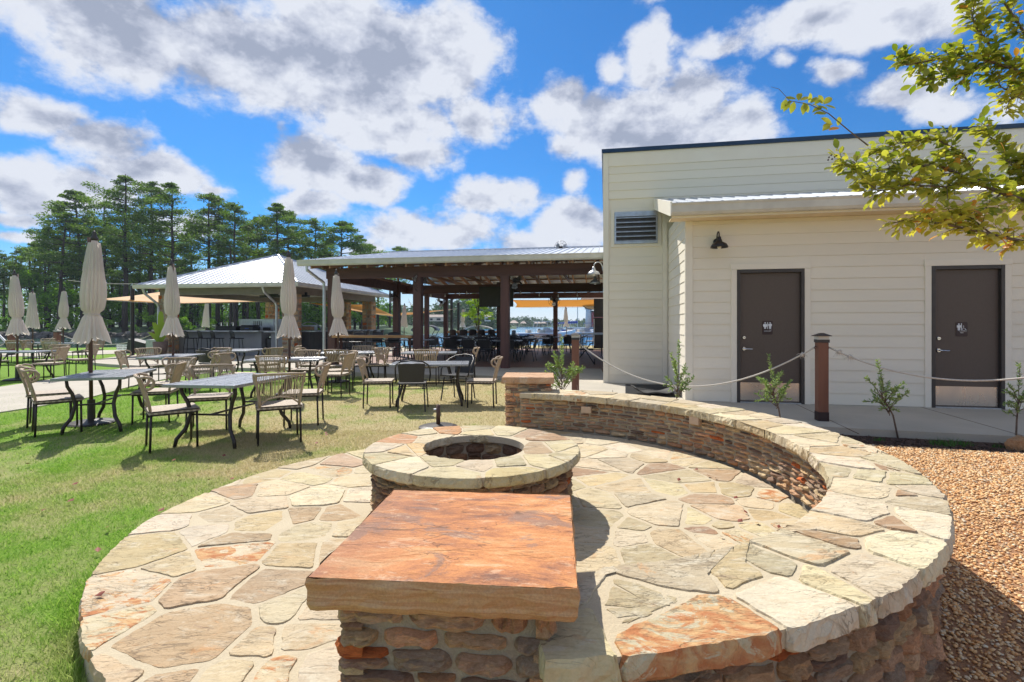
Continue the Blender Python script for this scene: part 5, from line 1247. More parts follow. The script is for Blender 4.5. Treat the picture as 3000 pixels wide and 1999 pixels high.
def hang_light(px, y, w_):
    u0 = hip_u(px, 1.4); z = 2.62; p = hw(u0, 1.4, z); th = thing('ceiling_heater', 'black strip heater under the soffit at picture position left' if px < 900 else 'small black strip heater under the soffit right of the downspout', 'heater', tuple(p), PROT)
    obj('housing', MB().box(-w_, w_, -.1, .1, -.08, .01), 'black_metal', th, bevel=.01); obj('bracket', MB().box(-w_*.6, w_*.6, -.03, .03, .011, .12), 'black_metal', th); return th
h1 = hang_light(795, 870, .5); h1['label'] = 'long black strip heater under the soffit left of the downspout'; hang_light(893, 868, .18)

# ------------------------------------------------------------------ wicker dining chairs (front faces +y)
SP = lambda x, y, z=0.0: P(x/1.275, y/1.275, z)      # the same, from 3000-wide coordinates
def wicker_chair(fine):
    t_ = thing('wicker_chair', 'tan wicker chair', 'chair')
    n6 = 7 if fine else 5
    for (x, y) in ((-.22, -.20), (.22, -.20), (-.22, .22), (.22, .22)):
        obj('leg', MB().tube([(x, y, .42), (x*1.03, y*(1.06 if y < 0 else 1.02), .0)], .0125, n6), 'chair_metal', t_, smooth=True)
    obj('seat_frame', MB().tube([(-.225, -.205, .405), (.225, -.205, .405), (.225, .225, .405), (-.225, .225, .405), (-.225, -.205, .405)], .012, n6), 'chair_metal', t_)
    m = MB(); G = 8; vs = []; 
    for j in range(G + 1):
        for i in range(G + 1):
            x = -.245 + .49*i/G; y = -.225 + .475*j/G; vs.append((x, y, .448 - .012*(1 - (2*i/G - 1)**2)*(1 - (2*j/G - 1)**2)))
    fs = [(j*(G+1)+i, j*(G+1)+i+1, (j+1)*(G+1)+i+1, (j+1)*(G+1)+i) for j in range(G) for i in range(G)]
    m.add(vs, fs); m.box(-.247, .247, -.227, .252, .415, .4345); obj('woven_seat', m, 'wicker_seat', t_)
    # back posts lean outwards and curl forward at the top into little open arms
    def bx(z): return .205 + .05*(z - .44)/.38
    def by(z): return -.205 - .10*max(0, (z - .44)/.38)**1.3
    fr = MB(); N = 26 if fine else 11
    for s_ in (-1, 1):
        loop = [(s_*bx(z), by(z), z) for z in (.43, .53, .63, .73, .79)] + [(s_*.258, by(.815), .815), (s_*.264, by(.82) + .04, .825), (s_*.268, by(.82) + .095, .812), (s_*.266, by(.82) + .125, .775), (s_*.258, by(.8) + .115, .73), (s_*.246, by(.74) + .07, .695), (s_*.236, by(.68) + .015, .68)]
        fr.tube(loop, .0155, n6)
    fr.tube([(-.25, by(.81), .812), (-.13, by(.81) - .022, .822), (.13, by(.81) - .022, .822), (.25, by(.81), .812)], .0155, n6)
    low = [(-.20, by(.47), .47), (-.12, by(.53) - .008, .535), (0, by(.56) - .012, .555), (.12, by(.53) - .008, .535), (.20, by(.47), .47)]
    fr.tube(low, .009, n6); obj('back_frame', fr, 'wicker', t_, smooth=True)
    cd = MB()
    def lowz(x): return .555 - .085*(abs(x)/.2)**1.8
    for i in range(N):
        x = -.205 + .41*(i + .5)/N; z0 = lowz(x); w = .0125/2*(26/N) if fine else .0165
        k = 1.17; cy = lambda z: by(z) - .022*(1 - (x/.22)**2)*min(1, (z - .44)/.3)
        pts = [(x, cy(z0), z0), (x*1.06, cy(.68), .68), (x*k, cy(.812), .812)]
        j_ = rng.uniform(-.004, .004)
        for (a, b) in zip(pts, pts[1:]):
            cd.add([(a[0]-w*.62+j_, a[1], a[2]), (a[0]+w*.62+j_, a[1], a[2]), (b[0]+w*.62+j_, b[1], b[2]), (b[0]-w*.62+j_, b[1], b[2]), (a[0]-w*.62+j_, a[1]+.007, a[2]), (a[0]+w*.62+j_, a[1]+.007, a[2]), (b[0]+w*.62+j_, b[1]+.007, b[2]), (b[0]-w*.62+j_, b[1]+.007, b[2])],
                   [(0,1,2,3), (7,6,5,4), (0,3,7,4), (1,5,6,2)])
    obj('woven_back', cd, 'wicker', t_); return t_
def black_chair():
    t_ = thing('black_armchair', 'black woven chair', 'chair')
    for (x, y) in ((-.19, -.20), (.19, -.20), (-.22, .20), (.22, .20)):
        obj('leg', MB().tube([(x, y*.8, .43), (x*1.12, y*1.2, 0)], .012, 6), 'black_metal', t_)
    obj('stretcher', MB().tube([(-.21, -.17, .36), (.21, -.17, .36), (.23, .19, .36), (-.23, .19, .36), (-.21, -.17, .36)], .008, 5), 'black_metal', t_)
    m = MB(); m.add([(-.22, -.20, .43), (.22, -.20, .43), (.23, .23, .45), (-.23, .23, .45), (-.22, -.20, .455), (.22, -.20, .455), (.23, .23, .468), (-.23, .23, .468)], [(0,3,2,1), (4,5,6,7), (0,1,5,4), (1,2,6,5), (2,3,7,6), (3,0,4,7)]); obj('seat', m, 'black_wicker', t_)
    arc = [(-.27, .20, .44), (-.285, .16, .56), (-.28, .06, .66), (-.25, -.10, .74), (-.17, -.24, .80), (0, -.29, .82), (.17, -.24, .80), (.25, -.10, .74), (.28, .06, .66), (.285, .16, .56), (.27, .20, .44)]
    obj('arm_frame', MB().tube(arc, .013, 6), 'black_metal', t_, smooth=True)
    m = MB(); n = 9
    for j in range(7):
        for i in range(n + 1):
            x = -.19 + .38*i/n; z = .47 + .30*j/6; m.v.append((x*(1 + .12*j/6), -.215 - .07*j/6 - .02*(1 - (x/.2)**2), z))
    for j in range(6):
        for i in range(n):
            a = j*(n+1) + i; m.f.append((a, a+1, a+n+2, a+n+1))
    o = obj('woven_back', m, 'black_wicker', t_); s_ = o.modifiers.new('thickness', 'SOLIDIFY'); s_.thickness = .012; return t_
def table(w, l, h=.72):
    t_ = thing('patio_table', 'metal table', 'table')
    hw_, hl = w/2, l/2; fr = MB()
    fr.box(-hw_, hw_, -hl, -hl + .05, h - .035, h); fr.box(-hw_, hw_, hl - .05, hl, h - .035, h); fr.box(-hw_, -hw_ + .05, -hl + .0505, hl - .0505, h - .035, h); fr.box(hw_ - .05, hw_, -hl + .0505, hl - .0505, h - .035, h)
    obj('rim', fr, 'table_metal', t_, bevel=.004); n = 6; sw = (w - .106)/n
    bm = MB().box(-sw/2 + .004, sw/2 - .004, -hl + .053, hl - .053, h - .02, h - .004).mesh('slat')
    for i in range(n): link('slat', bm, 'table_metal', t_, loc=(-hw_ + .053 + sw*(i + .5), 0, 0))
    for sx_ in (-1, 1):
        for sy_ in (-1, 1):
            x, y = sx_*(hw_ - .10), sy_*(hl - .16)
            obj('leg', MB().tube([(x, y, h - .03), (x*.98, y*.97, h - .12), (x*.82, y*.93, .50), (x*.72, y*.92, .36), (x*.82, y*1.0, .20), (x*1.05, y*1.08, .09), (x*1.10, y*1.10, 0)], [.018, .020, .022, .022, .022, .022, .020], 8), 'chair_metal', t_, smooth=True)
    m = MB(); m.tube([(-(hw_-.10)*.72, -(hl-.16)*.92, .36), ((hw_-.10)*.72, -(hl-.16)*.92, .36)], .012, 6); m.tube([(-(hw_-.10)*.72, (hl-.16)*.92, .36), ((hw_-.10)*.72, (hl-.16)*.92, .36)], .012, 6); m.tube([(0, -(hl-.16)*.92, .36), (0, (hl-.16)*.92, .36)], .012, 6)
    obj('stretcher', m, 'chair_metal', t_); return t_
def UPROF(k):
    tb = [(0, .088), (.1, .112), (.25, .124), (.42, .117), (.65, .092), (.85, .070), (1, .050)]
    for (a, va), (b, vb) in zip(tb, tb[1:]):
        if k <= b: return va + (vb - va)*max(0, (k - a)/(b - a))
    return .064
def umbrella(sx_=1.0, top=2.62, seed=1, tied=True, base=True):
    rr = random.Random(seed); t_ = thing('closed_umbrella', 'closed umbrella', 'umbrella')
    obj('pole', MB().tube([(0, 0, .02), (0, 0, top - .05)], .024, 10), 'pole_wood', t_, smooth=True)
    if base:
        obj('base_plate', MB().lathe([(.0, 0), (.27, 0), (.275, .02), (.25, .035), (.10, .06), (.045, .07), (.045, .34), (.0, .34)], 26), 'frame_paint', t_)
    n = 72; m = MB(); zb = 1.17 if tied else 1.18; lv = 40; zt = top - .08; ph = [rr.uniform(0, 6.28) for _ in range(4)]
    ribs = 8; lean = (rr.uniform(-.03, .03), rr.uniform(-.03, .03)); zs = 0.26
    for j in range(lv + 1):
        f = j/lv; z = zb + (zt - zb)*f
        if tied:
            if f < zs: k = f/zs; r_ = .172 - .084*k**.8; fold = .28*(1 - k) + .14
            else:
                k = (f - zs)/(1 - zs); r_ = UPROF(k); fold = .30*(1 - .4*k)
            if abs(f - zs) < .02: r_ = .080; fold = .10
        else: r_ = .19 - .13*f**.9; fold = .24
        for i in range(n):
            a = 2*math.pi*i/n; c_ = math.cos(ribs*a + ph[0] + .5*math.sin(f*3 + ph[1])); c2 = math.cos(13*a + ph[2] + 2*f)*.35; c3 = math.cos(3*a + ph[3])
            rr_ = r_*(1 + fold*(abs(c_)*1.5 - .75) + fold*.3*c2 + .10*c3*(1 if f < .6 else .3))
            zz = z - (.07*(abs(c_) - .5) + .03*c3 if f < .01 else (.04*(abs(c_) - .5) if f < .04 else 0))
            if f > .93: rr_ *= 1 - .45*(f - .93)/.07
            m.v.append((rr_*math.cos(a) + lean[0]*f*2, rr_*math.sin(a) + lean[1]*f*2, zz))
    for j in range(lv):
        for i in range(n): a = j*n + i; b = j*n + (i + 1) % n; m.f.append((a, b, b + n, a + n))
    m.f.append(tuple(lv*n + i for i in range(n))); o = obj('canopy', m, 'canvas', t_, smooth=True)
    # the vent flap near the top
    fl = MB(); zf = zb + (zt - zb)*.70
    for j in range(5):
        f = .70 + .27*j/4; z = zb + (zt - zb)*f; k = (f - zs)/(1 - zs); r_ = (UPROF(k) + .010) if tied else .19 - .13*f**.9 + .012
        for i in range(n):
            a = 2*math.pi*i/n; c_ = math.cos(ribs*a + ph[0] + .5*math.sin(f*3 + ph[1])); r2 = r_*(1 + .12*(abs(c_)*1.5 - .75)); fl.v.append((r2*math.cos(a) + lean[0]*f*2, r2*math.sin(a) + lean[1]*f*2, z - (.02*abs(c_) if j == 0 else 0)))
    for j in range(4):
        for i in range(n): a = j*n + i; b = j*n + (i + 1) % n; fl.f.append((a, b, b + n, a + n))
    obj('vent_flap', fl, 'canvas', t_, smooth=True)
    if tied:
        zc = zb + (zt - zb)*zs; obj('tie_strap', MB().tube([(.086*math.cos(a) + lean[0]*zs*2, .086*math.sin(a) + lean[1]*zs*2, zc + .012*math.sin(a)) for a in [2*math.pi*i/20 for i in range(21)]], .011, 5, False), 'canvas', t_, smooth=True)
    fn = MB().lathe([(.035, -.09), (.05, -.06), (.03, -.03), (.022, .0), (.028, .02), (.001, .05)], 12, (lean[0]*2, lean[1]*2, top)); obj('finial', fn, 'frame_paint', t_, smooth=True)
    return t_

UM = [ # src x of the pole at its foot, depth, label, seed, tied, base, top height
 (268, 7.05, 'largest closed cream umbrella, nearest the camera on the left lawn, tied at its skirt', 3, True, True, 2.64),
 (51, 12.6, 'closed cream umbrella rising from the table at the left edge, with a bulging tied skirt', 5, True, True, 2.70),
 (96, 19.3, 'slim untied closed umbrella, second from the left, standing by the rope fence', 8, False, True, 2.62),
 (185, 18.6, 'small closed umbrella tied at the skirt, between the slim one and the largest umbrella', 4, True, True, 2.62),
 (507, 11.0, 'closed cream umbrella in front of the left stone column of the bar pavilion', 9, True, True, 2.76),
 (848, 10.0, 'closed cream umbrella in front of the right end of the bar pavilion roof', 12, True, True, 2.80),
 (991, 12.2, 'closed cream umbrella in front of the left corner post of the timber pavilion', 21, True, True, 2.68),
 (603, 31.0, 'closed umbrella seen behind the bar stools beyond the long grey counter', 6, False, True, 3.05),
 (975, 30.5, 'closed umbrella just visible behind the pavilion corner umbrella', 7, False, True, 2.5),
 (1355, 34.0, 'closed umbrella by the water left of the young maple', 14, True, True, 2.42),
 (1660, 34.0, 'slim closed umbrella by the water in front of the moored white boats', 15, True, True, 2.50),
 (1184, 29.5, 'closed umbrella hidden mostly behind the left rear posts of the pavilion', 16, False, True, 2.5)]
for (sx_, d, lb, sd2, tied, bs, top) in UM:
    u_ = umbrella(1, top, sd2, tied, bs); u_.location = ((sx_/1.275 - CX)/F*d, d, .1 if d > 14 else .0); u_.rotation_euler = (0, R(-1.6) if sx_ == 268 else 0, R(sd2*37)); u_['label'] = lb; u_['group'] = 'closed cream umbrellas'

wc_f, wc_n = wicker_chair(True), wicker_chair(False); bc_ = black_chair(); used = set()
def put(proto, loc, rot, label, group, scale=None):
    if proto.name not in used:
        used.add(proto.name); proto.location = loc; proto.rotation_euler = (0, 0, rot); proto['label'] = label; proto['group'] = group; return proto
    return dup(proto, loc, rot, label, group)
GC = 'tan wicker chairs on the lawn'
def chair(x, y, face, label, z=0.0, proto=None):     # face: compass angle of the front, degrees from +x
    p = proto or (wc_f if y < 10 else wc_n); return put(p, (x, y, z), R(face - 90), label, GC if p is not bc_ else 'black woven chairs')
def tbl(x, y, ang, w, l, label, proto=None, z=0.0):
    t_ = table(w, l); t_.location = (x, y, z); t_.rotation_euler = (0, 0, R(ang - 90)); t_['label'] = label; t_['group'] = 'slatted metal tables'; return t_
# table under the largest umbrella
tbl(-5.52, 6.92, 110, .76, 1.30, 'slatted metal table with the largest umbrella standing through it')
chair(-5.86, 6.50, 46, 'nearest tan wicker chair, left side of the table under the largest umbrella')
chair(-6.45, 7.05, 40, 'tan wicker chair at the far left of the largest umbrella table, behind the nearest one')
chair(-5.12, 7.28, 200, 'tan wicker chair on the right side of the table under the largest umbrella')
chair(-5.62, 8.25, 262, 'tan wicker chair at the far end of the table under the largest umbrella')
# front table without umbrella
tbl(-3.38, 6.22, 84, .86, 1.36, 'front slatted metal table without umbrella, nearest the fire pit patio')
chair(-3.86, 5.72, 40, 'tan wicker chair turned sideways at the left front corner of the table without umbrella')
chair(-4.02, 6.72, 292, 'tan wicker chair behind the left side of the front table without umbrella')
chair(-2.78, 6.02, 118, 'tan wicker chair seen from behind at the right front corner of the front table')
chair(-2.92, 7.12, 192, 'tan wicker chair at the far right corner of the front table, facing left')
# table in front of the left stone column
tbl(-7.35, 10.95, 100, .8, 1.3, 'slatted table with umbrella in front of the left stone column')
chair(-8.1, 10.9, 20, 'tan wicker chair left of the stone column table, seen from behind'); chair(-8.4, 11.9, -20, 'tan wicker chair half hidden far left of the stone column table')
chair(-6.55, 10.6, 205, 'tan wicker chair right of the stone column table, facing left'); chair(-7.05, 11.9, 250, 'tan wicker chair on the far side of the stone column table')
# dark table by the bar with a black chair
tbl(-7.0, 13.0, 95, .8, 1.2, 'dark slatted table close to the bar stools', z=.02)
chair(-7.35, 12.4, 70, 'black woven chair at the dark table close to the bar stools', proto=bc_)
chair(-6.0, 12.3, 160, 'tan wicker chair facing away between the dark table and the middle umbrella'); chair(-5.9, 13.3, 200, 'tan wicker chair just behind another, right of the dark table near the bar')
# table under the umbrella at the roof's right end
tbl(-4.42, 9.95, 8, .8, 1.35, 'slatted metal table under the umbrella at the right end of the bar roof')
chair(-5.30, 9.75, 0, 'tan wicker chair at the left end of the middle umbrella table, facing right')
chair(-4.32, 9.30, 92, 'tan wicker chair seen from behind in front of the middle umbrella table')
chair(-4.45, 10.75, 268, 'tan wicker chair behind the middle umbrella table, facing the camera')
chair(-3.42, 9.75, 178, 'tan wicker chair at the right end of the middle umbrella table, facing left'); chair(-3.62, 10.6, 215, 'tan wicker chair behind the right end of the middle umbrella table')
# table in front of the corner post
tbl(-4.0, 12.35, 8, .8, 1.35, 'slatted metal table under the umbrella at the pavilion corner post')
chair(-4.75, 12.0, 10, 'tan wicker chair left of the corner post umbrella table'); chair(-3.95, 13.1, 265, 'tan wicker chair behind the corner post umbrella table')
chair(-3.25, 12.1, 190, 'tan wicker chair right of the corner post umbrella table, facing left'); chair(-3.95, 11.65, 85, 'tan wicker chair in front of the corner post umbrella table')
# the table with black chairs
tbl(-1.42, 8.85, 4, .8, 1.32, 'dark topped table with two black chairs and two wicker chairs beyond the fire pit')
chair(-1.62, 8.22, 98, 'black woven armchair with rounded arms, seen from behind at the near side of the table', proto=bc_)
chair(-.98, 9.35, 250, 'black woven armchair on the far side of the table, facing the camera', proto=bc_)
chair(-2.28, 8.60, 8, 'tan wicker chair at the left end of the table with black chairs'); chair(-.50, 8.62, 176, 'tan wicker chair at the right end of the table with black chairs')
tbl(-2.0, 12.3, 4, .8, 1.3, 'grey table directly in front of the second timber post')
chair(-2.95, 12.2, -6, 'tan wicker chair left of the table in front of the second timber post'); chair(-1.95, 11.7, 90, 'tan wicker chair seen from behind before the second timber post'); chair(-1.12, 12.3, 182, 'tan wicker chair right of the table in front of the second timber post')
# left edge
tbl(-12.5, 12.75, 12, .8, 1.4, 'slatted table under the umbrella at the left edge')
chair(-11.45, 12.5, 196, 'tan wicker chair at the right end of the left edge table'); chair(-12.5, 13.7, 265, 'tan wicker chair behind the left edge table'); chair(-12.9, 11.9, 80, 'tan wicker chair in front of the left edge table'); chair(-11.9, 14.0, 240, 'tan wicker chair farther back right of the left edge table')
chair(-13.6, 13.2, 5, 'tan wicker chair left of the left edge table, cut by the frame')
tbl(-16.4, 18.6, 10, .8, 1.4, 'slatted table by the rope fence at the waterside'); 
chair(-17.4, 18.4, 10, 'tan wicker chair left of the waterside table'); chair(-15.5, 18.3, 185, 'tan wicker chair right of the waterside table'); chair(-16.1, 19.4, 265, 'tan wicker chair behind the waterside table'); chair(-15.9, 17.6, 100, 'tan wicker chair in front of the waterside table')
tbl(-18.4, 19.2, 10, .8, 1.4, 'slatted table under the slim umbrella by the rope fence'); chair(-17.9, 18.3, 120, 'tan wicker chair in front of the slim umbrella table'); chair(-19.4, 19.0, 10, 'tan wicker chair left of the slim umbrella table'); chair(-18.6, 20.0, 265, 'tan wicker chair behind the slim umbrella table')
# lakeside tables beyond the pavilion
for i, (x, y) in enumerate(((1.6, 30.0), (3.6, 29.8), (-8.6, 29.8))):
    where = ('left of the rear post', 'right of the rear post', 'beyond the left rear posts')[i]
    tbl(x, y, 5, .8, 1.4, 'slatted table on the lakeside lawn seen through the pavilion, ' + where)
    chair(x - 1.0, y, 0, 'tan wicker chair at the left end of the lakeside table ' + where); chair(x + 1.0, y + .1, 180, 'tan wicker chair at the right end of the lakeside table ' + where); chair(x - .3, y - .8, 85, 'tan wicker chair in front of the lakeside table ' + where); chair(x + .3, y + .8, 268, 'tan wicker chair behind the lakeside table ' + where)
# dark tables and chairs under the pavilion
def dark_table(u, v, w, l):
    t_ = thing('dining_table', 'black dining table in the shade of the timber pavilion', 'table', tuple(pw(u, v, .096)), PROT, 'black tables under the timber pavilion')
    obj('table_top', MB().box(-l/2, l/2, -w/2, w/2, .70, .735), 'table_metal', t_, bevel=.008)
    for x in (-l/2 + .2, l/2 - .2):
        for y in (-w/2 + .15, w/2 - .15): obj('leg', MB().tube([(x, y, .70), (x*.9, y*.8, .4), (x*1.05, y*1.15, 0)], .02, 6), 'black_metal', t_)
    return t_
rr = random.Random(4)
for (u, v) in ((-4.2, 3.4), (-2.1, 3.2), (-.7, 3.0), (-3.6, 6.6), (-1.6, 7.3), (-.1, 6.6), (1.2, 3.4), (-3.9, 9.4), (-1.2, 9.6), (.9, 8.6)):
    if u > .95 and v < 4: continue
    dark_table(u, v, .85, 1.35)
    for (du, dv, f) in ((-.45, -.62, 90), (.35, -.66, 92), (-.4, .64, 270), (.4, .62, 268), (.95, 0, 182)):
        if rr.random() < .12: continue
        p = pw(u + du + rr.uniform(-.08, .08), v + dv + rr.uniform(-.06, .06), .096)
        put(bc_, tuple(p), R(f - 90 + rr.uniform(-25, 25)) + PROT, 'black woven armchair at a table in the shade of the timber pavilion', 'black chairs under the timber pavilion')
# black high stools behind the timber ledge and along the dark bar
def high_stool():
    t_ = thing('bar_stool', 'black stool', 'stool')
    for (x, y) in ((-.19, -.19), (.19, -.19), (-.17, .19), (.17, .19)): obj('leg', MB().tube([(x*.85, y*.85, .72), (x*1.15, y*1.15, 0)], .014, 5), 'black_metal', t_)
    obj('foot_ring', MB().tube([(-.2, -.2, .28), (.2, -.2, .28), (.2, .2, .28), (-.2, .2, .28), (-.2, -.2, .28)], .010, 5), 'black_metal', t_)
    obj('seat', MB().box(-.21, .21, -.2, .22, .715, .75), 'black_wicker', t_, bevel=.015)
    m = MB()
    for j in range(5):
        for i in range(9):
            x = -.20 + .40*i/8; z = .75 + .30*j/4; m.v.append((x*(1 - .05*j/4), -.20 - .06*j/4 + .06*(x/.2)**2, z + (.0 if j < 4 else -.05*(x/.2)**4)))
    for j in range(4):
        for i in range(8): a = j*9 + i; m.f.append((a, a+1, a+10, a+9))
    o = obj('backrest', m, 'black_wicker', t_, smooth=True); s_ = o.modifiers.new('thickness', 'SOLIDIFY'); s_.thickness = .02; return t_
st = high_stool()
stl = ['black mesh bar stool at the left end of the long grey bar counter', 'second black bar stool from the left at the long grey counter', 'third black bar stool from the left at the long grey counter', 'black bar stool standing apart at the right of the grey counter']
for i, sx_ in enumerate((560, 600, 637, 694)):
    u_ = hip_u(sx_, .75); p = hw(u_, .72, .09); put(st, tuple(p), PROT + R(-28), stl[i], 'black stools at the grey bar counter')
for i, sx_ in enumerate((995, 1047, 1098, 1150)):
    u_ = on_wall(B0 + PV*.55, PU, sx_/1.275, 900)[0]; p = pw(u_, .55, .096)
    put(st, tuple(p), PROT + R(180 + rr.uniform(-12, 12)), ('first', 'second', 'third', 'fourth')[i] + ' black stool from the left behind the honey coloured timber ledge', 'black stools behind the timber ledge')
for i in range(7):
    p = hw(.55, 1.4 + i*.78, .09); put(st, tuple(p), PROT + R(90 + rr.uniform(-8, 8)), 'black stool drawn up to the dark bar counter in shade', 'black stools at the dark bar counter')
for i in range(6):
    p = pw(-4.9 + i*.52, 11.0, .096); put(st, tuple(p), PROT + R(rr.uniform(-12, 12)), 'black stool in the row along the lake side ledge', 'black stools at the lake side ledge')
# serving cabinet, sign boards and surfboard by the building wall
def wall_p(d, off): v_ = (d - W0.y)/BV.y; return bw(MU - off, v_)
th = thing('smoker_cabinet', 'tall black cabinet smoker standing against the wall at the back of the pavilion', 'cabinet', tuple(wall_p(26.5, .30)), BROT)
obj('lower_cabinet', MB().box(-.28, .28, -.4, .4, .15, 1.75), 'black_metal', th, bevel=.01); obj('upper_cabinet', MB().box(-.26, .28, -.4, .4, 1.80, 2.75), 'dark_bar', th, bevel=.01); obj('door_rail', MB().box(-.27, -.22, -.43, -.405, .3, 1.7), 'galvanised', th)
th = thing('surfboard', 'white surfboard with dark edge mounted high on the wall behind the cabinet', 'surfboard', tuple(wall_p(28.0, .62) + Vector((0, 0, 2.7))), BROT)
n = 30; m = MB(); m.add([(.7*math.cos(2*math.pi*i/n), -.03, .44*math.sin(2*math.pi*i/n)) for i in range(n)] + [(.7*math.cos(2*math.pi*i/n), .03, .44*math.sin(2*math.pi*i/n)) for i in range(n)], [tuple(range(n))[::-1], tuple(range(n, 2*n))] + [(i, (i+1) % n, n + (i+1) % n, n + i) for i in range(n)]); obj('board', m, 'boat_white', th)
obj('edge_rail', MB().tube([(.7*math.cos(2*math.pi*i/n), 0, .44*math.sin(2*math.pi*i/n)) for i in range(n + 1)], .035, 5), 'frame_paint', th)
th = thing('service_table', 'narrow grey prep table against the wall at the right rear of the pavilion', 'table', tuple(wall_p(21.5, .45)), BROT)
obj('table_top', MB().box(-.55, .38, -1.2, 1.0, .98, 1.03), 'galvanised', th)
for x in (-.5, .33):
    for y in (-1.1, .9): obj('leg', MB().box(x - .02, x + .02, y - .02, y + .02, .096, .98), 'black_metal', th)
th = thing('folding_stroller', 'folded black frame leaning by the building corner under the pavilion', 'folding frame', tuple(wall_p(16.3, .55)), BROT)
obj('frame', MB().tube([(-.4, -.3, .1), (.1, .3, .75), (.2, .3, .78)], .018, 6).tube([(.25, -.3, .1), (-.2, .3, .72)], .018, 6).tube([(-.4, .2, .1), (.1, -.2, .75)], .018, 6), 'black_metal', th); obj('sling', MB().box(-.25, .2, -.25, .25, .55, .60), 'black_wicker', th)
for x in (-.4, .25): obj('wheel', MB().tube([(x, -.3 + .09*math.cos(a_), .19 + .09*math.sin(a_)) for a_ in [2*math.pi*i/14 for i in range(15)]], .018, 6), 'black_metal', th)

# ------------------------------------------------------------------ shade sails and their masts
def sail(name, corners, label, dip=.25):
    th = thing(name, label, 'shade sail', tuple(corners[0])); o0 = Vector(corners[0]); c = [Vector(q) - o0 for q in corners]; n = 12; m = MB()
    if len(c) == 3: c = [c[0], c[1], c[2], c[2]]
    for j in range(n + 1):
        for i in range(n + 1):
            s_, t2 = i/n, j/n; p = c[0].lerp(c[1], s_).lerp(c[3].lerp(c[2], s_), t2); cen = (c[0] + c[1] + c[2] + c[3])/4
            e_ = .12*(4*s_*(1 - s_)*(1 if t2 in (0, 1) else 0) + 4*t2*(1 - t2)*(1 if s_ in (0, 1) else 0)); p = p.lerp(cen, e_*.5); p.z -= dip*16*s_*(1-s_)*t2*(1-t2)*.5; m.v.append(tuple(p))
    for j in range(n):
        for i in range(n): a = j*(n+1) + i; m.f.append((a, a+1, a+n+2, a+n+1))
    o = obj('fabric', m, 'shade_cloth', th, smooth=True); s2 = o.modifiers.new('thickness', 'SOLIDIFY'); s2.thickness = .006
    e = MB()
    for a, b in ((0, 1), (1, 2), (2, 3), (3, 0)):
        if (c[a] - c[b]).length > .01: e.tube([c[a], c[a].lerp(c[b], .5) + Vector((0, 0, -.03)), c[b]], .008, 4)
    obj('edge_cable', e, 'rope', th); return th
SPd = lambda x, y, d: Pd(x/1.275, y/1.275, d)
sail('shade_sail', [SPd(283, 878, 20), SPd(470, 856, 24), SPd(772, 884, 28.5), SPd(520, 890, 22)], 'long ochre shade sail stretched behind the left end of the bar pavilion', .3)
sail('shade_sail', [SPd(905, 889, 27), SPd(1085, 893, 29), SPd(1163, 929, 30), SPd(1082, 918, 28)], 'ochre shade sail dipping behind the right stone column of the bar pavilion', .1)
sail('shade_sail', [SPd(1160, 918, 30), SPd(1340, 905, 33), SPd(1165, 925, 33)], 'pale shade sail seen edge on behind the second front post', .1)
sail('shade_sail', [pw(-2.15, 12.85, 2.76), pw(3.1, 12.85, 2.76), pw(3.1, 14.1, 2.40), pw(-2.15, 14.1, 2.40)], 'broad ochre shade sail hanging beyond the right rear beam of the pavilion', .02)
def mast(x, y0, d, zt, label, w=.12):
    p = Vector(((x/1.275 - CX)/F*d, d, 0)); th = thing('sail_mast', label, 'pole', tuple(p)); obj('shaft', MB().lathe([(w, -.2), (w, zt), (.001, zt + .02)], 10), 'black_metal', th, smooth=False); obj('ring', MB().tube([(w, 0, zt - .1), (w + .08, 0, zt - .1)], .015, 5), 'chrome', th); return th
mast(388, 840, 21.5, 3.05, 'tall dark steel post holding the shade sail beside the queue sign', .075)
mast(1323, 858, 33, 3.1, 'taller dark mast by the water right of the wall fan', .09); mast(1343, 889, 33.5, 2.85, 'shorter dark mast by the water left of the closed umbrella', .09)
rope_c = thing('overhead_cable', 'thin pale cable strung above the left lawn towards the bar roof', 'cable', tuple(SPd(200, 822, 20)))
obj('strand', MB().tube([SPd(200, 822, 20) - SPd(200, 822, 20), SPd(300, 832, 20) - SPd(200, 822, 20), SPd(405, 832, 20.5) - SPd(200, 822, 20)], .012, 4), 'rope', rope_c)
# rope fence and sign on the left shore
fp = [(-40, 968, 22.5), (33, 968, 23.0), (168, 965, 23.5), (455, 985, 24.0)]
fl_ = ['brown rope fence post cut by the left frame edge', 'brown rope fence post behind the umbrella at the left edge', 'brown rope fence post behind the small tied umbrella', 'brown rope fence post near the bar planter']
tops = []
for (x, y, d), lb in zip(fp, fl_):
    p = Vector(((x/1.275 - CX)/F*d, d, 0)); rope_post(tuple(p), 1.15, lb, .20); tops.append(p + Vector((0, 0, 1.0)))
for i, (a, b) in enumerate(zip(tops, tops[1:])): rope(tuple(a), tuple(b), .55, ['sagging rope between the two leftmost fence posts', 'sagging rope between the fence posts at the left edge and by the small umbrella', 'long sagging rope that carries the ORDER LINE sign'][i], .02)
a, b = tops[2], tops[3]; t2 = ((356/1.275 - CX)/F*23.75 - a.x)/(b.x - a.x); pz = a.lerp(b, t2); pz.z -= .55*4*t2*(1-t2)
sg = thing('queue_sign', 'white sign reading ORDER LINE FORMS HERE with arrow, hung on the rope by the water', 'sign', tuple(pz + Vector((0, -.05, -.30))), R(-2))
sgb = obj('board', MB().box(-.26, .26, -.008, .008, -.27, .25), 'sign_sheet', sg)
text('lettering', 'ORDER LINE', .094, sg, (0, -.0085, .135), (R(90), 0, 0), 'black_print'); text('lettering', 'FORMS HERE', .094, sg, (0, -.0085, .03), (R(90), 0, 0), 'black_print')
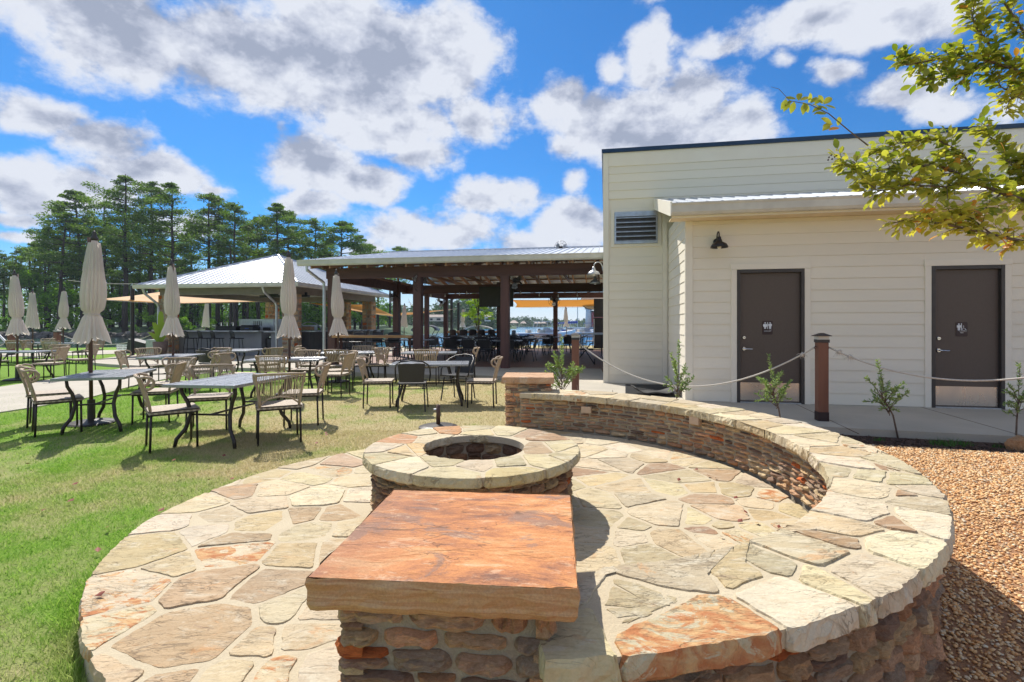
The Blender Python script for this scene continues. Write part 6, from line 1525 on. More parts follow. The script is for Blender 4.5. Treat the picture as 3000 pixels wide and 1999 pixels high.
m = MB(); m.box(-.15, .07, -.0115, -.0085, -.115, -.085); m.add([(.07, -.0115, -.155), (.17, -.0115, -.10), (.07, -.0115, -.045), (.07, -.0085, -.155), (.17, -.0085, -.10), (.07, -.0085, -.045)], [(0,1,2), (5,4,3), (0,3,4,1), (1,4,5,2), (2,5,3,0)]); obj('arrow', m, 'black_print', sg)
# planter with a banana-like plant by the column
pl = thing('planter', 'round planter pot with broad yellow green leaves beside the left stone column', 'planter', tuple(SP(470, 1040, .09)))
pl.location = ((470/1.275 - CX)/F*20.3, 20.3, .09)
obj('pot', MB().lathe([(.16, 0), (.24, .3), (.27, .62), (.24, .62), (.2, .5), (.001, .5)], 16), 'terracotta', pl, smooth=True)
for (a_, L, h_) in ((2.6, .45, .9), (1.8, .5, 1.35), (.5, .35, .7), (3.4, .5, .5), (-.5, .3, .9)):
    m = MB(); n = 7
    for i in range(n):
        f = i/(n-1); w_ = .13*max(0, math.sin(math.pi*min(1, f*.95 + .05)))**.8 + .008; c_ = Vector((math.cos(a_)*L*f, math.sin(a_)*L*.4*f, .5 + h_*math.sin(f*1.6)))
        for s2 in (-1, 0, 1): m.v.append((c_.x + s2*w_*.7, c_.y + s2*w_*.3, c_.z + (.0 if s2 else -.03)))
    for i in range(n - 1):
        for k in range(2): q = i*3 + k; m.f.append((q, q+1, q+4, q+3))
    me = m.mesh('leaf', True); at_ = me.attributes.new('rnd', 'FLOAT', 'POINT'); at_.data.foreach_set('value', [.8]*len(me.vertices)); link('leaf', me, 'maple', pl)
dk = thing('dock_ramp', 'white dock handrail sloping down to the water at the left edge', 'handrail', tuple(SPd(-10, 975, 24)))
obj('rail', MB().tube([(-.6, 0, .3), (0, 0, 0), (.75, -.1, -.65)], .05, 6), 'white_print', dk)
rk = thing('grey_bin', 'low grey storage bin and folded lounger at the shore beside the planter', 'bin', tuple(Vector(((425/1.275 - CX)/F*23.0, 23.0, 0))))
obj('bin_body', MB().box(.25, .95, -.3, .3, 0, .72), 'galvanised', rk); obj('cover', MB().add([(-.65, -.3, .1), (.2, -.3, .1), (.2, .3, .1), (-.65, .3, .1), (-.55, -.3, .75), (.2, -.3, .55), (.2, .3, .55), (-.55, .3, .75)], [(0,3,2,1), (4,5,6,7), (0,1,5,4), (1,2,6,5), (2,3,7,6), (3,0,4,7)]), 'dark_bar', rk)

# ------------------------------------------------------------------ foliage helpers
def leaf_cloud(centers, radii, n_each, size, seed, flat=.45, updir=.3):
    """many small tilted triangles-pairs round the centres -> (V, T, rnd)"""
    r_ = np.random.RandomState(seed); V = []; T = []; A = []
    centers = np.asarray(centers); radii = np.asarray(radii); k = len(centers)
    N = k*n_each; c = np.repeat(centers, n_each, 0); rad = np.repeat(radii, n_each)
    d = r_.normal(size=(N, 3)); d /= np.linalg.norm(d, axis=1)[:, None]; q = r_.random_sample(N)**.45
    p = c + d*(rad*q)[:, None]*np.array([1, 1, flat])
    a = r_.normal(size=(N, 3)); a[:, 2] *= .6; a /= np.linalg.norm(a, axis=1)[:, None]
    b = np.cross(a, r_.normal(size=(N, 3))); b /= np.linalg.norm(b, axis=1)[:, None]
    s_ = size*r_.uniform(.6, 1.4, N)[:, None]
    v = np.stack([p - a*s_, p + b*s_*.45, p + a*s_, p - b*s_*.45], 1).reshape(-1, 3)
    t = np.arange(N*4).reshape(-1, 4)
    cl = np.repeat(r_.random_sample(k), n_each); rnd = np.clip(.55*cl + .45*r_.random_sample(N), 0, 1)
    return v, t, np.repeat(rnd, 4)
def pine(seed, H, spread=1.0, bottom=.42, dens=1.0, lean=0.0):
    rr = random.Random(seed); t_ = thing('pine_tree', 'pine', 'tree')
    bend = [(lean*H*f**1.5 + rr.uniform(-.06, .06)*H*.05, rr.uniform(-.2, .2)) for f in [i/7 for i in range(8)]]
    tp = [Vector((bend[i][0], bend[i][1]*.6, H*.97*i/7)) for i in range(8)]; tp[0] = Vector((0, 0, -.6))
    r0 = .015*H + .06; obj('trunk', MB().tube(tp, [r0*(1 - .86*i/7) for i in range(8)], 7), 'bark', t_, smooth=True)
    def at(f): x = f*7; i = min(6, int(x)); return tp[i].lerp(tp[i+1], x - i)
    lm = MB(); cen = []; rad = []; nb = int(30*dens*(1 - bottom)/.58 + 6); 
    for i in range(nb):
        f = bottom + (.99 - bottom)*((i + rr.random()*.7)/nb)**.9; k = (f - bottom)/(1 - bottom); prof = (.45 + .9*k)*(1 - k**2.6)*1.1 + .12
        L = H*.17*spread*prof*rr.uniform(.55, 1.25); a = rr.uniform(0, 2*math.pi); s0 = at(f - .01); dz = L*rr.uniform(.10, .45)
        e_ = s0 + Vector((math.cos(a)*L, math.sin(a)*L, dz)); mid = s0.lerp(e_, .5) + Vector((0, 0, -L*.06)); lm.tube([s0, mid, e_], [.05 + .004*H*(1-k), .045, .02], 4, False)
        for q in range(3 if L > 1.6 else 2):
            g = rr.uniform(.45, 1.08); c = s0.lerp(e_, g) + Vector((rr.uniform(-.5, .5), rr.uniform(-.5, .5), rr.uniform(-.1, .35)))*L*.28; cen.append(tuple(c)); rad.append(L*rr.uniform(.22, .40) + .45)
    for q in range(4): c = at(.97) + Vector((rr.uniform(-.5, .5), rr.uniform(-.5, .5), rr.uniform(-.3, .6))); cen.append(tuple(c)); rad.append(rr.uniform(.5, .9))
    for q in range(4):                                # dead stubs under the crown
        f = rr.uniform(.2, bottom + .05); s0 = at(f); a = rr.uniform(0, 6.28); lm.tube([s0, s0 + Vector((math.cos(a), math.sin(a), .25))*rr.uniform(.5, 1.6)], [.05, .015], 4, False)
    obj('limbs', lm, 'bark', t_)['kind'] = 'stuff'
    V, T, A = leaf_cloud(cen, [r_*.92 for r_ in rad], 78, .155, seed, .36); link('crown', np_mesh('crown', V, T, ('rnd', A)), 'pine_needles', t_); return t_
def bushy(seed, H, W_, mat='broadleaf', name='broadleaf_tree', n_each=46, size=.17, k=46, trunk=.12):
    rr = random.Random(seed); t_ = thing(name, 'tree', 'tree'); cen = []; rad = []; lm = MB()
    obj('trunk', MB().tube([(0, 0, -.5), (.1, 0, H*.35), (rr.uniform(-.3, .3), 0, H*.75)], [trunk*1.2, trunk, trunk*.4], 6), 'bark', t_, smooth=True)
    for i in range(k):
        f = rr.uniform(.12, 1)**.8; a = rr.uniform(0, 6.28); r_ = W_*math.sqrt(rr.random())*math.sin(math.pi*min(.97, f*.86 + .10))**.7; c = Vector((r_*math.cos(a), r_*math.sin(a), H*f*.95)); cen.append(tuple(c)); rad.append(W_*rr.uniform(.16, .34))
        if i % 4 == 0: lm.tube([(.05, 0, H*f*.45), c], [trunk*.4, .02], 4, False)
    obj('limbs', lm, 'bark', t_)['kind'] = 'stuff'; V, T, A = leaf_cloud(cen, rad, n_each, size, seed, .8); link('crown', np_mesh('crown', V, T, ('rnd', A)), mat, t_); return t_

# ------------------------------------------------------------------ the wooded point across the inlet
mb = MB(); nx, ny = 70, 10
for i in range(nx + 1):
    x = -125 + 112*i/nx
    for j in range(ny + 1):
        y0 = 71 + 3*math.sin(x*.11) + (max(0, x + 40)*.35); y = y0 + 75*(j/ny)**1.3; h = -1.6 if j == 0 else (-.2 if j == 1 else .25 + .8*min(1, j/4) + .5*mnoise.noise((x*.08, y*.08, 1)))
        end = max(0, (x + 24)/11); mb.v.append((x, y, h - 2.2*end**2))
for i in range(nx):
    for j in range(ny): a = i*(ny+1) + j; mb.f.append((a, a+ny+1, a+ny+2, a+1))
o = obj('wooded_point', mb, 'hill_green', smooth=True); o['kind'] = 'structure'
# shoreline boulders: the nearest as rocks of their own, smaller ones together
rp = []
for k in range(5):
    ico = MB(); rr = random.Random(90 + k); n = 8
    for j in range(5):
        for i in range(n):
            th_ = math.pi*(j + .5)/5; a = 2*math.pi*i/n; q = Vector((math.sin(th_)*math.cos(a), math.sin(th_)*math.sin(a)*.8, math.cos(th_)*.6)); q *= 1 + .35*mnoise.noise(q*1.7 + Vector((k*9, 0, 0))); ico.v.append(tuple(q))
    for j in range(4):
        for i in range(n): a = j*n + i; b = j*n + (i+1) % n; ico.f.append((a, a + n, b + n, b))
    ico.f.append(tuple(range(n))); ico.f.append(tuple(4*n + i for i in range(n))[::-1]); me = ico.mesh('boulder'); me.materials.append(MATS['rock']); rp.append(me)
rr = random.Random(17); V = []; T = []
for i in range(420):
    x = -108 + 88*rr.random(); y = 71 + 3*math.sin(x*.11) + max(0, x + 40)*.35 + rr.uniform(-.3, 3.2); s_ = rr.uniform(.2, .8); me = rr.choice(rp); b = len(V)
    M = Matrix.Translation((x, y, rr.uniform(-.35, .25))) @ Matrix.Rotation(rr.uniform(0, 6), 4, 'Z') @ Matrix.Diagonal((s_*1.3, s_, s_*.8, 1))
    V += [tuple(M @ v.co) for v in me.vertices]; T += [tuple(b + k for k in p.vertices) for p in me.polygons]
me = bpy.data.meshes.new('rock_bank'); me.from_pydata(V, [], T); o = link('rock_bank', me, 'rock'); o['kind'] = 'stuff'
PIN = [pine(101, 24, 1.0, .40, 1.1), pine(102, 22, .95, .50, .9), pine(103, 25, 1.05, .34, 1.25), pine(104, 18, 1.15, .42, 1.0, .05), pine(105, 20, .85, .55, .8), pine(106, 16, 1.2, .45, .9), pine(107, 21, 1.1, .22, 1.3)]
PH_ = [24, 22, 25, 18, 20, 16, 21]
TREES = [ # src x, top y, depth, variant, description
 (245,552,80,3,'pine with layered crown at the left shoulder of the tall group'),(306,580,84,1,'slender pine between the left shoulder and the tallest pine'),(367,496,76,2,'tallest pine, its crown the highest point of the wood'),
 (444,521,78,0,'tall pine just right of the tallest one, with flat topped crown'),(505,519,75,2,'broad tall pine above the left end of the bar roof'),(612,557,80,1,'open crowned pine above the middle of the bar roof'),
 (640,566,83,4,'thin pine next to the open crowned one above the bar roof'),(688,588,77,0,'rounded pine above the bar roof, fourth crown from its right end'),(755,628,86,5,'low pine in the gap above the bar roof'),
 (816,592,82,3,'wide domed pine behind the peak of the bar roof'),(845,612,88,1,'pine just right of the roof peak'),(923,632,84,4,'narrow pine right of the bar roof peak'),(1000,640,84,5,'separate round crowned pine over the left end of the pavilion roof'),
 (1056,681,87,0,'small pine at the right end of the wood above the pavilion roof'),(1086,712,93,5,'low pine at the tip of the wood above the pavilion roof'),(1163,717,150,5,'lone distant pine peeping over the pavilion roof'),
 (173,612,74,3,'leaning pine reaching out to the left of the tall group'),(143,655,82,1,'shorter pine left of the leaning pine'),(102,704,86,5,'low pine behind the slim umbrella'),(61,724,90,4,'low pine above the umbrella at the left edge'),
 (12,738,84,0,'pine at the left frame edge'),(-30,715,82,2,'pine just outside the left frame edge'),(205,640,88,6,'densely branched pine low in the left of the wood'),(410,610,90,6,'densely branched pine low between the two tallest'),
 (560,640,92,6,'dense dark pine low above the left part of the bar roof'),(715,650,90,6,'dense dark pine low behind the bar roof ridge line'),(880,668,92,6,'dense pine low right of the bar roof peak'),(960,690,90,6,'dense pine low at the left end of the pavilion roof'),(330,650,94,6,'dense pine low left of the middle of the wood'),(470,650,86,4,'bare stemmed pine in the middle of the wood')]
for (sx_, ty, d, v, lb) in TREES:
    x = (sx_/1.275 - CX)/F*d; Ht = (HOR - ty/1.275)/F*d + CAMZ - .3; k = Ht/PH_[v]
    r_ = put(PIN[v], (x, d, .3), rng.uniform(0, 6.28), lb, 'pines on the wooded point'); r_.scale = (k, k, k)
BU_ = [bushy(201, 9, 3.2), bushy(202, 7, 2.6), bushy(203, 5.5, 3.0), bushy(204, 8, 2.4)]
rr = random.Random(33)
for i in range(34):
    sx_ = -20 + i*35 + rr.uniform(-12, 12); d = rr.uniform(76, 98); x = (sx_/1.275 - CX)/F*d
    if x > -22: d = 100; x = (sx_/1.275 - CX)/F*d
    r_ = put(BU_[i % 4], (x, d, .3), rr.uniform(0, 6.28), 'leafy broadleaf tree in the understory of the pines across the inlet', 'broadleaf understory across the inlet'); k = rr.uniform(.75, 1.3)*(1.25 if rr.random() < .3 else 1); r_.scale = (k, k, k)
# shrubs low on the bank
SH = [bushy(211, 2.0, 1.4, 'broadleaf', 'shrub', 40, .12, 18, .04), bushy(212, 1.6, 1.2, 'broadleaf', 'shrub', 40, .12, 16, .04)]
for i in range(26):
    x = -92 + i*2.75 + rr.uniform(-1, 1); y = 75 + 3*math.sin(x*.11) + max(0, x + 40)*.35 + rr.uniform(0, 2)
    r_ = put(SH[i % 2], (x, y, .1), rr.uniform(0, 6.28), 'low green shrub above the rock bank across the inlet', 'shrubs above the rock bank'); k = rr.uniform(.7, 1.5); r_.scale = (k, k, k)
    r_['category'] = 'shrub'
for s_ in SH: s_['category'] = 'shrub'
# extra bare trunks so the wood stays open low down
tk = MB().tube([(0, 0, -.6), (.1, 0, 5), (.0, .1, 12)], [.22, .18, .12], 7).mesh('trunk', True); tk2 = None
rr = random.Random(71)
V, T, A = leaf_cloud([(rr.uniform(-1.6, 1.6), rr.uniform(-1.6, 1.6), rr.uniform(8.5, 12.5)) for _ in range(12)], [1.0]*12, 50, .2, 9, .5); crm = np_mesh('crown', V, T, ('rnd', A))
for i in range(40):
    sx_ = 0 + i*29 + rr.uniform(-12, 12); d = rr.uniform(77, 100); x = (sx_/1.275 - CX)/F*d
    if x > -22: continue
    t_ = thing('pine_tree', 'slim straight stemmed young pine in the shade of the wood across the inlet', 'tree', (x, d, .2), rr.uniform(0, 6), 'young pines inside the wood'); k = rr.uniform(.8, 1.15); t_.scale = (k, k, k)
    link('trunk', tk, 'bark', t_); link('crown', crm, 'pine_needles', t_)

# ------------------------------------------------------------------ far shores
def far_wood(name, x0, x1, yfun, hfun, n, label, seed, size):
    rr = random.Random(seed); cen = []; rad = []
    for i in range(n):
        x = rr.uniform(x0, x1); d = yfun(x) + rr.uniform(0, 45); h = hfun(x)*rr.uniform(.65, 1.1); k = size*rr.uniform(.7, 1.3)
        for q in range(5): cen.append((x + rr.uniform(-1, 1)*k, d + rr.uniform(-1, 1)*k, h - k*1.0 - q*k*rr.uniform(.6, 1.4))); rad.append(k*rr.uniform(.7, 1.15))
        c = h - k*7
        while c > -1: cen.append((x + rr.uniform(-1.5, 1.5)*k, d, c)); rad.append(k*1.3); c -= k*2.2
    V, T, A = leaf_cloud(cen, rad, 16, size*.34, seed, .9); o = link(name, np_mesh(name, V, T, ('rnd', A)), 'far_leaf'); o['kind'] = 'stuff'; return o
def hill(name, x0, x1, yf, hf):
    m = MB(); n = 60
    for i in range(n + 1):
        x = x0 + (x1 - x0)*i/n; y = yf(x)
        for (dy, k) in ((-6, -2), (0, .02), (20, .45), (50, .72), (140, .8), (300, .5)): m.v.append((x, y + dy, (-2 if k < 0 else k*hf(x))))
    for i in range(n):
        for j in range(5): a = i*6 + j; m.f.append((a, a+6, a+7, a+1))
    o = obj(name, m, 'hill_green', smooth=True); o['kind'] = 'structure'; return o
y1f = lambda x: 215 - .12*(x + 40) if x < 0 else 215 + x*1.0
h1f = lambda x: max(1.0, (11.0 + 2.5*math.sin(x*.07 + 2) + 1.2*math.sin(x*.21)) * (1 if x < -12 else max(.0, 1 - (x + 12)/11)))
hill('near_headland', -190, 2, y1f, lambda x: h1f(x)*.8); far_wood('headland_woods', -190, -2, y1f, lambda x: h1f(x)*1.12, 900, 'x', 5, 1.9)
y2f = lambda x: 420 + .15*abs(x); h2f = lambda x: 6 + 1.8*math.sin(x*.022 + 2.2) + .8*math.sin(x*.09) + (1.5 if x > 45 else 0)
hill('far_shore', -420, 420, y2f, lambda x: h2f(x)*.8); far_wood('far_shore_woods', -300, 330, y2f, lambda x: h2f(x)*1.15, 1700, 'x', 6, 2.2)
for i, (sx_, w_) in enumerate(((1262, 3.6), (1282, 5), (1218, 3), (1428, 2.4))):
    d = 208; p = Pd(sx_/1.275, 942/1.275, d); hs = thing('lake_house', ['small lake house roof at the left of the hill behind the fan post', 'wide pale roofed lake house among the trees on the headland', 'lake house at the far left end of the visible headland', 'little boathouse roof right of the young maple'][i], 'house', (p.x, y1f(p.x) - 2, .3), 0)
    s_ = w_/2; obj('wall', MB().box(-s_, s_, -1, 1, 2.6, 4.4), 'siding', hs); m = MB(); m.add([(-s_-.4, -1.4, 4.3), (s_+.4, -1.4, 4.3), (s_+.4, 1.4, 4.3), (-s_-.4, 1.4, 4.3), (-s_, 0, 5.4), (s_, 0, 5.4)], [(0,1,5,4), (2,3,4,5), (1,2,5), (3,0,4), (0,3,2,1)]); obj('roof', m, 'roof_tan', hs); obj('window', MB().box(-.8, .8, -1.05, -1.005, 3.0, 3.8), 'frame_paint', hs)
def boathouse(sx_, d, k, label):
    p = Vector(((sx_/1.275 - CX)/F*d, d, -.3)); th = thing('boathouse', label, 'boathouse', tuple(p)); s_ = k
    for x in (-1, -.33, .33, 1):
        for y in (-1, 1): obj('post', MB().box(x*s_ - .12, x*s_ + .12, y*s_ - .12, y*s_ + .12, -.5, 2.9), 'bark', th)
    m = MB(); e_ = s_ + .8; m.add([(-e_, -e_, 2.9), (e_, -e_, 2.9), (e_, e_, 2.9), (-e_, e_, 2.9), (-e_*.3, 0, 4.6), (e_*.3, 0, 4.6)], [(0,1,5,4), (1,2,5), (2,3,4,5), (3,0,4), (3,2,1,0)]); obj('roof', m, 'roof_tan', th); obj('deck', MB().box(-s_, s_, -s_, s_, .3, .5), 'decking', th)
boathouse(1505.5, 330, 2.4, 'boathouse with tan hipped roof standing in the lake right of the middle post'); boathouse(1533, 400, 1.8, 'smaller distant boathouse further right across the lake'); boathouse(1575, 405, 2.4, 'distant boathouse left of the motor boat'); boathouse(1592, 404, 1.8, 'distant boathouse just above the motor boat')
# ------------------------------------------------------------------ boats
def motor_boat(label, L=7.0, mat='boat_white', top='boat_canvas', arch=True):
    t_ = thing('motor_boat', label, 'boat'); m = MB(); st_ = [(-.5, .95, .0), (-.3, 1.0, .0), (0, 1.0, .02), (.25, .85, .06), (.42, .45, .16), (.5, .03, .26)]
    for (f, w, k) in st_:
        x = f*L; b = L*.16*w; m.v += [(x, 0, -.30 + k), (x, b*.75, -.12 + k*1.2), (x, b, .62 + k*1.6), (x, b*.86, .64 + k*1.6), (x, -b*.86, .64 + k*1.6), (x, -b, .62 + k*1.6), (x, -b*.75, -.12 + k*1.2)]
    for i in range(5):
        for j in range(7): a = i*7 + j; b = i*7 + (j+1) % 7; m.f.append((a, b, b+7, a+7))
    m.f.append(tuple(range(7))[::-1]); obj('hull', m, mat, t_)
    obj('stripe', MB().box(-L*.49, L*.2, -L*.165, L*.165, .40, .46), 'boat_blue' if mat == 'boat_white' else 'boat_white', t_)
    w = MB(); w.add([(-.3, -.8, .65), (.9, -.7, .65), (.9, .7, .65), (-.3, .8, .65), (-.2, -.7, 1.25), (.3, -.6, 1.2), (.3, .6, 1.2), (-.2, .7, 1.25)], [(0,3,2,1), (4,5,6,7), (0,1,5,4), (1,2,6,5), (2,3,7,6), (3,0,4,7)]); obj('windscreen', w, 'table_metal', t_)
    e_ = MB(); e_.box(-L*.5 - .55, -L*.5 - .1, -.25, .25, .2, .95); obj('outboard_motor', e_, 'black_metal', t_, bevel=.08)
    for x in (-L*.3, -L*.1): obj('seat', MB().box(x - .25, x + .25, -.7, .7, .64, .98), top, t_, bevel=.05)
    if arch:
        obj('bimini_frame', MB().tube([(-1.5, -1, .6), (-1.2, -1, 1.9), (-1.2, 1, 1.9), (-1.5, 1, .6)], .03, 5).tube([(.6, -1, .6), (.3, -1, 1.95), (.3, 1, 1.95), (.6, 1, .6)], .03, 5), 'galvanised', t_); obj('bimini_top', MB().box(-1.35, .45, -1.02, 1.02, 1.93, 1.99), top, t_)
    return t_
def boat_at(t_, sx_, d, rot, sc=1): t_.location = ((sx_/1.275 - CX)/F*d, d, -.25); t_.rotation_euler = (0, 0, R(rot)); t_.scale = (sc, sc, sc)
boat_at(motor_boat('white centre console motor boat with outboard at its left end, on the open water'), 1600, 62, 8, 1.05)
boat_at(motor_boat('white boat with blue cover moored behind the slim lakeside umbrella', 7.5, 'boat_white', 'boat_blue'), 1668, 72, 4)
boat_at(motor_boat('white boat moored at the far right behind the cabinet', 7.0, 'boat_white', 'boat_canvas', False), 1712, 70, 10)
boat_at(motor_boat('boat with green cover in the moored row', 6.5, 'boat_white', 'boat_green'), 1640, 88, -5); boat_at(motor_boat('boat with blue stripe at the back of the moored row', 7.0, 'boat_white', 'boat_blue'), 1735, 90, 12)
sb = thing('sailboat', 'moored sailboat with tall bare mast and blue furled sail', 'boat', tuple(Vector(((1687/1.275 - CX)/F*84, 84, -.25))), R(5))
m = MB(); 
for (f, w, k) in [(-.5, .6, .1), (-.2, 1, .0), (.1, 1, .02), (.35, .55, .1), (.5, .03, .25)]:
    x = f*8; b = 1.25*w; m.v += [(x, 0, -.5 + k), (x, b*.8, -.1 + k), (x, b, .75 + k), (x, -b, .75 + k), (x, -b*.8, -.1 + k)]
for i in range(4):
    for j in range(5): a = i*5 + j; b = i*5 + (j+1) % 5; m.f.append((a, b, b+5, a+5))
m.f.append(tuple(range(5))[::-1]); obj('hull', m, 'boat_white', sb); obj('cabin', MB().box(-1.2, 1.6, -.7, .7, .75, 1.2), 'boat_white', sb, bevel=.1); obj('mast', MB().tube([(.3, 0, .75), (.3, 0, 9.3)], .07, 6), 'galvanised', sb)
obj('furled_sail', MB().tube([(.25, 0, 2.1), (-1.5, 0, 2.0), (-3.2, 0, 1.9)], [.22, .2, .08], 8), 'boat_blue', sb); obj('rigging', MB().tube([(.3, 0, 9.2), (3.9, 0, 1)], .012, 3).tube([(.3, 0, 9.2), (-3.9, 0, 1)], .012, 3).tube([(.3, -.5, 5.5), (.3, .5, 5.5)], .02, 3), 'galvanised', sb)
lh = thing('lighthouse', 'small white lighthouse with red dome roof on the shore behind the cabinet', 'lighthouse', tuple(Vector(((1725/1.275 - CX)/F*150, 150, 0))))
obj('tower', MB().lathe([(1.15, 0), (.85, 5.8), (.85, 6.0)], 12), 'boat_white', lh, smooth=True); obj('gallery', MB().lathe([(1.25, 6.0), (1.25, 6.15), (1.2, 6.8), (1.22, 6.8)], 12), 'table_metal', lh); obj('lantern_room', MB().lathe([(.55, 6.15), (.55, 7.7)], 8), 'galvanised', lh); obj('dome', MB().lathe([(.8, 7.7), (.5, 8.3), (.01, 8.7)], 10), 'brick_red', lh)
bk = thing('red_boathouse', 'low dark red building beside the lighthouse', 'building', tuple(Vector(((1745/1.275 - CX)/F*150, 152, 0)))); obj('wall', MB().box(-1.3, 8, -3, 3, 0, 5.2), 'brick_red', bk); obj('roof', MB().box(-1.6, 8.3, -3.3, 3.3, 5.2, 5.6), 'frame_paint', bk); obj('door', MB().box(0, 1.2, -3.05, -3.005, 0, 2.2), 'frame_paint', bk)
sp = thing('marina_spit', 'strip', 'land'); bpy.data.objects.remove(sp)
m = MB(); m.add([(18, 140, .0), (120, 140, .0), (120, 190, .2), (18, 190, .2), (16, 137, -1.5), (124, 137, -1.5)], [(0,1,2,3), (4,5,1,0)]); o = obj('marina_shore', m, 'rock'); o['kind'] = 'structure'
def pontoon(sx0, sx1, yt, d, label, mat):
    x0, x1 = (sx0/1.275 - CX)/F*d, (sx1/1.275 - CX)/F*d; zt = CAMZ - (yt/1.275 - HOR)/F*d; th = thing('pontoon_boat', label, 'boat', ((x0 + x1)/2, d, -.3)); w = (x1 - x0)/2; zt += .3
    obj('deck', MB().box(-w*1.05, w*1.05, -1.2, 1.2, .35, .5), 'boat_white', th); obj('railing', MB().box(-w*1.0, w*1.0, -1.2, -1.15, .5, .95), 'galvanised', th)
    for s2 in (-.9, .9): obj('float', MB().tube([(-w, s2, .1), (w, s2, .1)], .28, 8), 'galvanised', th)
    m = MB(); n = 10
    for i in range(n + 1):
        f = -1 + 2*i/n; z = zt - .28*f*f - (.12 if abs(f) > .95 else 0); m.v += [(f*w, -1.15, z), (f*w, 1.15, z)]
    for i in range(n): m.f.append((2*i, 2*i+2, 2*i+3, 2*i+1))
    o = obj('canopy', m, mat, th, smooth=True); s2 = o.modifiers.new('thickness', 'SOLIDIFY'); s2.thickness = .05
    f_ = MB()
    for s3 in (-.95, .95):
        for y in (-1.1, 1.1): f_.tube([(s3*w*.45, y, .5), (s3*w, y, zt - .3)], .025, 5)
    obj('canopy_frame', f_, 'black_metal', th); return th
pontoon(1212, 1284, 952, 38, 'pontoon boat with dark arched canopy moored left of the rear post', 'dark_bar'); pontoon(1355, 1448, 954, 38, 'pontoon boat with cream canopy moored behind the young maple', 'boat_canvas')
# young maple by the water
mp = bushy(301, 5.0, 1.05, 'maple', 'young_maple', 60, .075, 60, .05); d = 31.5; mp.location = ((1399/1.275 - CX)/F*d, d, -.05)
mp['label'] = 'young maple with bright yellow green leaves at the water behind the pavilion'; mp['category'] = 'tree'
for ch in mp.children:
    if ch.name.startswith('crown'): ch.location = (0, 0, .75); ch.scale = (1, 1, .80)
# railing along the lakeside lawn
rl_ = thing('lakeside_railing', 'thin metal railing along the water behind the lakeside tables', 'railing', (-1, 31.2, 0), 0)
obj('top_rail', MB().bar((-8, 0, .0), (9, 0, .0), .001, .001) if False else MB().box(-2, 7.5, -.02, .02, .62, .66), 'chair_metal', rl_); bm = MB().box(-.01, .01, -.01, .01, -.2, .62).mesh('baluster')
for i in range(60): link('baluster', bm, 'chair_metal', rl_, loc=(-1.95 + i*.158, 0, 0))

# ------------------------------------------------------------------ the crape myrtle whose branches hang in from the right
def leaf_mesh(rn, seed):
    rr = random.Random(seed); L = .034; w = .0185; cu = rr.uniform(.002, .007); v = []
    prof = [(0, 0), (.25, .72), (.55, 1.0), (.82, .66), (1, 0)]
    v.append((0, 0, 0)); 
    for (f, k) in prof[1:4]: v += [(-w*k, 2*L*f, -cu*f + .003*k), (0, 2*L*f, -cu*2*f*f), (w*k, 2*L*f, -cu*f + .003*k)]
    v.append((0, 2*L, -cu*3)); f = [(0, 2, 1), (0, 3, 2), (1, 2, 5, 4), (2, 3, 6, 5), (4, 5, 8, 7), (5, 6, 9, 8), (7, 8, 10), (8, 9, 10)]
    me = bpy.data.meshes.new('leaf'); me.from_pydata(v, [], f); a = me.attributes.new('rnd', 'FLOAT', 'POINT'); a.data.foreach_set('value', [rn]*len(v)); me.materials.append(MATS['myrtle']); me.polygons.foreach_set('use_smooth', [True]*len(f)); return me, v, f
myr = thing('crape_myrtle', 'crape myrtle tree at the right with leafy branches hanging before the building', 'tree', (0, 0, 0))
TB = Vector((4.75, 4.15, 0)); trunk = [TB, TB + Vector((.03, .02, 1.1)), TB + Vector((-.08, -.05, 2.0)), Pd(2465, 300, 4.0), Pd(2420, 60, 3.95), Pd(2310, -60, 3.9)]
obj('trunk', MB().tube(trunk, [.075, .06, .05, .038, .028, .02], 9), 'limb_bark', myr, smooth=True)
LEAVES = [leaf_mesh(r_, i) for i, r_ in enumerate((.05, .2, .35, .5, .62, .75, .85, .97))]
allv = []; lrr = random.Random(44); twigs = MB(); lcount = [0]; cand = []
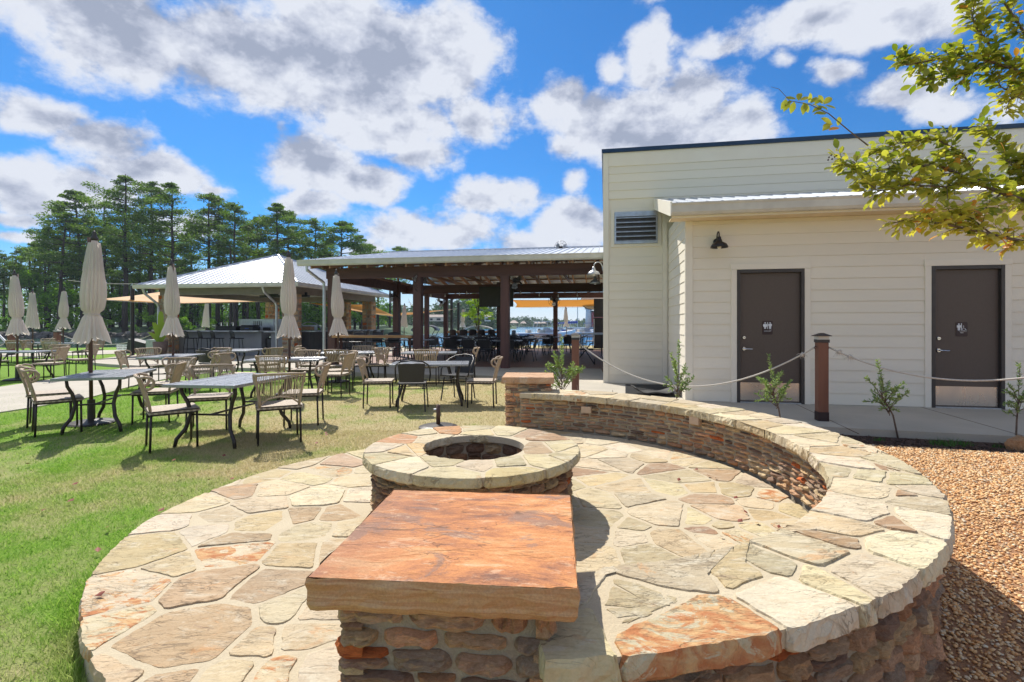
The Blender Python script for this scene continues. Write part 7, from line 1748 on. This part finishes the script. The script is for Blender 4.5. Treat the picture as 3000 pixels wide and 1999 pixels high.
def branch(pts, r0, r1, dens, tint, tw=.13, start=.12):
    pts = [Pd(*q) if not isinstance(q, Vector) else q for q in pts]
    obj('branch', MB().tube(pts, [r0 + (r1 - r0)*i/(len(pts)-1) for i in range(len(pts))], 6), 'limb_bark', myr, smooth=True)
    seg = [(pts[i+1] - pts[i]).length for i in range(len(pts) - 1)]; tot = sum(seg); n = int(tot*dens*.80)
    for k in range(n):
        s_ = start + (1 - start)*(k + lrr.random())/n; x = s_*tot; i = 0
        while i < len(seg) - 1 and x > seg[i]: x -= seg[i]; i += 1
        p = pts[i].lerp(pts[i+1], min(1, x/seg[i])); d = (pts[i+1] - pts[i]).normalized()
        q = Vector((lrr.gauss(0, 1), lrr.gauss(0, .8), lrr.gauss(.15, .9))); q = (q - d*q.dot(d)).normalized(); L = tw*lrr.uniform(.35, 1.25)*(1.2 - .55*s_); tip = p + (q*.8 + d*.75).normalized()*L
        twigs.tube([p, p.lerp(tip, .5) + Vector((0, 0, .008)), tip], [.0028, .0022, .0014], 4, False)
        m_ = max(3, int(L/.021))
        for j in range(m_ + 1):
            f = (j + .6)/(m_ + .6); c = p.lerp(tip, f); side = 1 if j % 2 else -1; ax = (tip - p).normalized(); up = Vector((lrr.uniform(-.5, .5), lrr.uniform(-.5, .5), 1)).normalized(); lat = ax.cross(up).normalized()*side
            ld = (ax*(.55 + (.9 if j == m_ else 0)) + lat*(.85 if j < m_ else .1) + Vector((0, 0, lrr.uniform(-.45, .25)))).normalized(); z = (up - ld*up.dot(ld)).normalized(); z = (z + ld.cross(z)*lrr.uniform(-.7, .7)).normalized(); xx = ld.cross(z)
            M = Matrix((xx, ld, z)).transposed().to_4x4(); sc = lrr.uniform(.75, 1.3); M = Matrix.Translation(c) @ M @ Matrix.Scale(sc, 4)
            t2 = tint + lrr.gauss(0, .22); 
            if lrr.random() < .03: t2 = 1
            idx = max(0, min(6, int(t2*7))) if t2 < 1.0 else (7 if lrr.random() < .25 else 6); cand.append((c.y, M, idx))
# coordinates below are 2353-wide picture positions with a depth
branch([trunk[3], (2440, 480, 3.75), (2353, 462, 3.65), (2240, 420, 3.6), (2160, 380, 3.58), (2060, 385, 3.55), (1975, 400, 3.5), (1930, 365, 3.5)], .022, .003, 62, .45)
branch([(2260, 428, 3.62), (2210, 350, 3.68), (2150, 320, 3.7), (2060, 330, 3.7), (2010, 350, 3.65)], .008, .003, 70, .42, .12)
branch([(2240, 420, 3.6), (2170, 430, 3.5), (2090, 425, 3.45), (2020, 440, 3.42), (1990, 420, 3.4)], .008, .002, 62, .55)
branch([(2300, 445, 3.62), (2260, 480, 3.55), (2230, 500, 3.5), (2200, 520, 3.5)], .007, .002, 40, .3)
branch([(2400, 480, 3.7), (2340, 400, 3.8), (2290, 330, 3.85), (2250, 290, 3.85)], .010, .003, 62, .35)
branch([(2420, 450, 3.7), (2353, 380, 3.75), (2310, 370, 3.7)], .008, .003, 60, .3)
branch([trunk[2], (2460, 600, 3.55), (2353, 556, 3.45), (2260, 535, 3.4), (2170, 515, 3.38), (2080, 505, 3.35), (2050, 515, 3.35)], .016, .002, 55, .86, .115)
branch([(2280, 540, 3.4), (2230, 500, 3.42), (2190, 490, 3.42), (2120, 500, 3.4)], .006, .002, 55, .9, .10)
branch([trunk[4], (2400, 190, 3.9), (2330, 160, 3.85), (2240, 130, 3.8), (2160, 135, 3.78), (2085, 150, 3.75), (2060, 140, 3.74)], .016, .003, 68, .32)
branch([(2330, 160, 3.85), (2280, 110, 3.85), (2240, 60, 3.85), (2230, 20, 3.85), (2215, -30, 3.85)], .010, .003, 60, .4)
branch([(2270, 140, 3.82), (2230, 170, 3.8), (2180, 175, 3.78), (2130, 185, 3.76)], .006, .002, 62, .2)
branch([trunk[4], (2370, 100, 3.9), (2330, 40, 3.9), (2290, -20, 3.9)], .015, .006, 60, .35)
branch([(2400, 190, 3.9), (2350, 215, 3.85), (2320, 230, 3.82), (2310, 260, 3.8)], .007, .002, 45, .75)
branch([(2353, 230, 3.9), (2300, 200, 3.9), (2270, 150, 3.9)], .007, .002, 45, .3)
# the bare sprig that reaches furthest left, with leaves only near its tip
def sprig(pts, leaves):
    q = [Pd(*p) for p in pts]; obj('twig', MB().tube(q, [.0048 - .0038*i/(len(q)-1) for i in range(len(q))], 5), 'limb_bark', myr, smooth=True)
    for (X, Y, dx, dy, t2) in leaves:
        c = Pd(X, Y, 3.5); ld = Vector((dx, lrr.uniform(-.3, .3), -dy)).normalized(); up = Vector((lrr.uniform(-.4, .4), -.75, .6)).normalized(); z = (up - ld*up.dot(ld)).normalized(); xx = ld.cross(z); M = Matrix.Translation(c) @ Matrix((xx, ld, z)).transposed().to_4x4() @ Matrix.Scale(lrr.uniform(1.0, 1.3), 4); cand.append((0, M, int(t2*7)))
sprig([(1995, 335, 3.5), (1950, 300, 3.5), (1905, 262, 3.5), (1860, 240, 3.5), (1815, 232, 3.5), (1790, 205, 3.5), (1772, 200, 3.5)],
      [(1820,232,-1,.5,.3),(1815,232,-.6,1,.4),(1825,233,-.2,1,.35),(1835,232,.2,-.9,.4),(1838,232,.9,-.4,.45),(1845,235,.4,.9,.5),(1850,236,-.3,1,.3),(1858,238,.1,-1,.5),(1862,238,.9,-.9,.4),(1866,240,1,.1,.95),(1872,240,.6,-.8,.4),(1878,243,.9,.3,.4),
       (1890,240,-.4,-1,.5),(1892,240,.9,-.8,.5),(1890,246,-.8,.3,.4),(1895,242,.8,.3,.5),(1915,285,-.9,.1,.7),(1912,286,-.6,-.5,.6),(1908,288,-.8,.5,.5),(1930,294,-.9,.1,1.0),(1925,290,.2,-.9,.5),(1900,262,-1,-.2,.3),(1830,228,-.9,-.3,.3),(1808,228,-.5,.9,.3)])
sprig([(1995, 398, 3.5), (1960, 372, 3.5), (1930, 365, 3.5), (1912, 366, 3.5)], [(1950,370,-.5,-.7,.8),(1945,370,-.7,.8,.85),(1955,375,.2,1,.8),(1965,372,.4,-.8,.7),(1940,368,-1,.1,.9),(1970,380,.2,1,.7)])
sc_ = MB()
for (X, Y) in ((1905, 362), (1910, 357), (1912, 366), (1903, 368), (1918, 361), (1922, 357)): sc_.lathe([(.001, -.007), (.007, 0), (.001, .008)], 6, tuple(Pd(X, Y, 3.5)))
obj('seed_cluster', sc_, 'bark', myr); obj('twigs', twigs, 'limb_bark', myr)
cand.sort(key=lambda e: e[0]); V = []; T = []; A = []
RN = (.05, .2, .35, .5, .62, .75, .85, .97)
for i, (_, M, idx) in enumerate(cand):
    me, lv, lf = LEAVES[idx]
    if i < 290: o = bpy.data.objects.new('leaf', me); COL.objects.link(o); o.parent = myr; o.matrix_local = M
    else:
        b = len(V); V += [tuple(M @ Vector(q)) for q in lv]; T += [tuple(b + k for k in f) for f in lf]; A += [RN[idx]]*len(lv)
me = bpy.data.meshes.new('leaf_mass'); me.from_pydata(V, [], T); a = me.attributes.new('rnd', 'FLOAT', 'POINT'); a.data.foreach_set('value', A); me.polygons.foreach_set('use_smooth', [True]*len(T)); o = link('leaf_mass', me, 'myrtle', myr); o['kind'] = 'stuff'
print('myrtle leaves', len(cand))

# ------------------------------------------------------------------ young olive-like shrubs in the beds
def sapling(X, Yb, d, Yt, spread, label, seed, n=16, lean=0, z0=.0, leafL=.040):
    p = Vector(((X - CX)/F*d, d, z0)); H = CAMZ - (Yt - HOR)/F*d - z0; rr = random.Random(seed); th = thing('sapling', label, 'shrub', tuple(p)); st_ = MB()
    top = Vector((lean, 0, H*.62)); st_.tube([(0, 0, -.05), (lean*.3, 0, H*.3), top], [.011, .009, .005], 6); V = []; T = []; A = []
    for i in range(n):
        f = rr.uniform(.5, 1.0); s0 = Vector((0, 0, 0)).lerp(top, min(1, f*.95)); a = rr.uniform(0, 6.28); L = spread*rr.uniform(.5, 1.05)
        e_ = s0 + Vector((math.cos(a)*L, math.sin(a)*L*.8, H*rr.uniform(-.02, .34)*(1.1 - (f - .42)*.4))); 
        if i == 0: e_ = Vector((lean*1.1, 0, H))
        mid = s0.lerp(e_, .5) + Vector((0, 0, .03)); st_.tube([s0, mid, e_], [.005, .0035, .0015], 5); m_ = int((e_ - s0).length/.0058)
        for j in range(m_):
            g = .28 + .72*(j + rr.random())/m_; c = s0.lerp(mid, g*2) if g < .5 else mid.lerp(e_, g*2 - 1); ax = (e_ - s0).normalized(); ld = (ax*.75 + Vector((rr.gauss(0, 1), rr.gauss(0, 1), rr.gauss(.1, .8))).normalized()*.9).normalized(); z = ld.cross(Vector((rr.gauss(0, 1), rr.gauss(0, 1), rr.gauss(0, 1)))).normalized(); l_ = leafL*rr.uniform(.7, 1.35); w = l_*.17; xx = ld.cross(z); b = len(V)
            V += [tuple(c), tuple(c + ld*l_*.5 + xx*w), tuple(c + ld*l_), tuple(c + ld*l_*.5 - xx*w)]; T.append((b, b+1, b+2, b+3)); A += [rr.random()]*4
    obj('stem', st_, 'limb_bark', th, smooth=True); me = bpy.data.meshes.new('foliage'); me.from_pydata(V, [], T); a = me.attributes.new('rnd', 'FLOAT', 'POINT'); a.data.foreach_set('value', A); link('foliage', me, 'olive_leaf', th); return th
sapling(1291, 905, 7.55, 775, .36, 'bushiest young shrub, behind the stone pillar and beside the rope post', 1, 30, .0, .0)
sapling(1553, 915, 7.15, 785, .24, 'young shrub with a green tie in front of the white wing corner', 2, 20, .04, .0)
sapling(1798, 958, 6.55, 818, .23, 'young shrub in front of the steel kick plate of the left door', 3, 24, -.16, .0)
sapling(2066, 990, 6.10, 828, .26, 'thin leaning young shrub between the middle post and the right door', 4, 22, -.24, .0)
sapling(2334, 990, 5.85, 838, .20, 'young shrub at the right frame edge below the rope', 5, 16, .04, .0)
# dry flower stalks behind the wall, green tufts and a stone in the mulch
rr = random.Random(8); th = thing('dry_grass_plant', 'sparse dry flower stalks poking up behind the wall near the stone pillar', 'plant', tuple(Vector(((1365 - CX)/F*7.6, 7.6, .0)))); m = MB()
for i in range(9):
    x = -.25 + .62*rr.random(); lx = rr.uniform(-.14, .14); h_ = rr.uniform(.22, .42); m.tube([(x, 0, 0), (x + lx*.5, 0, h_*.6), (x + lx, 0, h_)], [.003, .003, .002], 4); m.tube([(x + lx*.8, 0, h_*.85), (x + lx*1.15, 0, h_*1.15)], [.008, .003], 5)
obj('stalks', m, 'decking', th)
def tuft(X, d, n, w, h_, label, seed):
    rr = random.Random(seed); th = thing('grass_tuft', label, 'weed', ((X - CX)/F*d, d, .015)); V = []; T = []; A = []
    for i in range(n):
        a = rr.uniform(0, 6.28); r_ = w*math.sqrt(rr.random()); x, y = r_*math.cos(a), r_*.5*math.sin(a); lx, ly = rr.uniform(-1, 1)*h_*.9, rr.uniform(-1, 1)*h_*.6; b = len(V); V += [(x - .004, y, 0), (x + .004, y, 0), (x + lx, y + ly, h_*rr.uniform(.5, 1.1))]; T.append((b, b+1, b+2)); A += [rr.random()]*3
    me = bpy.data.meshes.new('blades'); me.from_pydata(V, [], T); a = me.attributes.new('rnd', 'FLOAT', 'POINT'); a.data.foreach_set('value', A); link('blades', me, 'weed', th)
tuft(2185, 5.75, 170, .24, .07, 'largest green weed tuft in the dark mulch below the right door', 1); tuft(2300, 5.62, 40, .10, .05, 'small weed tuft in the mulch near the edging rock', 2); tuft(2020, 5.95, 30, .08, .05, 'small weed tuft in the mulch left of the large one', 3)
o = bpy.data.objects.new('edging_rock', rp[2].copy()); COL.objects.link(o); o.data.materials.clear(); o.data.materials.append(MATS['ledge']); white_col(o.data); o.color = (.42, .27, .15, 1); o.location = ((2345 - CX)/F*5.55, 5.55, .07); o.scale = (.16, .13, .14); tag(o, 'brown edging rock at the right frame edge beside the walkway', 'rock')

# ------------------------------------------------------------------ mulch chips, pebbles, lawn blades, fallen leaves
def poly_pts(poly, n, rs):
    xs = [p[0] for p in poly]; ys = [p[1] for p in poly]; q = np.column_stack([rs.uniform(min(xs), max(xs), n), rs.uniform(min(ys), max(ys), n)]); ins = np.zeros(n, bool); k = len(poly)
    for i in range(k):
        x0, y0 = poly[i]; x1, y1 = poly[(i+1) % k]; c = ((y0 > q[:, 1]) != (y1 > q[:, 1])); xi = (x1 - x0)*(q[:, 1] - y0)/((y1 - y0) or 1e-9) + x0; ins ^= c & (q[:, 0] < xi)
    return q[ins]
phi = (1 + 5**.5)/2; IV = np.array([(-1,phi,0),(1,phi,0),(-1,-phi,0),(1,-phi,0),(0,-1,phi),(0,1,phi),(0,-1,-phi),(0,1,-phi),(phi,0,-1),(phi,0,1),(-phi,0,-1),(-phi,0,1)], float)/math.sqrt(1 + phi*phi)
IT = np.array([(0,11,5),(0,5,1),(0,1,7),(0,7,10),(0,10,11),(1,5,9),(5,11,4),(11,10,2),(10,7,6),(7,1,8),(3,9,4),(3,4,2),(3,2,6),(3,6,8),(3,8,9),(4,9,5),(2,4,11),(6,2,10),(8,6,7),(9,8,1)])
def scatter_ico(name, pts, z, size, mat, seed, flat=.6, elong=1.5):
    rs = np.random.RandomState(seed); n = len(pts); s_ = size*rs.uniform(.6, 1.45, n); ax = np.column_stack([s_*rs.uniform(1, elong, n), s_, s_*rs.uniform(flat*.8, flat*1.2, n)])
    v = IV[None]*ax[:, None]*(1 + rs.uniform(-.12, .12, (n, 12, 1))); t = rs.uniform(-.6, .6, n); c, s = np.cos(t)[:, None], np.sin(t)[:, None]; v = np.stack([v[..., 0]*c - v[..., 2]*s, v[..., 1], v[..., 0]*s + v[..., 2]*c], -1)
    t = rs.uniform(0, 6.28, n); c, s = np.cos(t)[:, None], np.sin(t)[:, None]; v = np.stack([v[..., 0]*c - v[..., 1]*s, v[..., 0]*s + v[..., 1]*c, v[..., 2]], -1)
    v[..., 0] += pts[:, 0:1]; v[..., 1] += pts[:, 1:2]; v[..., 2] += z + rs.uniform(-.3, .9, n)[:, None]*size*.8
    T = (IT[None] + np.arange(n)[:, None, None]*12).reshape(-1, 3); o = link(name, np_mesh(name, v.reshape(-1, 3), T, ('rnd', np.repeat(rs.random_sample(n), 12)), smooth=True), mat); o['kind'] = 'stuff'; return o
def outside_wall(q, pad=.0): return np.hypot(q[:, 0] - WC.x, q[:, 1] - WC.y) > 2.66 + pad
rs = np.random.RandomState(5)
q = poly_pts([(1.2, .9), (4.8, .9), (6.0, 3.2), (6.5, 4.9), (5.9, 5.22), (4.35, 5.69), (2.5, 6.2), (1.9, 5.0), (2.2, 3.4)], 95000, rs); q = q[outside_wall(q)]; q = q[(q[:, 0]/np.maximum(q[:, 1], .1) < 1.12)]
nearm = q[:, 1] < 3.6; scatter_ico('gravel', q[nearm], .012, .0070, 'pebble', 3, .62, 1.55); 
far_ = q[~nearm]; scatter_ico('gravel', far_[:40000], .012, .0088, 'pebble', 4, .55, 1.5)
q = poly_pts([(5.9, 5.2), (9, 4.4), (9, 2.5), (5, 3)], 9000, rs); scatter_ico('gravel', q, .012, .014, 'pebble', 6, .55, 1.5)
q = poly_pts([(1.2, 6.9), (2.6, 6.74), (4.35, 6.16), (5.9, 5.72), (8, 5.2), (8, 4.7), (5.9, 5.22), (4.35, 5.69), (2.9, 6.14)], 13000, rs); o = scatter_ico('mulch_chips', q, .014, .010, 'mulch', 9, .35, 4.0)
def blades(name, pts, h, w, seed, mat='grass_blade'):
    rs = np.random.RandomState(seed); n = len(pts); a = rs.uniform(0, 6.28, n); hh = h*rs.uniform(.45, 1.3, n); ln = rs.normal(0, .6, (n, 2))*hh[:, None]; b = np.column_stack([pts, np.full(n, .0)]); wv = np.column_stack([np.cos(a)*w, np.sin(a)*w, np.zeros(n)])
    tip = b + np.column_stack([ln, hh]); V = np.stack([b - wv, b + wv, tip], 1).reshape(-1, 3); T = np.arange(n*3).reshape(-1, 3); r_ = np.repeat(rs.random_sample(n), 3); o = link(name, np_mesh(name, V, T, ('rnd', r_)), mat); o['kind'] = 'stuff'; return o
def off_patio(q): return np.array([math.hypot(x - PC.x, y - PC.y) > patio_r(x, y) + .005 for x, y in q])
q = poly_pts([(-4.2, .9), (-1.2, .9), (-1.2, 6.6), (-4.6, 6.6)], 100000, rs); q = q[(q[:, 0] > -1.15*q[:, 1])]; q = q[off_patio(q)]; blades('grass', q[:62000], .026, .0022, 3)
q = poly_pts([(-8.5, 3.2), (-4.2, 3.2), (1.2, 6.0), (.45, 12.3), (-4.6, 13.2), (-10, 10)], 150000, rs); q = q[(q[:, 0] > -1.1*q[:, 1])]; q = q[off_patio(q)][:70000]; blades('grass', q, .026, .0045, 4)
e_ = []
for _ in range(5200):                                 # longer grass against the patio edge
    a = rng.uniform(R(118), R(262)); r_ = lerp_tab(tab, math.degrees(a)) + abs(rng.gauss(.0, .06)); e_.append((PC.x + r_*math.cos(a), PC.y + r_*math.sin(a)))
blades('edge_grass', np.array(e_), .06, .0028, 8)
lm_ = MB().add([(-.02, 0, .002), (0, .016, .008), (.024, .004, .012), (.012, -.014, .003), (0, 0, .006)], [(0, 4, 1), (1, 4, 2), (2, 4, 3), (3, 4, 0)]).mesh('fallen_leaf')
rr = random.Random(12)
for i, (X, Y) in enumerate(((1630, 1095), (1645, 1100), (1600, 1080), (1715, 1180), (1740, 1203), (1718, 1262), (1790, 1213), (1560, 1105), (1700, 1200), (1690, 1146), (1650, 1078), (310, 1305), (228, 1370), (1660, 1235))):
    p = P(X, Y, PZ + .006); o = link('fallen_leaf', lm_, 'dry_leaf', loc=tuple(p), rotz=rr.uniform(0, 6)); s_ = rr.uniform(.5, 1.0); o.scale = (s_, s_, s_*1.6); tag(o, 'small dry red brown leaf lying on the patio flagstones', 'leaf', 'dry leaves on the patio')
for i in range(26):
    X, Y = rr.uniform(60, 1050), rr.uniform(985, 1290); p = P(X, Y, .03)
    if math.hypot(p.x - PC.x, p.y - PC.y) < patio_r(p.x, p.y) + .1: continue
    o = link('fallen_leaf', lm_, 'dry_leaf', loc=tuple(p), rotz=rr.uniform(0, 6)); o.scale = (1.1, 1.1, 1.5); tag(o, 'small dry brown leaf lying in the lawn', 'leaf', 'dry leaves on the lawn')

# ------------------------------------------------------------------ air
HAZE = True
if HAZE:
    hz = obj('haze', MB().box(-700, 700, -130, 800, -4.0, 40), None) if False else None
    m = MB().box(-900, 900, -140, 900, -4.2, 42); me = m.mesh('haze'); hm = bpy.data.materials.new('haze'); hm.use_nodes = True; nn = hm.node_tree.nodes; nn.clear()
    pv = nn.new('ShaderNodeVolumePrincipled'); pv.inputs['Color'].default_value = (.72, .84, 1, 1); pv.inputs['Density'].default_value = .0003; pv.inputs['Anisotropy'].default_value = .3
    ou = nn.new('ShaderNodeOutputMaterial'); hm.node_tree.links.new(pv.outputs[0], ou.inputs['Volume']); me.materials.append(hm); o = bpy.data.objects.new('haze', me); COL.objects.link(o); o['kind'] = 'stuff'
